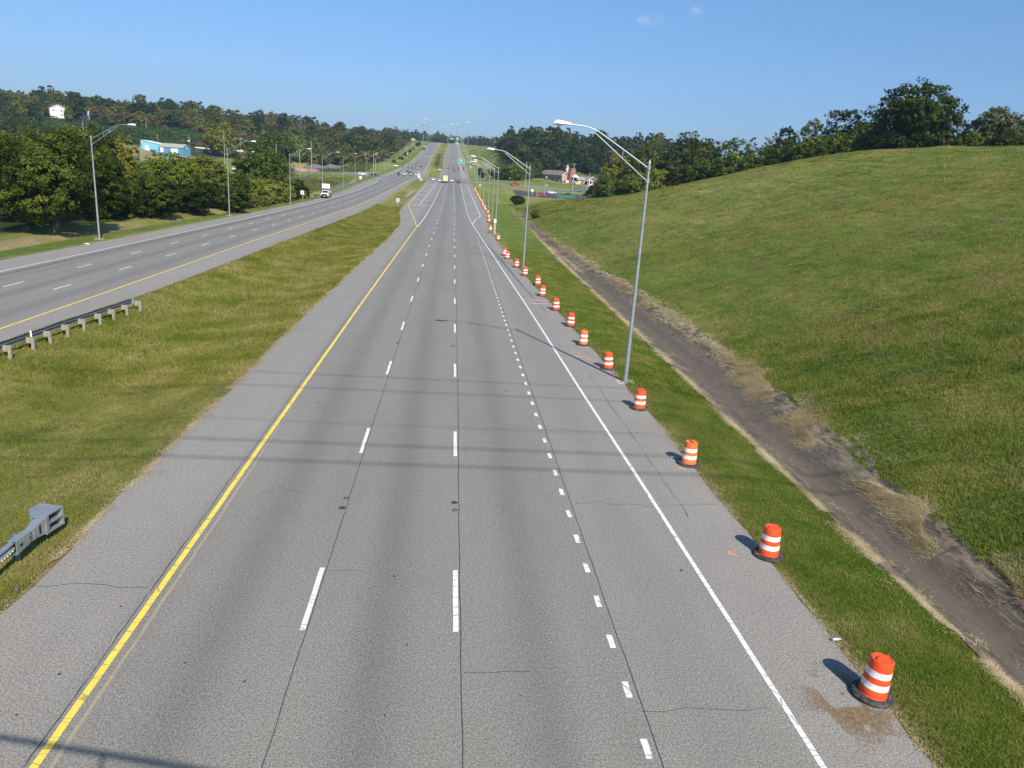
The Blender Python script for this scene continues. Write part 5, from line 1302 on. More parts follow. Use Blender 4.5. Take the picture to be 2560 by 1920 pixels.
car('pickup', PW, 'white truck half hidden behind the yellow tree on the left', 'pickup truck', -118.5, 258, 1.5, 'vehicles around the blue workshop')
car('suv', PW, 'white car parked at the foot of the slope beside the pole', 'car', -128, 470, 1.5, 'vehicles around the blue workshop')
car('sedan', PW, 'white car parked on top of the vine covered slope', 'car', -226, 656, 1.5, 'vehicles around the blue workshop')
# work truck on the shoulder
t = thing('work_truck', 'white work truck with a tall white message board parked on the far shoulder', 'truck', (-36.4, 226, float(pf(226)) + .01), 0.0)
b = MB(); b.prism([(-3.0, .6), (-3.0, 1.15), (-2.8, 1.32), (-1.6, 1.42), (-.1, 1.42), (-.1, .5), (-2.7, .5)], -1.02, 1.02); b.prism([(-1.7, 1.40), (-1.1, 2.12), (.0, 2.15), (.05, 1.4)], -.95, .95, 0, (0, .12, .12, 0)); b.build('cab', PW, t)
b = MB(); b.prism([(-1.5, 1.46), (-1.08, 2.0), (-.1, 2.02), (-.1, 1.46)], -.965, .965, 0, (0, .1, .1, 0)); b.add([(-.84, -1.68, 1.50), (.84, -1.68, 1.50), (.74, -1.2, 2.05), (-.74, -1.2, 2.05)], [[0, 1, 2, 3]]); b.build('window', M['glass'], t)
MB().box(0, -3.03, .98, 1.5, .08, .42).build('grille', M['black'], t); MB().box(0, -3.05, .62, 1.95, .18, .26).build('bumper', M['black'], t)
for s in (-1, 1): MB().box(s * .86, -3.03, 1.05, .28, .08, .3).build('headlight', M['clear_light'], t); MB().box(s * 1.22, -1.5, 1.55, .2, .12, .36).build('mirror', M['black'], t)
MB().box(0, -3.16, .62, .32, .02, .17).build('number_plate', M['white_wall'], t)
MB().box(0, 1.9, 1.0, 2.15, 3.9, .5).build('flat_bed', M['galv_dark'], t)
b = MB(); b.box(-.1, .35, 3.0, 2.25, .14, .62); b.box(-.1, .35, 2.30 + 1.35, 2.25, .14, .62); b.build('message_board', M['white_paint'], t)
b = MB(); 
for s in (-.9, .8): b.box(s, .42, 2.0, .09, .09, 2.2)
b.box(1.05, .42, 2.9, .1, .1, 1.7); b.build('board_frame', M['galv_dark'], t)
wheels(t, 2.05, -2.1, 2.6, .42, .28)
for i, (cx_, cy_, lab) in enumerate(((1.15, 1.0, 'stack of orange traffic cones on the side of the work truck'), (.8, .6, 'leaning orange cone behind the cab of the work truck'))):
    c = thing('traffic_cone', lab, 'traffic cone', (-36.4 + cx_, 226 + cy_, float(pf(226)) + 1.28))
    MB().lathe([(.22, 0, 0), (.19, .05, 0), (.15, .35, 0), (.13, .4, 1), (.10, .62, 1), (.09, .66, 0), (.04, 1.05, 0)], 12).build('cone', [M['orange'], M['white_band']], c, True)
    MB().box(0, 0, .02, .5, .5, .05).build('base', M['orange'], c)
# yellow box truck seen from behind
t = thing('box_truck', 'tall pale yellow box truck with red bumper driving away at the crossing', 'truck', (-3.9, 436, float(pf(436)) + .01), 0.0)
cream = simple('cream_truck_body', (.80, .66, .34), .5, 0, .06, 1)
MB().box(0, 5.5, 2.65, 2.6, 11, 2.75).build('cargo_box', cream, t)
b = MB(); b.box(0, -.03, 3.25, 1.8, .04, .25); b.build('lettering_band', simple('ochre_band', (.55, .33, .05), .5), t)
b = MB(); b.box(-.03, -.04, 2.5, .03, .03, 2.4); b.box(-1.26, -.04, 2.65, .05, .03, 2.7); b.box(1.26, -.04, 2.65, .05, .03, 2.7); b.build('door_seam', simple('seam_brown', (.35, .25, .12)), t)
MB().box(0, -.05, 1.05, 2.5, .12, .3).build('bumper', simple('red_bumper', (.50, .06, .03), .5), t)
for s in (-1, 1): MB().box(s * 1.0, -.12, 1.05, .3, .05, .2).build('tail_light', M['red_light'], t); MB().box(s * .9, .5, .55, .6, .03, .7).build('mud_flap', M['black'], t)
MB().box(0, 12.2, 2.0, 2.4, 2.2, 2.4).build('cab', cream, t)
wheels(t, 2.45, 1.6, 12.0, .5, .5)
# big truck coming down the climb
t = thing('semi_truck', 'dark semi truck with pale trailer descending from the crest', 'truck', (-35.0, 935, float(pf(935)) + .02), 0.0)
MB().prism([(-.5, .6), (-.5, 1.9), (.9, 2.1), (1.1, 3.3), (2.6, 3.5), (2.6, .6)], -1.2, 1.2).build('cab', PDR, t)
MB().box(0, .95, 2.6, 2.0, .1, .7, 0, 0, .9, 1, 0).build('window', M['glass'], t); MB().box(0, -.52, 1.3, 1.4, .06, 1.0).build('grille', M['black'], t)
MB().box(0, 9.5, 2.7, 2.55, 13, 2.8).build('trailer', M['white_wall'], t); wheels(t, 2.5, .4, 14, .5, .5)

# ------------------------------------------------------------------ buildings
class Bld:
    """A building laid out in its own frame: local x along the front, y depth, rotated by rz."""
    def __init__(s, name, label, cat, x, y, rz, z=None, group=None):
        s.z = gz(x, y) if z is None else z
        s.t = thing(name, label, cat, (x, y, s.z), rz, group)
    def walls(s, x0, x1, y0, y1, h, mat, gable=0.0, axis='x', base=-1.0, name='wall', label=None):
        b = MB(); b.box((x0 + x1) / 2, (y0 + y1) / 2, (h + base) / 2, x1 - x0, y1 - y0, h - base)
        if gable:
            if axis == 'x':
                ym = (y0 + y1) / 2
                for xx in (x0, x1 - .15): b.add([(xx, y0, h), (xx, y1, h), (xx, ym, h + gable), (xx + .15, y0, h), (xx + .15, y1, h), (xx + .15, ym, h + gable)], [[0, 2, 1], [3, 4, 5], [0, 3, 5, 2], [1, 2, 5, 4]])
            else:
                xm = (x0 + x1) / 2
                for yy in (y0, y1 - .15): b.add([(x0, yy, h), (x1, yy, h), (xm, yy, h + gable), (x0, yy + .15, h), (x1, yy + .15, h), (xm, yy + .15, h + gable)], [[0, 1, 2], [3, 5, 4], [0, 2, 5, 3], [1, 4, 5, 2]])
        o = b.build(name, mat, s.t)
        if label: o['label'] = label
        return o
    def roof(s, x0, x1, y0, y1, h, g, mat, axis='x', ov=.5, trim=None):
        b = MB(); th = .14
        if axis == 'x':
            ym = (y0 + y1) / 2; sl = g / ((y1 - y0) / 2)
            P = [(y0 - ov, h - ov * sl), (ym, h + g), (y1 + ov, h - ov * sl)]
            for a, c in ((0, 1), (1, 2)):
                b.add([(x0 - ov, P[a][0], P[a][1] + .02), (x1 + ov, P[a][0], P[a][1] + .02), (x1 + ov, P[c][0], P[c][1] + .02), (x0 - ov, P[c][0], P[c][1] + .02),
                       (x0 - ov, P[a][0], P[a][1] + th), (x1 + ov, P[a][0], P[a][1] + th), (x1 + ov, P[c][0], P[c][1] + th), (x0 - ov, P[c][0], P[c][1] + th)], [[3, 2, 1, 0], [4, 5, 6, 7], [0, 1, 5, 4], [1, 2, 6, 5], [2, 3, 7, 6], [3, 0, 4, 7]])
        else:
            xm = (x0 + x1) / 2; sl = g / ((x1 - x0) / 2)
            P = [(x0 - ov, h - ov * sl), (xm, h + g), (x1 + ov, h - ov * sl)]
            for a, c in ((0, 1), (1, 2)):
                b.add([(P[a][0], y0 - ov, P[a][1] + .02), (P[a][0], y1 + ov, P[a][1] + .02), (P[c][0], y1 + ov, P[c][1] + .02), (P[c][0], y0 - ov, P[c][1] + .02),
                       (P[a][0], y0 - ov, P[a][1] + th), (P[a][0], y1 + ov, P[a][1] + th), (P[c][0], y1 + ov, P[c][1] + th), (P[c][0], y0 - ov, P[c][1] + th)], [[0, 1, 2, 3], [7, 6, 5, 4], [4, 5, 1, 0], [5, 6, 2, 1], [6, 7, 3, 2], [7, 4, 0, 3]])
        o = b.build('roof', mat, s.t)
        if trim:
            c = MB()
            if axis == 'y':
                xm = (x0 + x1) / 2
                for sx, xa in ((1, x0 - ov), (-1, x1 + ov)):
                    c.add([(xa, y0 - ov - .05, P[0][1] - .18), (xa, y0 - ov - .05, P[0][1] + .16), (xm, y0 - ov - .05, P[1][1] + .18), (xm, y0 - ov - .05, P[1][1] - .16)], [[0, 1, 2, 3] if sx > 0 else [3, 2, 1, 0]])
                    c.add([(xa, y0 - ov - .09, P[0][1] - .18), (xa, y0 - ov - .09, P[0][1] + .16), (xm, y0 - ov - .09, P[1][1] + .18), (xm, y0 - ov - .09, P[1][1] - .16)], [[0, 1, 2, 3] if sx < 0 else [3, 2, 1, 0]])
            c.build('verge_board', trim, o)
        return o
    def opening(s, kind, cx_, cy_, zc, w_, h, face, glass, frame=None, fw=.12):
        """face: 'f' towards -y, 'l' towards -x, 'r' towards +x."""
        def bx(b, u, z, ww, hh, th, mi=0):
            if face == 'f': b.box(cx_ + u, cy_ - th / 2, zc + z, ww, th, hh, mi)
            elif face == 'l': b.box(cx_ - th / 2, cy_ + u, zc + z, th, ww, hh, mi)
            else: b.box(cx_ + th / 2, cy_ + u, zc + z, th, ww, hh, mi)
        b = MB(); bx(b, 0, 0, w_, h, .05); o = b.build(kind, glass, s.t)
        if frame:
            c = MB(); 
            for u, z, ww, hh in ((-w_ / 2, 0, fw, h + fw), (w_ / 2, 0, fw, h + fw), (0, h / 2, w_ - fw - .004, fw), (0, -h / 2, w_ - fw - .004, fw)): bx(c, u, z, ww, hh, .12)
            c.build('frame', frame, o)
        return o
brick_d = brick_mat('dark_red_brick', (.150, .062, .048), (.118, .048, .040)); brick_r = brick_mat('red_brick', (.30, .085, .048), (.24, .066, .040))
shingle = simple('brown_shingle', (.215, .165, .140), .9, 0, .12, 2.5); shingle_g = simple('grey_shingle', (.34, .325, .285), .9, 0, .1, 2.5); slate = simple('grey_green_shingle', (.27, .28, .25), .9, 0, .1, 3)
# church: hall with its long side to the left and its gabled front to the right
ang = math.atan2(.43, .90)
ch = Bld('church', 'red brick church with white belfry and steps below the wooded hill', 'church', 77.0, 540.5, ang, 6.6)
ch.walls(0, 9.6, 0, 29, 5.6, brick_r, 3.0, 'y'); ch.roof(0, 9.6, 0, 29, 5.6, 3.0, shingle, 'y', .5, M['white_paint'])
for i, yy in enumerate((3.2, 8.8, 14.2, 19.8, 25.4)):
    ch.opening('window', 0, yy, 4.0, 1.5, 2.0, 'l', M['glass'], M['white_paint'])
    if i != 4: ch.opening('window', 0, yy, 1.2, .9, 1.3, 'l', M['glass'], M['white_paint'], .15)
ch.opening('door', 0, 24.4, 1.1, 1.3, 2.2, 'l', M['white_paint'], M['white_wall'])
b = MB(); b.add([(-.35, 19.2, 3.9), (-.35, 14.4, .9), (-.35, 14.4, 1.25), (-.35, 19.2, 4.3)], [[0, 1, 2, 3]]); b.box(-.4, 19.8, 3.4, .5, 1.3, 1.7); b.build('stair_rail', M['white_paint'], ch.t)
for xx in (1.3, 3.2): ch.opening('window', xx, 0, 3.9, .55, 3.6, 'f', M['glass'], M['white_paint'], .3)
b = MB(); b.box(7.3, -1.5, 4.6, 4.6, 3.2, 11.2); b.box(7.3, -1.5, 10.4, 3.2, 2.6, .8); b.build('tower', brick_r, ch.t)
b = MB(); b.box(7.35, -3.15, 8.2, .16, .05, 1.5); b.box(7.35, -3.15, 8.5, .8, .05, .16); b.build('cross', simple('pale_brick_cross', (.70, .42, .30)), ch.t)
b = MB(); b.box(4.9, 1.2, 9.5, 1.9, 1.9, 1.5); b.box(4.9, 1.2, 10.9, 1.5, 1.5, 1.3); b.build('belfry', M['white_paint'], ch.t)
b = MB(); b.add([(3.7, 0, 11.5), (6.1, 0, 11.5), (6.1, 2.4, 11.5), (3.7, 2.4, 11.5), (4.9, 1.2, 13.2)], [[0, 1, 4], [1, 2, 4], [2, 3, 4], [3, 0, 4], [3, 2, 1, 0]]); b.build('spire', slate, ch.t)
b = MB(); b.prism([(-5.6, 4.6), (-5.6, 4.9), (-3.1, 4.9), (-3.1, 4.6)], 6.2, 10.6)
b.add([(6.0, -5.6, 4.9), (10.8, -5.6, 4.9), (8.4, -5.6, 6.6), (6.0, -3.1, 4.9), (10.8, -3.1, 4.9), (8.4, -3.1, 6.6)], [[0, 1, 2], [3, 5, 4], [0, 2, 5, 3], [1, 4, 5, 2]])
for xx in (6.4, 10.4): b.box(xx, -5.4, 3.3, .3, .3, 2.7)
b.build('portico', M['white_paint'], ch.t)
ch.opening('door', 8.4, -3.1, 3.0, 2.2, 2.9, 'f', M['glass'], M['white_paint'])
b = MB()
for k in range(8): b.box(8.2, -5.9 - k * .42, 1.75 - k * .24, 3.6, .44, .3)
b.build('steps', M['pad'], ch.t)
b = MB(); 
for xx in (6.4, 10.0): b.add([(xx, -5.6, 2.6), (xx, -9.2, .6), (xx, -9.2, .95), (xx, -5.6, 2.95), (xx + .12, -5.6, 2.6), (xx + .12, -9.2, .6), (xx + .12, -9.2, .95), (xx + .12, -5.6, 2.95)], [[0, 1, 2, 3], [7, 6, 5, 4], [2, 6, 7, 3]])
b.box(3.5, -1.6, 1.4, 2.2, 1.6, 1.6); b.build('stair_rail', M['white_paint'], ch.t)
an = Bld('church_annex', 'low brick annex with grey gable roof attached right of the church', 'building', 88.2, 538.8, .30, 6.6)
an.walls(0, 14, 0, 9, 3.2, brick_r); an.roof(0, 6.5, 0, 9, 3.2, 2.0, slate, 'x', .4)
an.walls(6.6, 14, -2.6, -.02, 3.2, brick_r, 2.4, 'y'); an.roof(6.6, 14, -2.6, 9, 3.2, 2.4, slate, 'y', .8, M['white_paint'])
an.opening('window', 9.2, -2.6, 1.9, 2.0, 2.8, 'f', M['glass'], M['white_paint'], .4); an.opening('door', 1.6, 0, 1.2, 1.3, 2.3, 'f', M['white_paint'], M['white_wall'])
b = MB(); b.add([(3.0, -3.8, .6), (5.6, -1.2, 2.6), (5.6, -1.2, 3.0), (3.0, -3.8, 1.0), (2.88, -3.8, .6), (5.48, -1.2, 2.6), (5.48, -1.2, 3.0), (2.88, -3.8, 1.0)], [[0, 1, 2, 3], [7, 6, 5, 4], [2, 6, 7, 3]]); b.build('stair_rail', M['white_paint'], an.t)
MB().box(12.6, -3.9, .75, 1.6, 1.2, 1.6).build('bin', M['black'], an.t)
struct(MB().box(70.5, 551, 6.55, 3.6, 38, .35, 0, ang).build('church_path', M['pad']), 'pale concrete walk along the left wall of the church')
# blue workshop
sky_b = simple('light_blue_siding', (.22, .56, .74), .6, 0, .06, 1); mid_b = simple('mid_blue_siding', (.10, .27, .44), .65, 0, .08, 1)
bw = Bld('light_blue_workshop', 'light blue workshop with sloping flat roof left of the darker blue gabled one', 'building', -211, 552, -.32, 9.4)
b = MB(); b.add([(-3, 0, -2), (12, 0, -2), (12, 9, -2), (-3, 9, -2), (-3, 0, 6.8), (12, 0, 4.9), (12, 9, 4.9), (-3, 9, 6.8)], [[0, 1, 5, 4], [1, 2, 6, 5], [2, 3, 7, 6], [3, 0, 4, 7]]); b.build('wall', sky_b, bw.t)
b = MB(); b.add([(-3.3, -.4, 6.86), (12.3, -.4, 4.93), (12.3, 9.4, 4.93), (-3.3, 9.4, 6.86), (-3.3, -.4, 7.1), (12.3, -.4, 5.17), (12.3, 9.4, 5.17), (-3.3, 9.4, 7.1)], [[3, 2, 1, 0], [4, 5, 6, 7], [0, 1, 5, 4], [1, 2, 6, 5], [2, 3, 7, 6], [3, 0, 4, 7]]); b.build('roof', M['white_wall'], bw.t)
bw.opening('door', 1.4, 0, 2.2, 2.8, 3.4, 'f', M['white_paint'], M['white_wall'])
b2 = Bld('blue_workshop', 'mid blue workshop with grey gable roof and white garage doors', 'building', -197.6, 545.5, -.30, 9.2)
b2.walls(-2.5, 16, 0, 8.5, 3.8, mid_b, 2.3, 'x'); b2.roof(-2.5, 16, 0, 8.5, 3.8, 2.3, shingle_g, 'x', .4)
b2.opening('garage_door', 9.6, 0, 1.5, 5.4, 3.0, 'f', M['white_paint'], M['white_wall']); b2.opening('garage_door', 0, 0, 1.8, 2.4, 2.8, 'f', M['white_paint'], M['white_wall'])
b2.opening('window', 16, 4.2, 3.9, .8, 1.0, 'r', M['white_paint'])
# grey roofed shed and rusty shed lower on the slope
sh_ = Bld('shed', 'low shed with grey roof half hidden by the yellow tree', 'building', -213, 480, -.2, 5.0); sh_.walls(-9, 5, 0, 8, 4.2, M['white_wall']); sh_.roof(-9, 5, 0, 8, 4.2, 2.4, simple('dark_grey_roof', (.13, .13, .135), .8), 'x', .6)
sh_ = Bld('shed', 'low shed with rusty red roof beside the grey roofed one', 'building', -200, 474, -.2, 5.0); sh_.walls(-5, 6, 0, 8, 3.6, M['white_wall']); sh_.roof(-5, 6, 0, 8, 3.6, 2.0, simple('rust_roof', (.24, .10, .07), .8), 'x', .6)
# white houses among the trees on the hill
for (x, y, w_, d, h, rz, lab) in ((-313, 690, 9.5, 9, 6.2, .3, 'white gabled house right of the tall dark tree on the left hill'), (-333, 690, 12, 9, 6.6, .15, 'white house half hidden by foliage left of the tall dark tree'), (-366, 696, 11, 8, 5.5, .1, 'small white house deepest in the trees at the left hilltop'), (-233, 758, 7, 6, 3.6, .1, 'small white house in the trees above the vine covered slope')):
    z = gz(x, y); hs = Bld('white_house', lab, 'house', x, y, rz, z + 1.0, 'white houses on the left hill')
    hs.walls(-w_ / 2, w_ / 2, 0, d, h, M['white_wall'], 3.0, 'y', -2.5); hs.roof(-w_ / 2, w_ / 2, 0, d, h, 3.0, shingle_g, 'y', .4, M['white_paint'])
    for xx in (-w_ * .25, w_ * .25): hs.opening('window', xx, 0, h - 1.6, 1.1, 1.5, 'f', M['glass'], M['white_paint'])
    hs.opening('window', w_ * .25, 0, 1.6, 1.1, 1.5, 'f', M['glass'], M['white_paint'])
# far buildings near the crest, left
for (x, y, w_, h, lab) in ((-92, 1290, 7, 2.4, 'low pale roofed building beside the far masts left of the crest'), (-66, 1270, 7, 3, 'small building just left of the highway crest'), (-128, 1230, 9, 4, 'pale building among the trees on the far left ridge')):
    hs = Bld('far_house', lab, 'house', x, y, .1, gz(x, y), 'small buildings near the crest'); hs.walls(-w_ / 2, w_ / 2, 0, 7, h, M['pad'], 1.6, 'y'); hs.roof(-w_ / 2, w_ / 2, 0, 7, h, 1.6, shingle, 'y', .4)
    hs.opening('window', 0, 0, h * .5, 1.4, 1.1, 'f', M['glass'], M['white_paint'])
sf = thing('windscreen_fence', 'green fabric fence along the near edge of the black parking lot', 'fence', (58.5, 391.5, gz(58.5, 391.5)))
MB().box(0, 0, 1.0, 9.5, .06, 1.7).build('fabric', simple('green_fabric', (.03, .15, .11), .8, 0, .1, 1), sf)
for q in (-4.7, -2.35, 0, 2.35, 4.7): MB().tube([(q, .06, 0), (q, .06, 2.0)], .05, 6).build('post', M['galv'], sf)
# retaining wall, container, propane tank, gravel heaps
rw_ = thing('retaining_wall', 'long dark brown retaining wall below the white truck yard', 'wall', (-193, 600, gz(-193, 600)))
b = MB(); xs_ = np.linspace(-193, -152, 12)
for i in range(11):
    xa, xb = xs_[i], xs_[i + 1]; ya, yb = 600 + (xa + 193) * .55, 600 + (xb + 193) * .55; z0 = gz(-193, 600)
    b.box((xa + xb) / 2 + 193, (ya + yb) / 2 - 600, -0.6, (xb - xa) * 1.15, .35, 4.2, 0, math.atan2(.55, 1))
b.build('wall', simple('brown_timber_wall', (.075, .060, .055), .9, 0, .2, 1), rw_)
for k in range(5):
    x = -190 + k * 9.2; MB().box(x + 193, (x + 193) * .55 - .3, -.5, .5, .3, 4.4).build('post', M['black'], rw_)
gd = thing('orange_gate', 'orange framed gate opening in the dark retaining wall', 'gate', (-166.5, 613, gz(-166.5, 613)))
b = MB(); b.box(-1.4, -1, 1.2, .5, .4, 4); b.box(1.4, -1, 1.2, .5, .4, 4); b.box(0, -1, 3.4, 3.2, .4, .5); b.build('frame', simple('orange_steel', (.55, .28, .07), .5), gd); MB().box(0, -.9, 1.0, 2.2, .3, 3.8).build('panel', simple('brown_panel', (.20, .08, .05), .6), gd)
pt = thing('propane_tank', 'white rounded tank resting at the foot of the brown bank', 'tank', (-181, 640, gz(-181, 640) + .6))
MB().tube([(-3.4, 0, 1.2), (-3.1, 0, 1.2), (-2.5, 0, 1.2), (2.5, 0, 1.2), (3.1, 0, 1.2), (3.4, 0, 1.2)], [.3, .9, 1.15, 1.15, .9, .3], 16).build('tank', M['white_paint'], pt, True)
for q in (-2, 2): MB().box(q, 0, .1, .3, 1.4, 1.2).build('leg', M['galv_dark'], pt)
yard_wall = MB(); 
struct(MB().box(-178, 624, gz(-178, 622) + 1.0, 44, 1.6, 1.2, 0, .42).build('yard_slab', M['white_wall']), 'pale concrete yard edge above the dark retaining wall')
def heap(name, label, cat, x, y, r, h, mat, seed, squash=1.0):
    g = np.random.default_rng(seed); n = 28; vs = []; z0 = gz(x, y) - .2
    for j in range(10):
        f = j / 9; hp = (1 - f ** 1.35) * (1 + .22 * math.sin(5 * f + seed))
        for k in range(n):
            a = 2 * math.pi * k / n; q = r * f * (1 + .18 * math.sin(3 * a + seed) + .08 * g.standard_normal())
            vs.append((q * math.cos(a), q * math.sin(a) * squash, h * hp * (1 + .16 * math.sin(2 * a + seed * 1.7) * f + .05 * g.standard_normal())))
    F = np.array([[j * n + k, (j + 1) * n + k, (j + 1) * n + (k + 1) % n, j * n + (k + 1) % n] for j in range(9) for k in range(n)])
    o = mesh_np(name, vs, F, mat, smooth=False); o.location = (x, y, z0); return tag(o, label, cat, 'stone heaps in the yard')
heap('stone_heap', 'largest grey crushed stone heap in the yard left of the crossing', 'heap', -106, 604, 15, 4.3, M['gravel'], 1, .7)
heap('stone_heap', 'second grey stone heap right of the largest one', 'heap', -94, 607, 13, 3.4, M['gravel'], 2, .7)
heap('stone_heap', 'dark low stone heap at the right end of the yard', 'heap', -83, 611, 11, 2.8, simple('dark_stone', (.11, .11, .12), .95, 0, .3, 1), 3, .7)
heap('earth_heap', 'red earth heap at the left end of the yard', 'heap', -113, 592, 6.5, 3.2, M['dirt'], 4, .6)
heap('earth_heap', 'pale orange earth heap before the grey stone', 'heap', -104, 590, 6, 1.7, simple('orange_earth', (.33, .19, .125), .95, 0, .25, 1), 5, .6)
# ------------------------------------------------------------------ vegetation
def gzv(x, y):
    f = np.clip((y - YG[0]) / 2.0, 0, len(YG) - 1.001); i = f.astype(int); t = (f - i)[:, None]
    kx = KX[i] * (1 - t) + KX[i + 1] * t; kz = KZ[i] * (1 - t) + KZ[i + 1] * t
    z = np.zeros_like(x)
    for k in range(NK - 1):
        m = (x >= kx[:, k]) & (x < kx[:, k + 1]); q = (x - kx[:, k]) / np.maximum(kx[:, k + 1] - kx[:, k], 1e-6)
        z = np.where(m, kz[:, k] * (1 - q) + kz[:, k + 1] * q, z)
    return z + undul(x, y)

def leaf_quads(P, Nn, size, g, aspect=.62, blunt=True):
    """Leaf sprays: one small quad per point, facing Nn."""
    n = len(P); r = g.standard_normal((n, 3)); a = np.cross(Nn, r); a /= np.linalg.norm(a, axis=1)[:, None] + 1e-9; b = np.cross(Nn, a)
    s = (size * g.uniform(.55, 1.35, n))[:, None]
    V = np.empty((n, 4, 3)); c = g.uniform(.25, .55, (n, 1))
    V[:, 0] = P - a * s; V[:, 1] = P - b * s * aspect * c * 1.6 + Nn * s * .12; V[:, 2] = P + a * s; V[:, 3] = P + b * s * aspect
    return V.reshape(-1, 3), np.arange(4 * n).reshape(n, 4)
def crown_data(seed, R, H, z0, nl, ns, nleaf, size, up=.25, top=1.0, core=.12):
    g = np.random.default_rng(seed)
    c = np.array([0, 0, z0 + (H - z0) * .48]); rad = np.array([R, R, (H - z0) * .52])
    d = g.standard_normal((nl, 3)); d[:, 2] = d[:, 2] * .8 + up; d /= np.linalg.norm(d, axis=1)[:, None]
    q = g.uniform(.42, .66, (nl, 1)); lc = c + d * rad * q; lr = g.uniform(.34, .50, nl) * R * top
    sc_, sr, st = [], [], []
    for i in range(nl):
        e = g.standard_normal((ns, 3)); e[:, 2] += .15; e /= np.linalg.norm(e, axis=1)[:, None]
        p = lc[i] + e * lr[i] * g.uniform(.72, 1.08, (ns, 1)) * np.array([1, 1, min(1.1, rad[2] / R + .15)])
        keep = np.ones(ns, bool)
        for j in range(nl):
            if j != i: keep &= (np.linalg.norm(p - lc[j], axis=1) > lr[j] * .62)
        keep &= p[:, 2] > z0 * .75
        sc_.append(p[keep]); sr.append(np.full(keep.sum(), lr[i] * .26)); st.append(np.full(keep.sum(), g.uniform(0, 1)))
    S = np.concatenate(sc_); SR = np.concatenate(sr); ST = np.concatenate(st) * .5 + g.uniform(0, 1, len(S)) * .5
    k = g.integers(0, len(S), nleaf)
    off = g.standard_normal((nleaf, 3)); off /= np.linalg.norm(off, axis=1)[:, None]; off *= g.uniform(.3, 1.15, (nleaf, 1)); off[:, 2] *= .62
    P = S[k] + off * SR[k][:, None]
    o = P - c; o /= np.linalg.norm(o / 1.0, axis=1)[:, None]
    Nn = o * .55 + off * .5 + g.standard_normal((nleaf, 3)) * .42 + np.array([0, 0, .28]); Nn /= np.linalg.norm(Nn, axis=1)[:, None]
    zl, zh = P[:, 2].min(), np.percentile(P[:, 2], 99.7); P[:, 2] = z0 + (P[:, 2] - zl) * (H - z0) / (zh - zl)
    P[:, :2] *= R / np.percentile(np.linalg.norm(P[:, :2], axis=1), 96)
    V, F = leaf_quads(P, Nn, size, g)
    tint = np.zeros((nleaf, 4)); tint[:, 0] = ST[k]; tint[:, 1] = g.uniform(0, 1, nleaf); tint[:, 3] = 1
    nc = int(nleaf * core)
    if nc:
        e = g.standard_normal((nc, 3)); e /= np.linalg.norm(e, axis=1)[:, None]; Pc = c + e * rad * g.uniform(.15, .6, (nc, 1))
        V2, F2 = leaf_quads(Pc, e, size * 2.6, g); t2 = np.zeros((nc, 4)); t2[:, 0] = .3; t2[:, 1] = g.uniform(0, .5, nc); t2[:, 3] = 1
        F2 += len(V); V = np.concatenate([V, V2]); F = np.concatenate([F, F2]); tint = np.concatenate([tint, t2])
    return V, F, np.repeat(tint, 4, 0), lc
def make_tree(name, label, cat, R, H, seed, mat, nleaf=6000, size=.3, z0f=.12, nl=12, ns=26, group=None, trunk=True, up=.25, core=.12):
    t = thing(name, label, cat, (0, 0, 0), 0, group)
    z0 = H * z0f
    V, F, tint, lc = crown_data(seed, R, H, z0, nl, ns, nleaf, size, up, 1.0, core)
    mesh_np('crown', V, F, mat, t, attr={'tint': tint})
    b = MB(); r0 = H * .022 + .04
    b.tube([(0, 0, -.4), (0, 0, H * .12), (R * .03, 0, H * .4), (0, R * .03, H * .68)], [r0 * 1.35, r0, r0 * .7, r0 * .25], 7)
    for p in lc[:7]:
        if p[2] > H * .3: b.tube([(0, 0, H * .25), (p[0] * .5, p[1] * .5, H * .25 + (p[2] - H * .25) * .6), tuple(p)], [r0 * .5, r0 * .35, r0 * .12], 5)
    b.build('trunk' if trunk else 'stem', M['bark'], t, True)
    return t
def put(o, x, y, rz=0, sink=.05): o.location = (x, y, gz(x, y) - sink); o.rotation_euler = (0, 0, rz); return o

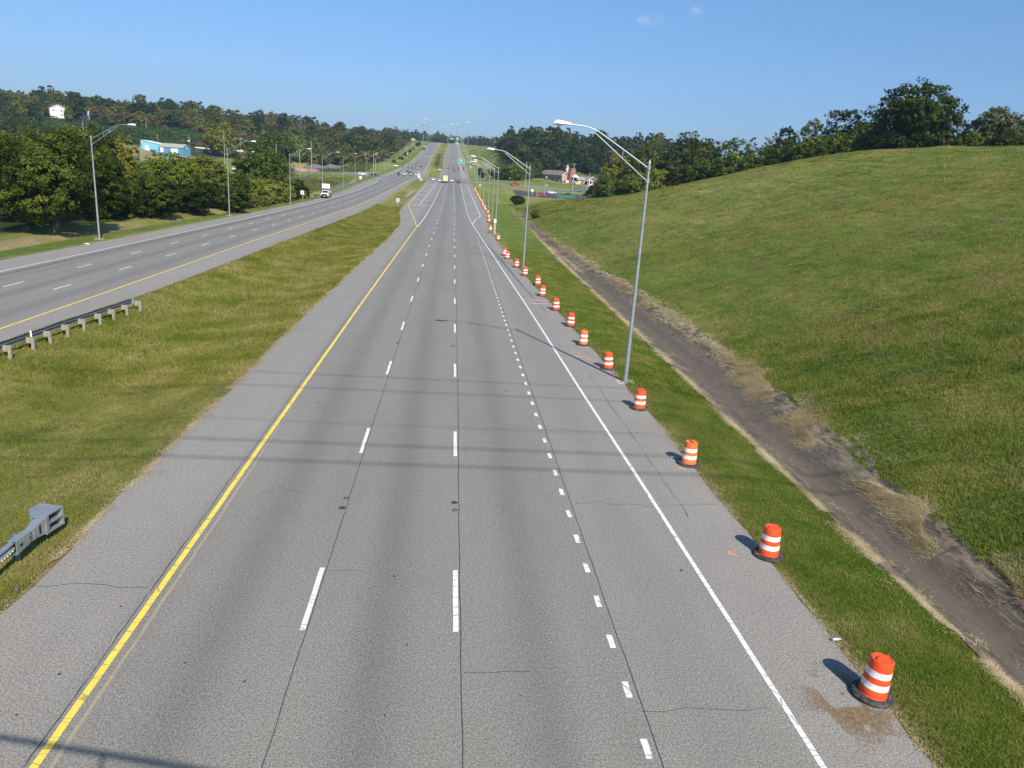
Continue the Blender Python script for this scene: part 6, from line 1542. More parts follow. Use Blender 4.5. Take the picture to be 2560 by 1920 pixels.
LM = {'k': 'leaf_deep', 'p': 'leaf_pale', 'd': 'leaf_dark', 'm': 'leaf_mid', 'y': 'leaf_yellow', 'w': 'leaf_weed'}
NT = [
 (-50.3, 101, 12.9, 7.4, 'd', 'maple_tree', 'largest dark green maple, leftmost on the far verge', 0.1, 'trees along the far verge'),
 (-70.9, 128, 12.5, 5.2, 'y', 'maple_tree', 'yellowing tree behind the left side of the largest maple', 0.1, 'trees along the far verge'),
 (-54.9, 122, 13.9, 4.9, 'd', 'maple_tree', 'dark tree filling the right shoulder of the largest maple', 0.08, 'trees along the far verge'),
 (-62.8, 118, 8.9, 6.1, 'd', 'maple_tree', 'dark tree low behind the largest maple at the picture edge', 0.05, 'trees along the far verge'),
 (-73.2, 178, 14.5, 3.7, 'y', 'slim_tree', 'narrow yellow-green tree right of the first street lamp', 0.12, 'trees along the far verge'),
 (-55.8, 128, 4.9, 4.1, 'd', 'round_tree', 'low dark tree under the arm of the first street lamp', 0.04, 'trees along the far verge'),
 (-54.9, 140, 7.6, 5.7, 'd', 'round_tree', 'dark rounded tree right of the narrow yellow tree', 0.04, 'trees along the far verge'),
 (-52.7, 150, 10.7, 6.7, 'm', 'round_tree', 'tall green tree midway between the first two street lamps', 0.04, 'trees along the far verge'),
 (-49.3, 133, 6.9, 4.3, 'd', 'round_tree', 'low dark tree in front of the tall green one', 0.03, 'trees along the far verge'),
 (-54.9, 176, 10.6, 5.2, 'y', 'round_tree', 'tree with a yellow flank left of the second street lamp', 0.06, 'trees along the far verge'),
 (-48.5, 148, 6.2, 4.4, 'd', 'round_tree', 'low dark tree at the foot of the yellow flanked one', 0.03, 'trees along the far verge'),
 (-47.9, 166, 8.2, 5.8, 'd', 'round_tree', 'dark tree directly behind the second street lamp', 0.04, 'trees along the far verge'),
 (-46.6, 180, 7.5, 5.3, 'm', 'round_tree', 'green tree right of the second street lamp', 0.03, 'trees along the far verge'),
 (-46.1, 196, 6.6, 5.3, 'm', 'round_tree', 'green bushy tree between the second and third street lamps', 0.03, 'trees along the far verge'),
 (-44.1, 222, 5.8, 3.5, 'd', 'round_bush', 'dark round bush just right of the third street lamp', 0.0, 'trees along the far verge'),
 (-45.8, 212, 5.5, 3.4, 'y', 'round_bush', 'olive bush just left of the third street lamp', 0.0, 'trees along the far verge'),
 (-44.6, 176, 3.5, 3.8, 'w', 'low_bush', 'low brownish bush in front of the green bushy tree', 0.0, 'trees along the far verge'),
 (-44.0, 196, 2.4, 3.2, 'w', 'low_bush', 'low olive bush at the edge of the far verge', 0.0, 'trees along the far verge'),
 (-64.0, 262, 15.3, 9.9, 'm', 'oak_tree', 'bright green round tree standing above the bushes', 0.08, 'trees along the far verge'),
 (-41.5, 150, 4.6, 3.6, 'd', 'low_bush', 'dark shrub beneath the second street lamp', 0.0, 'trees along the far verge'),
 (-173.0, 600, 24.5, 12.6, 'y', 'oak_tree', 'olive-brown tree in front of the vine covered slope', 0.08, 'trees along the far verge'),
 (-101.5, 330, 8.9, 6.2, 'm', 'oak_tree', 'green tree below the dark retaining wall', 0.03, 'trees along the far verge'),
 (-99.6, 300, 8.9, 7.3, 'm', 'oak_tree', 'green tree below the blue workshop', 0.03, 'trees along the far verge'),
 (-109.8, 300, 8.0, 7.3, 'm', 'oak_tree', 'green tree below the light blue workshop', 0.03, 'trees along the far verge'),
 (-104.7, 480, 24.1, 9.1, 'm', 'oak_tree', 'green tree behind the bright round one', 0.04, 'trees along the far verge'),
 (-118.9, 500, 23.5, 9.4, 'm', 'oak_tree', 'green tree topping the wood behind the bright round one', 0.04, 'trees along the far verge'),
 (-126.3, 640, 20.7, 11.1, 'm', 'oak_tree', 'pale green tree behind the tall bare pole', 0.04, 'trees along the far verge'),
 (101.5, 166, 15.2, 8.8, 'k', 'oak_tree', 'huge dark rounded tree on top of the right hill', 0.1, 'trees behind the hedge on the right hill'),
 (99.3, 182, 9.8, 3.4, 'm', 'slim_tree', 'small olive tree left of the huge dark one', 0.04, 'trees behind the hedge on the right hill'),
 (122.7, 170, 12.2, 5.5, 'p', 'locust_tree', 'feathery pale tree right of the huge dark one', 0.06, 'trees behind the hedge on the right hill'),
 (125.4, 164, 10.3, 4.9, 'p', 'locust_tree', 'feathery tree at the right edge of the picture', 0.06, 'trees behind the hedge on the right hill'),
 (110.3, 160, 5.0, 3.0, 'd', 'low_bush', 'dark bush in the gap right of the huge tree', 0.0, 'trees behind the hedge on the right hill'),
 (95.8, 163, 4.1, 4.4, 'k', 'low_bush', 'dark undergrowth under the left side of the huge tree', 0.0, 'trees behind the hedge on the right hill'),
 (104.3, 161, 4.2, 4.3, 'k', 'low_bush', 'dark undergrowth under the right side of the huge tree', 0.0, 'trees behind the hedge on the right hill'),
 (118.0, 158, 4.8, 5.1, 'd', 'low_bush', 'dark undergrowth beneath the feathery trees', 0.0, 'trees behind the hedge on the right hill'),
 (119.3, 215, 24.2, 7.0, 'k', 'oak_tree', 'dark tree just left behind the huge one', 0.05, 'trees behind the hedge on the right hill'),
 (115.8, 225, 25.9, 7.0, 'k', 'oak_tree', 'dark brownish tree second left of the huge one', 0.05, 'trees behind the hedge on the right hill'),
 (110.8, 235, 24.9, 5.1, 'p', 'oak_tree', 'grey-green tree third left of the huge one', 0.05, 'trees behind the hedge on the right hill'),
 (107.7, 245, 24.2, 4.6, 'd', 'oak_tree', 'dark tree over the upper hedge', 0.04, 'trees behind the hedge on the right hill'),
 (106.5, 255, 23.6, 3.2, 'p', 'slim_tree', 'thin airy tree poking above the hedge', 0.1, 'trees behind the hedge on the right hill'),
 (102.3, 262, 23.1, 2.4, 'p', 'slim_tree', 'smallest airy tree poking above the hedge', 0.1, 'trees behind the hedge on the right hill'),
 (99.6, 270, 23.8, 7.0, 'm', 'oak_tree', 'olive tree in the middle above the hedge', 0.03, 'trees behind the hedge on the right hill'),
 (92.6, 278, 23.4, 7.5, 'd', 'oak_tree', 'brownish tree left of the olive one above the hedge', 0.03, 'trees behind the hedge on the right hill'),
 (87.5, 290, 27.4, 8.6, 'd', 'oak_tree', 'tallest brown-green tree above the lower hedge', 0.03, 'trees behind the hedge on the right hill'),
 (78.6, 300, 24.5, 8.9, 'd', 'oak_tree', 'brown-green tree behind the tip of the nearest lamp pole', 0.03, 'trees behind the hedge on the right hill'),
 (69.0, 315, 18.9, 7.1, 'y', 'oak_tree', 'yellowing tree at the lower end of the hedge', 0.03, 'trees behind the hedge on the right hill'),
 (61.6, 300, 10.9, 5.7, 'd', 'round_tree', 'dark shaded tree beneath the yellowing one', 0.0, 'trees behind the hedge on the right hill'),
 (51.2, 262, 5.8, 4.7, 'd', 'hedge_bush', 'first bush of the hedge counted from the parking lot end', 0.0, 'bushes of the hedge on the right hill'),
 (56.1, 256, 7.8, 6.6, 'm', 'hedge_bush', 'second bush of the hedge counted from the parking lot end', 0.0, 'bushes of the hedge on the right hill'),
 (61.7, 250, 8.8, 7.3, 'm', 'hedge_bush', 'third bush of the hedge counted from the parking lot end', 0.0, 'bushes of the hedge on the right hill'),
 (68.2, 246, 9.8, 7.3, 'm', 'hedge_bush', 'fourth bush of the hedge counted from the parking lot end', 0.0, 'bushes of the hedge on the right hill'),
 (74.8, 242, 10.8, 7.2, 'd', 'hedge_bush', 'fifth bush of the hedge counted from the parking lot end', 0.0, 'bushes of the hedge on the right hill'),
 (80.9, 236, 11.9, 7.3, 'm', 'hedge_bush', 'sixth bush of the hedge counted from the parking lot end', 0.0, 'bushes of the hedge on the right hill'),
 (86.7, 230, 12.6, 7.1, 'm', 'hedge_bush', 'seventh bush of the hedge counted from the parking lot end', 0.0, 'bushes of the hedge on the right hill'),
 (91.1, 222, 13.3, 6.8, 'm', 'hedge_bush', 'eighth bush of the hedge counted from the parking lot end', 0.0, 'bushes of the hedge on the right hill'),
 (95.6, 216, 14.1, 6.4, 'd', 'hedge_bush', 'ninth bush of the hedge counted from the parking lot end', 0.0, 'bushes of the hedge on the right hill'),
 (98.7, 208, 13.1, 5.9, 'm', 'hedge_bush', 'tenth bush of the hedge counted from the parking lot end', 0.0, 'bushes of the hedge on the right hill'),
 (100.7, 200, 11.5, 5.2, 'm', 'hedge_bush', 'eleventh bush of the hedge counted from the parking lot end', 0.0, 'bushes of the hedge on the right hill'),
 (102.4, 194, 10.2, 3.5, 'm', 'hedge_bush', 'twelfth bush of the hedge counted from the parking lot end', 0.0, 'bushes of the hedge on the right hill'),
 (-49.7, 659, 2.3, 1.6, 'd', 'slope_shrub', 'first small dark shrub on the grass slope left of the climb', 0.0, 'shrubs on the slope left of the climb'),
 (-47.6, 717, 2.0, 1.4, 'd', 'slope_shrub', 'second small dark shrub on the grass slope left of the climb', 0.0, 'shrubs on the slope left of the climb'),
 (-47.7, 783, 2.4, 2.1, 'd', 'slope_shrub', 'third small dark shrub on the grass slope left of the climb', 0.0, 'shrubs on the slope left of the climb'),
 (-46.6, 841, 2.6, 1.4, 'd', 'slope_shrub', 'fourth small dark shrub on the grass slope left of the climb', 0.0, 'shrubs on the slope left of the climb'),
 (-46.7, 907, 2.2, 1.2, 'd', 'slope_shrub', 'fifth small dark shrub on the grass slope left of the climb', 0.0, 'shrubs on the slope left of the climb'),
 (-46.0, 1010, 4.7, 2.7, 'd', 'slope_shrub', 'sixth small dark shrub on the grass slope left of the climb', 0.0, 'shrubs on the slope left of the climb'),
 (-307.8, 655, 12.9, 3.2, 'm', 'hill_tree', 'small tree half hiding the white house on the left hill', 0.0, None),
 (-310.8, 676, 21.0, 7.7, 'd', 'hill_tree', 'tall dark tree between the two white houses on the hill', 0.0, None),
 (-341.9, 655, 8.7, 12.4, 'm', 'hill_tree', 'green tree at the left end of the vine slope', 0.0, None),
 (22.7, 262, 3.2, 2.5, 'd', 'round_bush', 'dark round bush at the upper end of the drain', 0.0, None),
 (21.1, 190, 2.3, 1.2, 'w', 'round_bush', 'small sparse leafless bush on the lower hillside', 0.0, None),
 (21.9, 560, 4.1, 1.2, 'd', 'round_bush', 'small dark bush right of the climbing carriageway', 0.0, None),
 (20.8, 590, 6.3, 1.0, 'd', 'round_bush', 'tiny dark bush above the small one right of the climb', 0.0, None),
 (34.3, 552, 9.9, 8.3, 'm', 'grove_tree', 'left tree of the grove across the side street', 0.0, 'grove across the side street'),
 (42.5, 540, 12.4, 8.7, 'm', 'grove_tree', 'middle tree of the grove across the side street', 0.0, 'grove across the side street'),
 (51.9, 552, 9.2, 7.5, 'm', 'grove_tree', 'right tree of the grove across the side street', 0.0, 'grove across the side street'),
 (59.8, 566, 5.3, 6.1, 'd', 'grove_tree', 'dark tree between the grove and the church', 0.0, 'grove across the side street')]
for i, (x, y, H, R, k, nm, lab, z0f, grp) in enumerate(NT):
    dist = math.hypot(x, y); size = max(.16, dist * .00165) * (1.25 if k == 'k' else 1); nleaf = int(min(34000, 7.0 * (R * R * 2 + R * H) / (size * size) * .80))
    nl = (64 if R > 8.5 and z0f > .09 and x > 0 else 34) if R > 5 else 20
    if H > 3 * R: nl = int(nl * 1.6)
    up = .05 if grp and 'verge' in grp else (.0 if R > 9.5 else .25)
    put(make_tree(nm, lab, 'tree' if nm.endswith('tree') else 'shrub', R, H, 100 + i, M[LM[k]], nleaf, size, z0f * .35, nl, 34, grp, nm.endswith('tree'), up, .22), x, y, i * 1.3)

# wooded hillsides: eight kinds of tree, copied
FV = []
for i in range(9):
    H = (15, 13, 17, 14, 12, 16, 13, 11, 18)[i]; R = (7.2, 6.6, 7.0, 8.0, 6.2, 7.8, 5.6, 6.8, 5.4)[i]
    o = make_tree('forest_tree', '-', 'tree', R, H, 500 + i, M['leaf_forest'], 1500, .78, .08, 11, 16, 'trees of the wooded hillsides', True, .35, .10)
    FV.append(o)
fr = np.random.default_rng(11)
LAB_L = 'broadleaf tree in the wooded hillside left of the highway'
LAB_R = 'broadleaf tree in the wooded hillside behind the church'
LAB_M = 'broadleaf tree in the wood between the stone yard and the climbing carriageway'
used = [False] * 9; pts_f = []
def forest(n_try, xr, yr, sp, ok, lab, hs=(0.85, 1.2), cap=999):
    c = 0
    for _ in range(n_try):
        x = fr.uniform(*xr); y = fr.uniform(*yr)
        if not ok(x, y): continue
        if any((x - a) ** 2 + (y - b_) ** 2 < sp * sp for a, b_ in pts_f): continue
        if c >= cap: break
        pts_f.append((x, y)); c += 1
        k = int(fr.integers(0, 9)); s = fr.uniform(*hs); z = gz(x, y) - .6
        rz = fr.uniform(0, 6.28)
        if not used[k]:
            used[k] = True; o = FV[k]; o.location = (x, y, z); o.rotation_euler = (0, 0, rz); o.scale = (s, s, s); o['label'] = lab
        else: dup(FV[k], (x, y, z), rz, lab, None, (s, s, s))
    return c
def sky_px(x, y): return 1132 + x / y * 1852
# the front edge of the left wood (above vines and workshop), then the slopes behind it
def okL(x, y):
    px = sky_px(x, y)
    if px < -90 or px > 1010 or x > -60: return False
    if -300 < x < -168 and y < 662: return False
    if -232 < x < -120 and y < 668: return False
    if -340 < x < -290 and y < 696: return False
    if -262 < x < -205 and 655 < y < 700: return False
    if x > -120 and y < 640: return False
    if -356 < x < -306 and 686 < y < 704: return False
    if -232 - 7 < x < -226 + 5 and 735 < y < 766: return False
    return True
nL = forest(1500, (-480, -306), (570, 640), 13, lambda x, y: -60 < sky_px(x, y) < 200, LAB_L, (.7, .95), 26)
nL += forest(5000, (-480, -60), (628, 790), 12.5, okL, LAB_L, (.85, 1.15), 125)
nL += forest(3000, (-520, -90), (790, 960), 16, okL, LAB_L, (.95, 1.25), 62)
nL += forest(2500, (-240, -56), (960, 1240), 18, lambda x, y: 600 < sky_px(x, y) < 1005 and x < -62, LAB_L, (.95, 1.2), 40)
def okR(x, y):
    px = sky_px(x, y)
    return 1245 < px < 1760 and x > 42 + max(0, 650 - y) * .25 + max(0, y - 700) * .10 and y > 588
nR = forest(5000, (42, 260), (588, 830), 12.5, okR, LAB_R, (.8, 1.12), 95)
print('forest', nL, nR)

# the rest of the hillside canopy, between and behind the individual trees
def infill(name, label, n_try, xr, yr, sp, ok, hs, seed):
    g = np.random.default_rng(seed); P = list(pts_f); new = []
    for _ in range(n_try):
        x = g.uniform(*xr); y = g.uniform(*yr)
        if not ok(x, y): continue
        if any((x - a) ** 2 + (y - b_) ** 2 < sp * sp for a, b_ in P): continue
        P.append((x, y)); new.append((x, y))
    protos = [crown_data(950 + i, 7.2, 12.5, .3, 9, 12, 520, 1.0, .35) for i in range(6)]
    Vs, Fs, Ts = [], [], []; off = 0
    for x, y in new:
        V, F, T, _l = protos[int(g.integers(0, 6))]; s = g.uniform(*hs); a = g.uniform(0, 6.28); ca_, sa = math.cos(a), math.sin(a)
        Wd_ = np.stack([V[:, 0] * ca_ - V[:, 1] * sa, V[:, 0] * sa + V[:, 1] * ca_, V[:, 2]], -1) * s + np.array([x, y, gz(x, y) - 1.2])
        Vs.append(Wd_); Fs.append(F + off); off += len(Wd_); T = T.copy(); T[:, 0] = g.uniform(0, 1.6) - .2 + T[:, 0] * .4; Ts.append(T)
    print(name, len(new))
    o = mesh_np(name, np.concatenate(Vs), np.concatenate(Fs), M['leaf_forest'], attr={'tint': np.concatenate(Ts)}); tag(o, label, 'wood', None, 'stuff')
infill('hillside_woods', 'continuous canopy filling the wooded hillside left of the highway', 6000, (-520, -58), (640, 900), 8.0, okL, (.72, 1.0), 71)
infill('hillside_woods', 'continuous canopy filling the wooded hillside behind the church', 3500, (42, 300), (590, 800), 7.6, okR, (.72, 1.0), 72)

# far woods: merged crowns behind the crest, too far to count
def merged(name, label, n, gen, hs, seed, mat, nl=150, size=1.5):
    g = np.random.default_rng(seed); Vs, Fs, Ts = [], [], []; off = 0
    protos = [crown_data(900 + i, 7.5, 15, .5, 8, 9, nl, size, .35) for i in range(6)]
    for _ in range(n):
        x, y = gen(g); V, F, T, _l = protos[int(g.integers(0, 6))]; s = g.uniform(*hs); a = g.uniform(0, 6.28)
        ca_, sa = math.cos(a), math.sin(a)
        W = np.stack([V[:, 0] * ca_ - V[:, 1] * sa, V[:, 0] * sa + V[:, 1] * ca_, V[:, 2]], -1) * s + np.array([x, y, gz(x, y) - .8])
        Vs.append(W); Fs.append(F + off); off += len(W); T = T.copy(); T[:, 0] = T[:, 0] * .5 + g.uniform(0, .5); Ts.append(T)
    o = mesh_np(name, np.concatenate(Vs), np.concatenate(Fs), mat, attr={'tint': np.concatenate(Ts)})
    return tag(o, label, 'wood', None, 'stuff')
def g_far(g):
    y = g.uniform(1480, 1900); px = g.uniform(830, 1330); x = (px - 1132) / 1852 * y
    return x, y
merged('far_woods', 'blue-green wood along the skyline beyond the crest of the highway', 210, g_far, (1.0, 1.45), 5, M['leaf_forest'])
def g_mid(g):
    y = g.uniform(1130, 1300); px = g.uniform(940, 1050); x = (px - 1132) / 1852 * y
    return min(x, -75), y
merged('far_woods', 'mixed wood left of the crest behind the far buildings', 40, g_mid, (.6, .85), 6, M['leaf_forest'])
def g_right(g):
    y = g.uniform(860, 1250); px = g.uniform(1225, 1330); x = (px - 1132) / 1852 * y
    return x, y
merged('far_woods', 'wood on the ridge behind the light grass hill right of the highway', 46, g_right, (.7, 1.0), 7, M['leaf_forest'])
def g_backr(g):
    y = g.uniform(300, 520); x = g.uniform(.30, .62) * y
    return max(x, 112), y
merged('far_woods', 'dense wood hidden behind the hedge of the right hill', 70, g_backr, (.55, .85), 8, M['leaf_forest'], 420, .8)

# vines over the cut slope on the left
def scatter_leaves(name, label, cat, x, y, zoff, size, mat, seed, lift=.5, nrm_up=.8, keep=None):
    g = np.random.default_rng(seed); z = gzv(x, y) + zoff
    n = len(x); P = np.stack([x, y, z + g.uniform(0, lift, n)], -1)
    Nn = g.standard_normal((n, 3)) * .6 + np.array([0, -.35, nrm_up]); Nn /= np.linalg.norm(Nn, axis=1)[:, None]
    V, F = leaf_quads(P, Nn, size, g); T = np.zeros((n, 4)); T[:, 0] = _vn(x / 6, y / 6, seed); T[:, 1] = g.uniform(0, 1, n); T[:, 3] = 1
    o = mesh_np(name, V, F, mat, attr={'tint': np.repeat(T, 4, 0)}); return tag(o, label, cat, None, 'stuff')
g = np.random.default_rng(21)
n = 44000; x = g.uniform(-400, -158, n); y = g.uniform(570, 674, n)
k = (_vn(x / 12, y / 12, 2) > .12) & ~((x > -232) & (x < -196) & (y > 560) & (y < 600) & (y - 560 < 30))
k &= ~((x > -205) & (y < 628 + 8 * _vn(x / 9, y * 0, 4)))
x, y = x[k], y[k]; hump = (_vn(x / 7, y / 7, 33) ** 2) * 3.2 + (_vn(x / 2.6, y / 2.6, 35) ** 2) * 1.2
scatter_leaves('vine_cover', 'dark green vines covering the cut slope above the blue workshop', 'vines', x, y, hump, .75, M['leaf_vine'], 22, .5)
n = 5000; x = g.uniform(-212, -160, n); y = 622 + (x + 200) * .25 + g.uniform(-5, 12, n); k = _vn(x / 6, y / 6, 88) > .45; x, y = x[k], y[k]
scatter_leaves('dead_brush', 'reddish brown dead brush at the foot of the vine slope', 'brush', x, y, _vn(x / 4, y / 4, 8) ** 2 * 2.6, .5, M['leaf_dead'], 23, .8)
# weeds in the hollow left of the work truck
n = 30000; x = g.uniform(-92, -47, n); y = g.uniform(214, 445, n)
k = (x < LO(y) - 7 - 5 * _vn(y / 14, y * 0 + 1, 5)) & (_vn(x / 8, y / 10, 9) > .22); x, y = x[k], y[k]
scatter_leaves('weeds', 'olive and yellow weeds filling the hollow behind the work truck', 'weeds', x, y, _vn(x / 4, y / 5, 7) ** 2 * 2.2, .26, M['leaf_weed'], 24, .7)
n = 14000; x = g.uniform(-62, -48, n); y = g.uniform(150, 216, n); k = x < LO(y) - 9.5 - 3 * _vn(y / 8, y * 0, 5); x, y = x[k], y[k]
scatter_leaves('weeds', 'brownish weeds under the bushes along the far verge', 'weeds', x, y, _vn(x / 3, y / 3, 7) * 1.2, .17, M['leaf_weed'], 25, .6)
n = 16000; y = g.uniform(490, 640, n); x = g.uniform(-84, -56, n); k = (_vn(x / 7, y / 7, 9) > .35) & (x < -56 - (y - 490) * .05); x, y = x[k], y[k]
scatter_leaves('weeds', 'brown and green brush between the yard and the grass slope', 'weeds', x, y, _vn(x / 5, y / 6, 7) ** 2 * 3.0, .42, M['leaf_weed'], 26, .8)
# planting bed in the second median
n = 2600; y = g.uniform(672, 880, n); x = -14.2 - (y - 672) * .006 + (np.round(g.uniform(-2, 2, n)) * 1.0) + g.uniform(-.3, .3, n); k = (np.floor(y / 7) % 2 == 0); x, y = x[k], y[k]
scatter_leaves('planting_bed', 'rows of brown plants in the upper grass median', 'planting', x, y, .05, .38, M['leaf_dead'], 27, .7)

# ------------------------------------------------------------------ grass blades and straw near the camera
def blades(name, label, x, y, hgt, wid, mat, seed, lean=.5, flat=False, kind='stuff', dz=0.0, tscale=(.5, 3.0), big=0.0, ruts=False, macro=.34):
    g = np.random.default_rng(seed); n = len(x); z = gzv(x, y) + dz
    a = g.uniform(0, 2 * np.pi, n); ca_, sa = np.cos(a), np.sin(a)
    h = hgt * g.uniform(.5, 1.25, n); w_ = wid * g.uniform(.6, 1.3, n); ln = (g.uniform(0, 1, n) ** 1.3) * lean * 2
    th = g.uniform(0, 2 * np.pi, n)
    P = np.stack([x, y, z], -1); side = np.stack([ca_ * w_, sa * w_, np.zeros(n)], -1)
    if flat: tip = np.stack([np.cos(a + 1.57) * h, np.sin(a + 1.57) * h, g.uniform(.0, .25, n) * h + .01], -1)
    else:
        u = np.stack([np.cos(th) * np.sin(ln), np.sin(th) * np.sin(ln), np.cos(ln)], -1); tip = u * h[:, None]
    V = np.stack([P - side * .5, P + side * .5, P + tip * .62 + side * .22, P + tip], 1).reshape(-1, 3)
    F = np.arange(4 * n).reshape(n, 4)
    T = np.zeros((n, 4)); T[:, 0] = np.clip(.38 * _vn(x / tscale[1], y / tscale[1], seed) + macro * (_vn(x / 19, y / 19, 77) * 1.6 - .3) + (.34 - macro) * .5 + .20 * _vn(x / tscale[0], y / tscale[0], seed + 1) + .16 * g.uniform(0, 1, n) + big, 0, 1)
    if ruts:
        q = rutf(x, y); T[:, 0] = T[:, 0] * (1 - .65 * q); T[:, 1] = T[:, 1] * (1 - .8 * q)
    T = np.repeat(T, 4, 0)
    o = mesh_np(name, V, F, mat, attr={'tint': T}); return tag(o, label, 'grass' if 'grass' in name else 'straw', None, kind)
def band(n, y0, y1, x0f, x1f, g, power=1.0):
    """Points between two edges, denser towards the camera."""
    y = y0 + (y1 - y0) * g.uniform(0, 1, n) ** power; t = g.uniform(0, 1, n); return x0f(y) + (x1f(y) - x0f(y)) * t, y
CLx = lambda y: np.interp(y, YG, KX[:, RRK + 2]); CRx = lambda y: np.interp(y, YG, KX[:, RRK + 4])
g = np.random.default_rng(31)
def cl(x, y, thr, sc_, s): 
    k = _vn(x / sc_, y / sc_, s) > thr; return x[k], y[k]
x, y = band(120000, 9, 38, lambda y: RR(y) + .05, lambda y: CLx(y) + .1, g, 1.3)
blades('verge_grass', 'bright green mown grass of the right verge', x, y, .085, .018, M['blade'], 41, .45, big=.10, macro=.16)
x, y = band(70000, 38, 110, lambda y: RR(y) + .1, lambda y: CLx(y) + .1, g, 1.3)
blades('verge_grass', 'green grass of the right verge further along', x, y, .13, .045, M['blade'], 42, .45, big=.10, macro=.16)
x, y = band(95000, 12, 42, lambda y: np.maximum(LI(y) + 4, -y * .80 - 2), lambda y: RL(y) - .05, g, 1.2)
blades('median_grass', 'olive mown grass of the median', x, y, .11, .024, M['blade_dry'], 43, .5, big=.12, macro=.14)
x, y = band(150000, 36, 210, lambda y: LI(y) + .1, lambda y: RL(y) - .1, g, 1.5)
blades('median_grass', 'olive grass of the median further along', x, y, .17 + (y - 36) * .0012, .05 + (y - 36) * .0009, M['blade_dry'], 44, .5, big=.12, macro=.14)
x, y = band(120000, 14, 52, lambda y: CRx(y) - .1, lambda y: np.minimum(CRx(y) + 26, y * .86 + 8), g, 1.2)
hh = .15 + .16 * (_vn(x / 1.6, y / 1.6, 4) ** 2)
blades('hillside_grass', 'rough uneven grass at the foot of the hillside', x, y, hh, .032, M['blade_hill'], 45, .75, tscale=(.8, 5.5), big=np.clip((x - CRx(y)) / 26, 0, 1) * .14 - .10 + .45 * (_vn(x / .7, y / .7, 95) - .5))
x, y = band(170000, 34, 100, lambda y: CRx(y) + .1, lambda y: np.minimum(CRx(y) + 78, y * .80 + 6), g, 1.1)
blades('hillside_grass', 'rough grass on the middle of the hillside', x, y, .15, .050, M['blade_hill'], 46, .8, tscale=(1.2, 4.5), big=np.clip((x - CRx(y)) / 40, 0, 1) * .22 - .10 + .95 * (_vn(x / .9, y / .9, 96) - .5), ruts=True)
x, y = band(210000, 85, 240, lambda y: CRx(y) - .3, lambda y: CRx(y) + 92 * np.clip((262 - y) / 110, .15, 1), g, 1.0)
blades('hillside_grass', 'rough grass high on the hillside', x, y, .20, .095, M['blade_hill'], 48, .9, tscale=(2.0, 6), big=np.clip((x - CRx(y)) / 40, 0, 1) * .18 - .05 + .95 * (_vn(x / 1.4, y / 1.4, 97) - .5), ruts=True)
x, y = band(16000, 12, 60, lambda y: CRx(y), lambda y: np.minimum(CRx(y) + 30, y * .86 + 8), g, 1.1)
x, y = cl(x, y, .55, 2.2, 14)
blades('hillside_grass', 'tall tufts scattered over the foot of the hillside', x, y, .42, .03, M['blade'], 47, .6)
x, y = band(60000, 22, 235, lambda y: CRx(y) + 1, lambda y: np.minimum(CRx(y) + 86 * np.clip((262 - y) / 90, .15, 1), y * .80 + 6), g, 1.0)
k = (_vn(x / 1.3, y / 1.3, 101) > .60) & (_vn(x / 7, y / 7, 102) > .35); x, y = x[k], y[k]
blades('hillside_grass', 'darker tufts scattered over the whole hillside', x, y, .14 + y * .0010, .03 + y * .0008, M['blade_hill'], 103, .7, tscale=(.8, 3), big=-.42, macro=.1)
x, y = band(90000, 22, 235, lambda y: CRx(y) + 1, lambda y: np.minimum(CRx(y) + 86 * np.clip((262 - y) / 90, .15, 1), y * .80 + 6), g, 1.0)
k = (_vn(x / 2.4, y / 1.5, 104) > .66) & (_vn(x / 9, y / 9, 105) > .45); x, y = x[k], y[k]
blades('thatch_grass', 'brown dead thatch in patches of the hillside', x, y, .16 + y * .0022, .03 + y * .0009, M['thatch'], 106, .5, True, 'stuff', .10)
# straw washed up along the edges of the drain and the pavement
def straw(n, y0, y1, xf, spread, thr, s, label, ln=.22, wd=.012, sc_=1.6, dz=.05):
    g = np.random.default_rng(s); y = g.uniform(y0, y1, n); x = xf(y) + g.standard_normal(n) * spread * (.35 + 1.3 * _vn(y / 1.9, y * 0, s))
    k = _vn(x / sc_ * 1.2, y / sc_, s) > thr; x, y = x[k], y[k]
    z0 = np.where((x > RL(y)) & (x < RR(y)), pf(y) - gzv(x, y), 0)
    blades('straw', label, x, y, ln, wd, M['straw'], s, .5, True, 'stuff', dz + z0)
straw(110000, 10, 48, lambda y: CRx(y) - .40, .60, .44, 51, 'thick mats of dry straw along the hillside edge of the drain', .26, .014, 2.2)
straw(26000, 48, 150, lambda y: CRx(y) - .35, .34, .36, 52, 'dry straw along the far part of the drain', .5, .035, 3.5)
straw(24000, 10, 44, lambda y: CLx(y) + .12, .16, .44, 53, 'dry straw along the verge edge of the drain', .2, .012, 1.8)
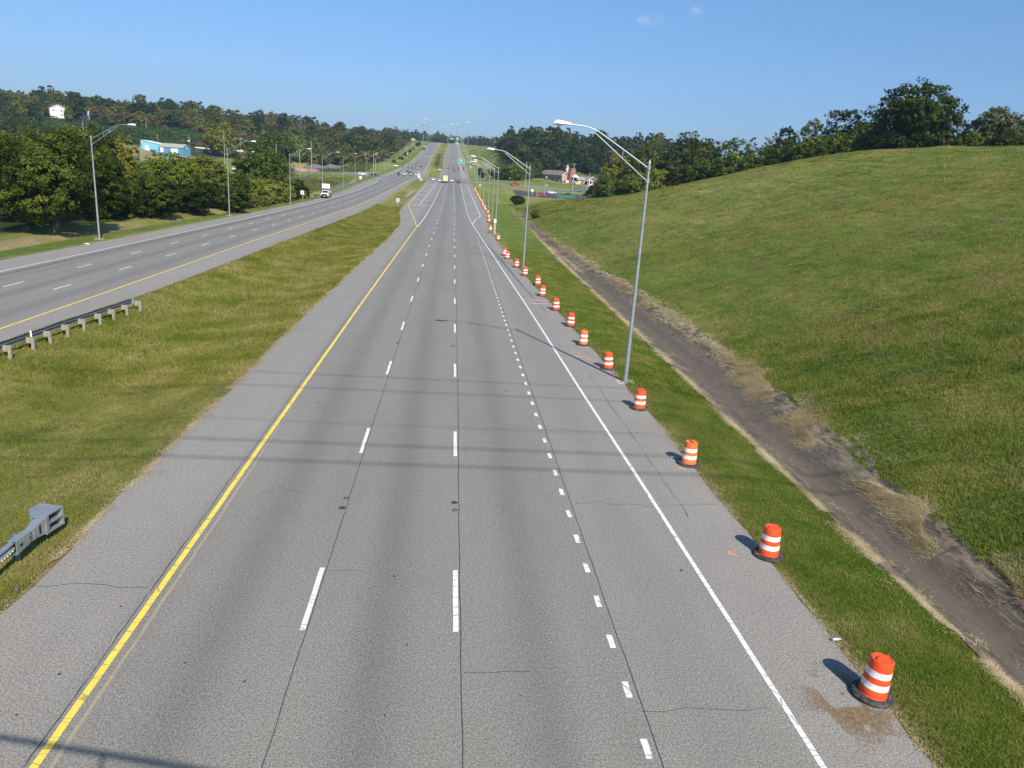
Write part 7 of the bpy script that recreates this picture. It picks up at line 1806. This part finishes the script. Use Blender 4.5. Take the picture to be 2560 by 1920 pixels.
straw(20000, 44, 150, lambda y: CLx(y) + .18, .18, .3, 54, 'dry straw further along the verge edge of the drain', .4, .03, 3)
straw(16000, 11, 60, lambda y: CLx(y) + 1.6, 1.1, .66, 55, 'wisps of straw lying across the drain', .24, .012, 1.1, .06)
straw(9000, 10, 42, lambda y: RR(y) + .06, .10, .35, 56, 'dead grass and debris along the right pavement edge', .10, .010, 1.2, .02)
straw(11000, 12, 46, lambda y: RL(y) - .02, .13, .38, 57, 'dead grass along the median edge of the pavement', .13, .012, 1.6, .02)
straw(5000, 46, 130, lambda y: RL(y) - .02, .12, .35, 58, 'dead grass further along the median edge of the pavement', .3, .03, 2.6, .03)
straw(14000, 95, 232, lambda y: (CLx(y) + CRx(y)) / 2, .65, .45, 59, 'straw and silt covering the far end of the drain', .7, .06, 5)
gs = np.random.default_rng(61)
x = 9.1 + gs.standard_normal(22000) * .42; y = 12.95 + gs.standard_normal(22000) * .50; k = (_vn(x / .35, y / .35, 6) > .45); x, y = x[k], y[k]
blades('straw', 'brown dead grass clippings around the nearest traffic drum', x, y, .05, .008, simple('clippings', (.30, .215, .125), .95, 0, .3, 9), 62, .5, True, 'stuff', pf(y) - gzv(x, y) + .004)
# ------------------------------------------------------------------ haze
def build_haze():
    m = bpy.data.materials.new('haze'); m.use_nodes = True; t = m.node_tree; t.nodes.clear()
    o = t.nodes.new('ShaderNodeOutputMaterial'); v = t.nodes.new('ShaderNodeVolumePrincipled')
    v.inputs['Color'].default_value = (.62, .78, 1.0, 1); v.inputs['Density'].default_value = .00014; v.inputs['Anisotropy'].default_value = .25
    t.links.new(v.outputs[0], o.inputs['Volume'])
    b = MB(); b.box(0, 1270, 70, 3900, 2760, 150); h = b.build('haze', m); h['kind'] = 'stuff'; h['label'] = 'thin blue summer haze over the far hills'; h['category'] = 'haze'
HAZE = True
if HAZE: build_haze()
for o in bpy.data.objects:
    if o.get('label') == '-': o['label'] = o.name.split('.')[0].replace('_', ' ') + ' kept as the pattern of its kind'
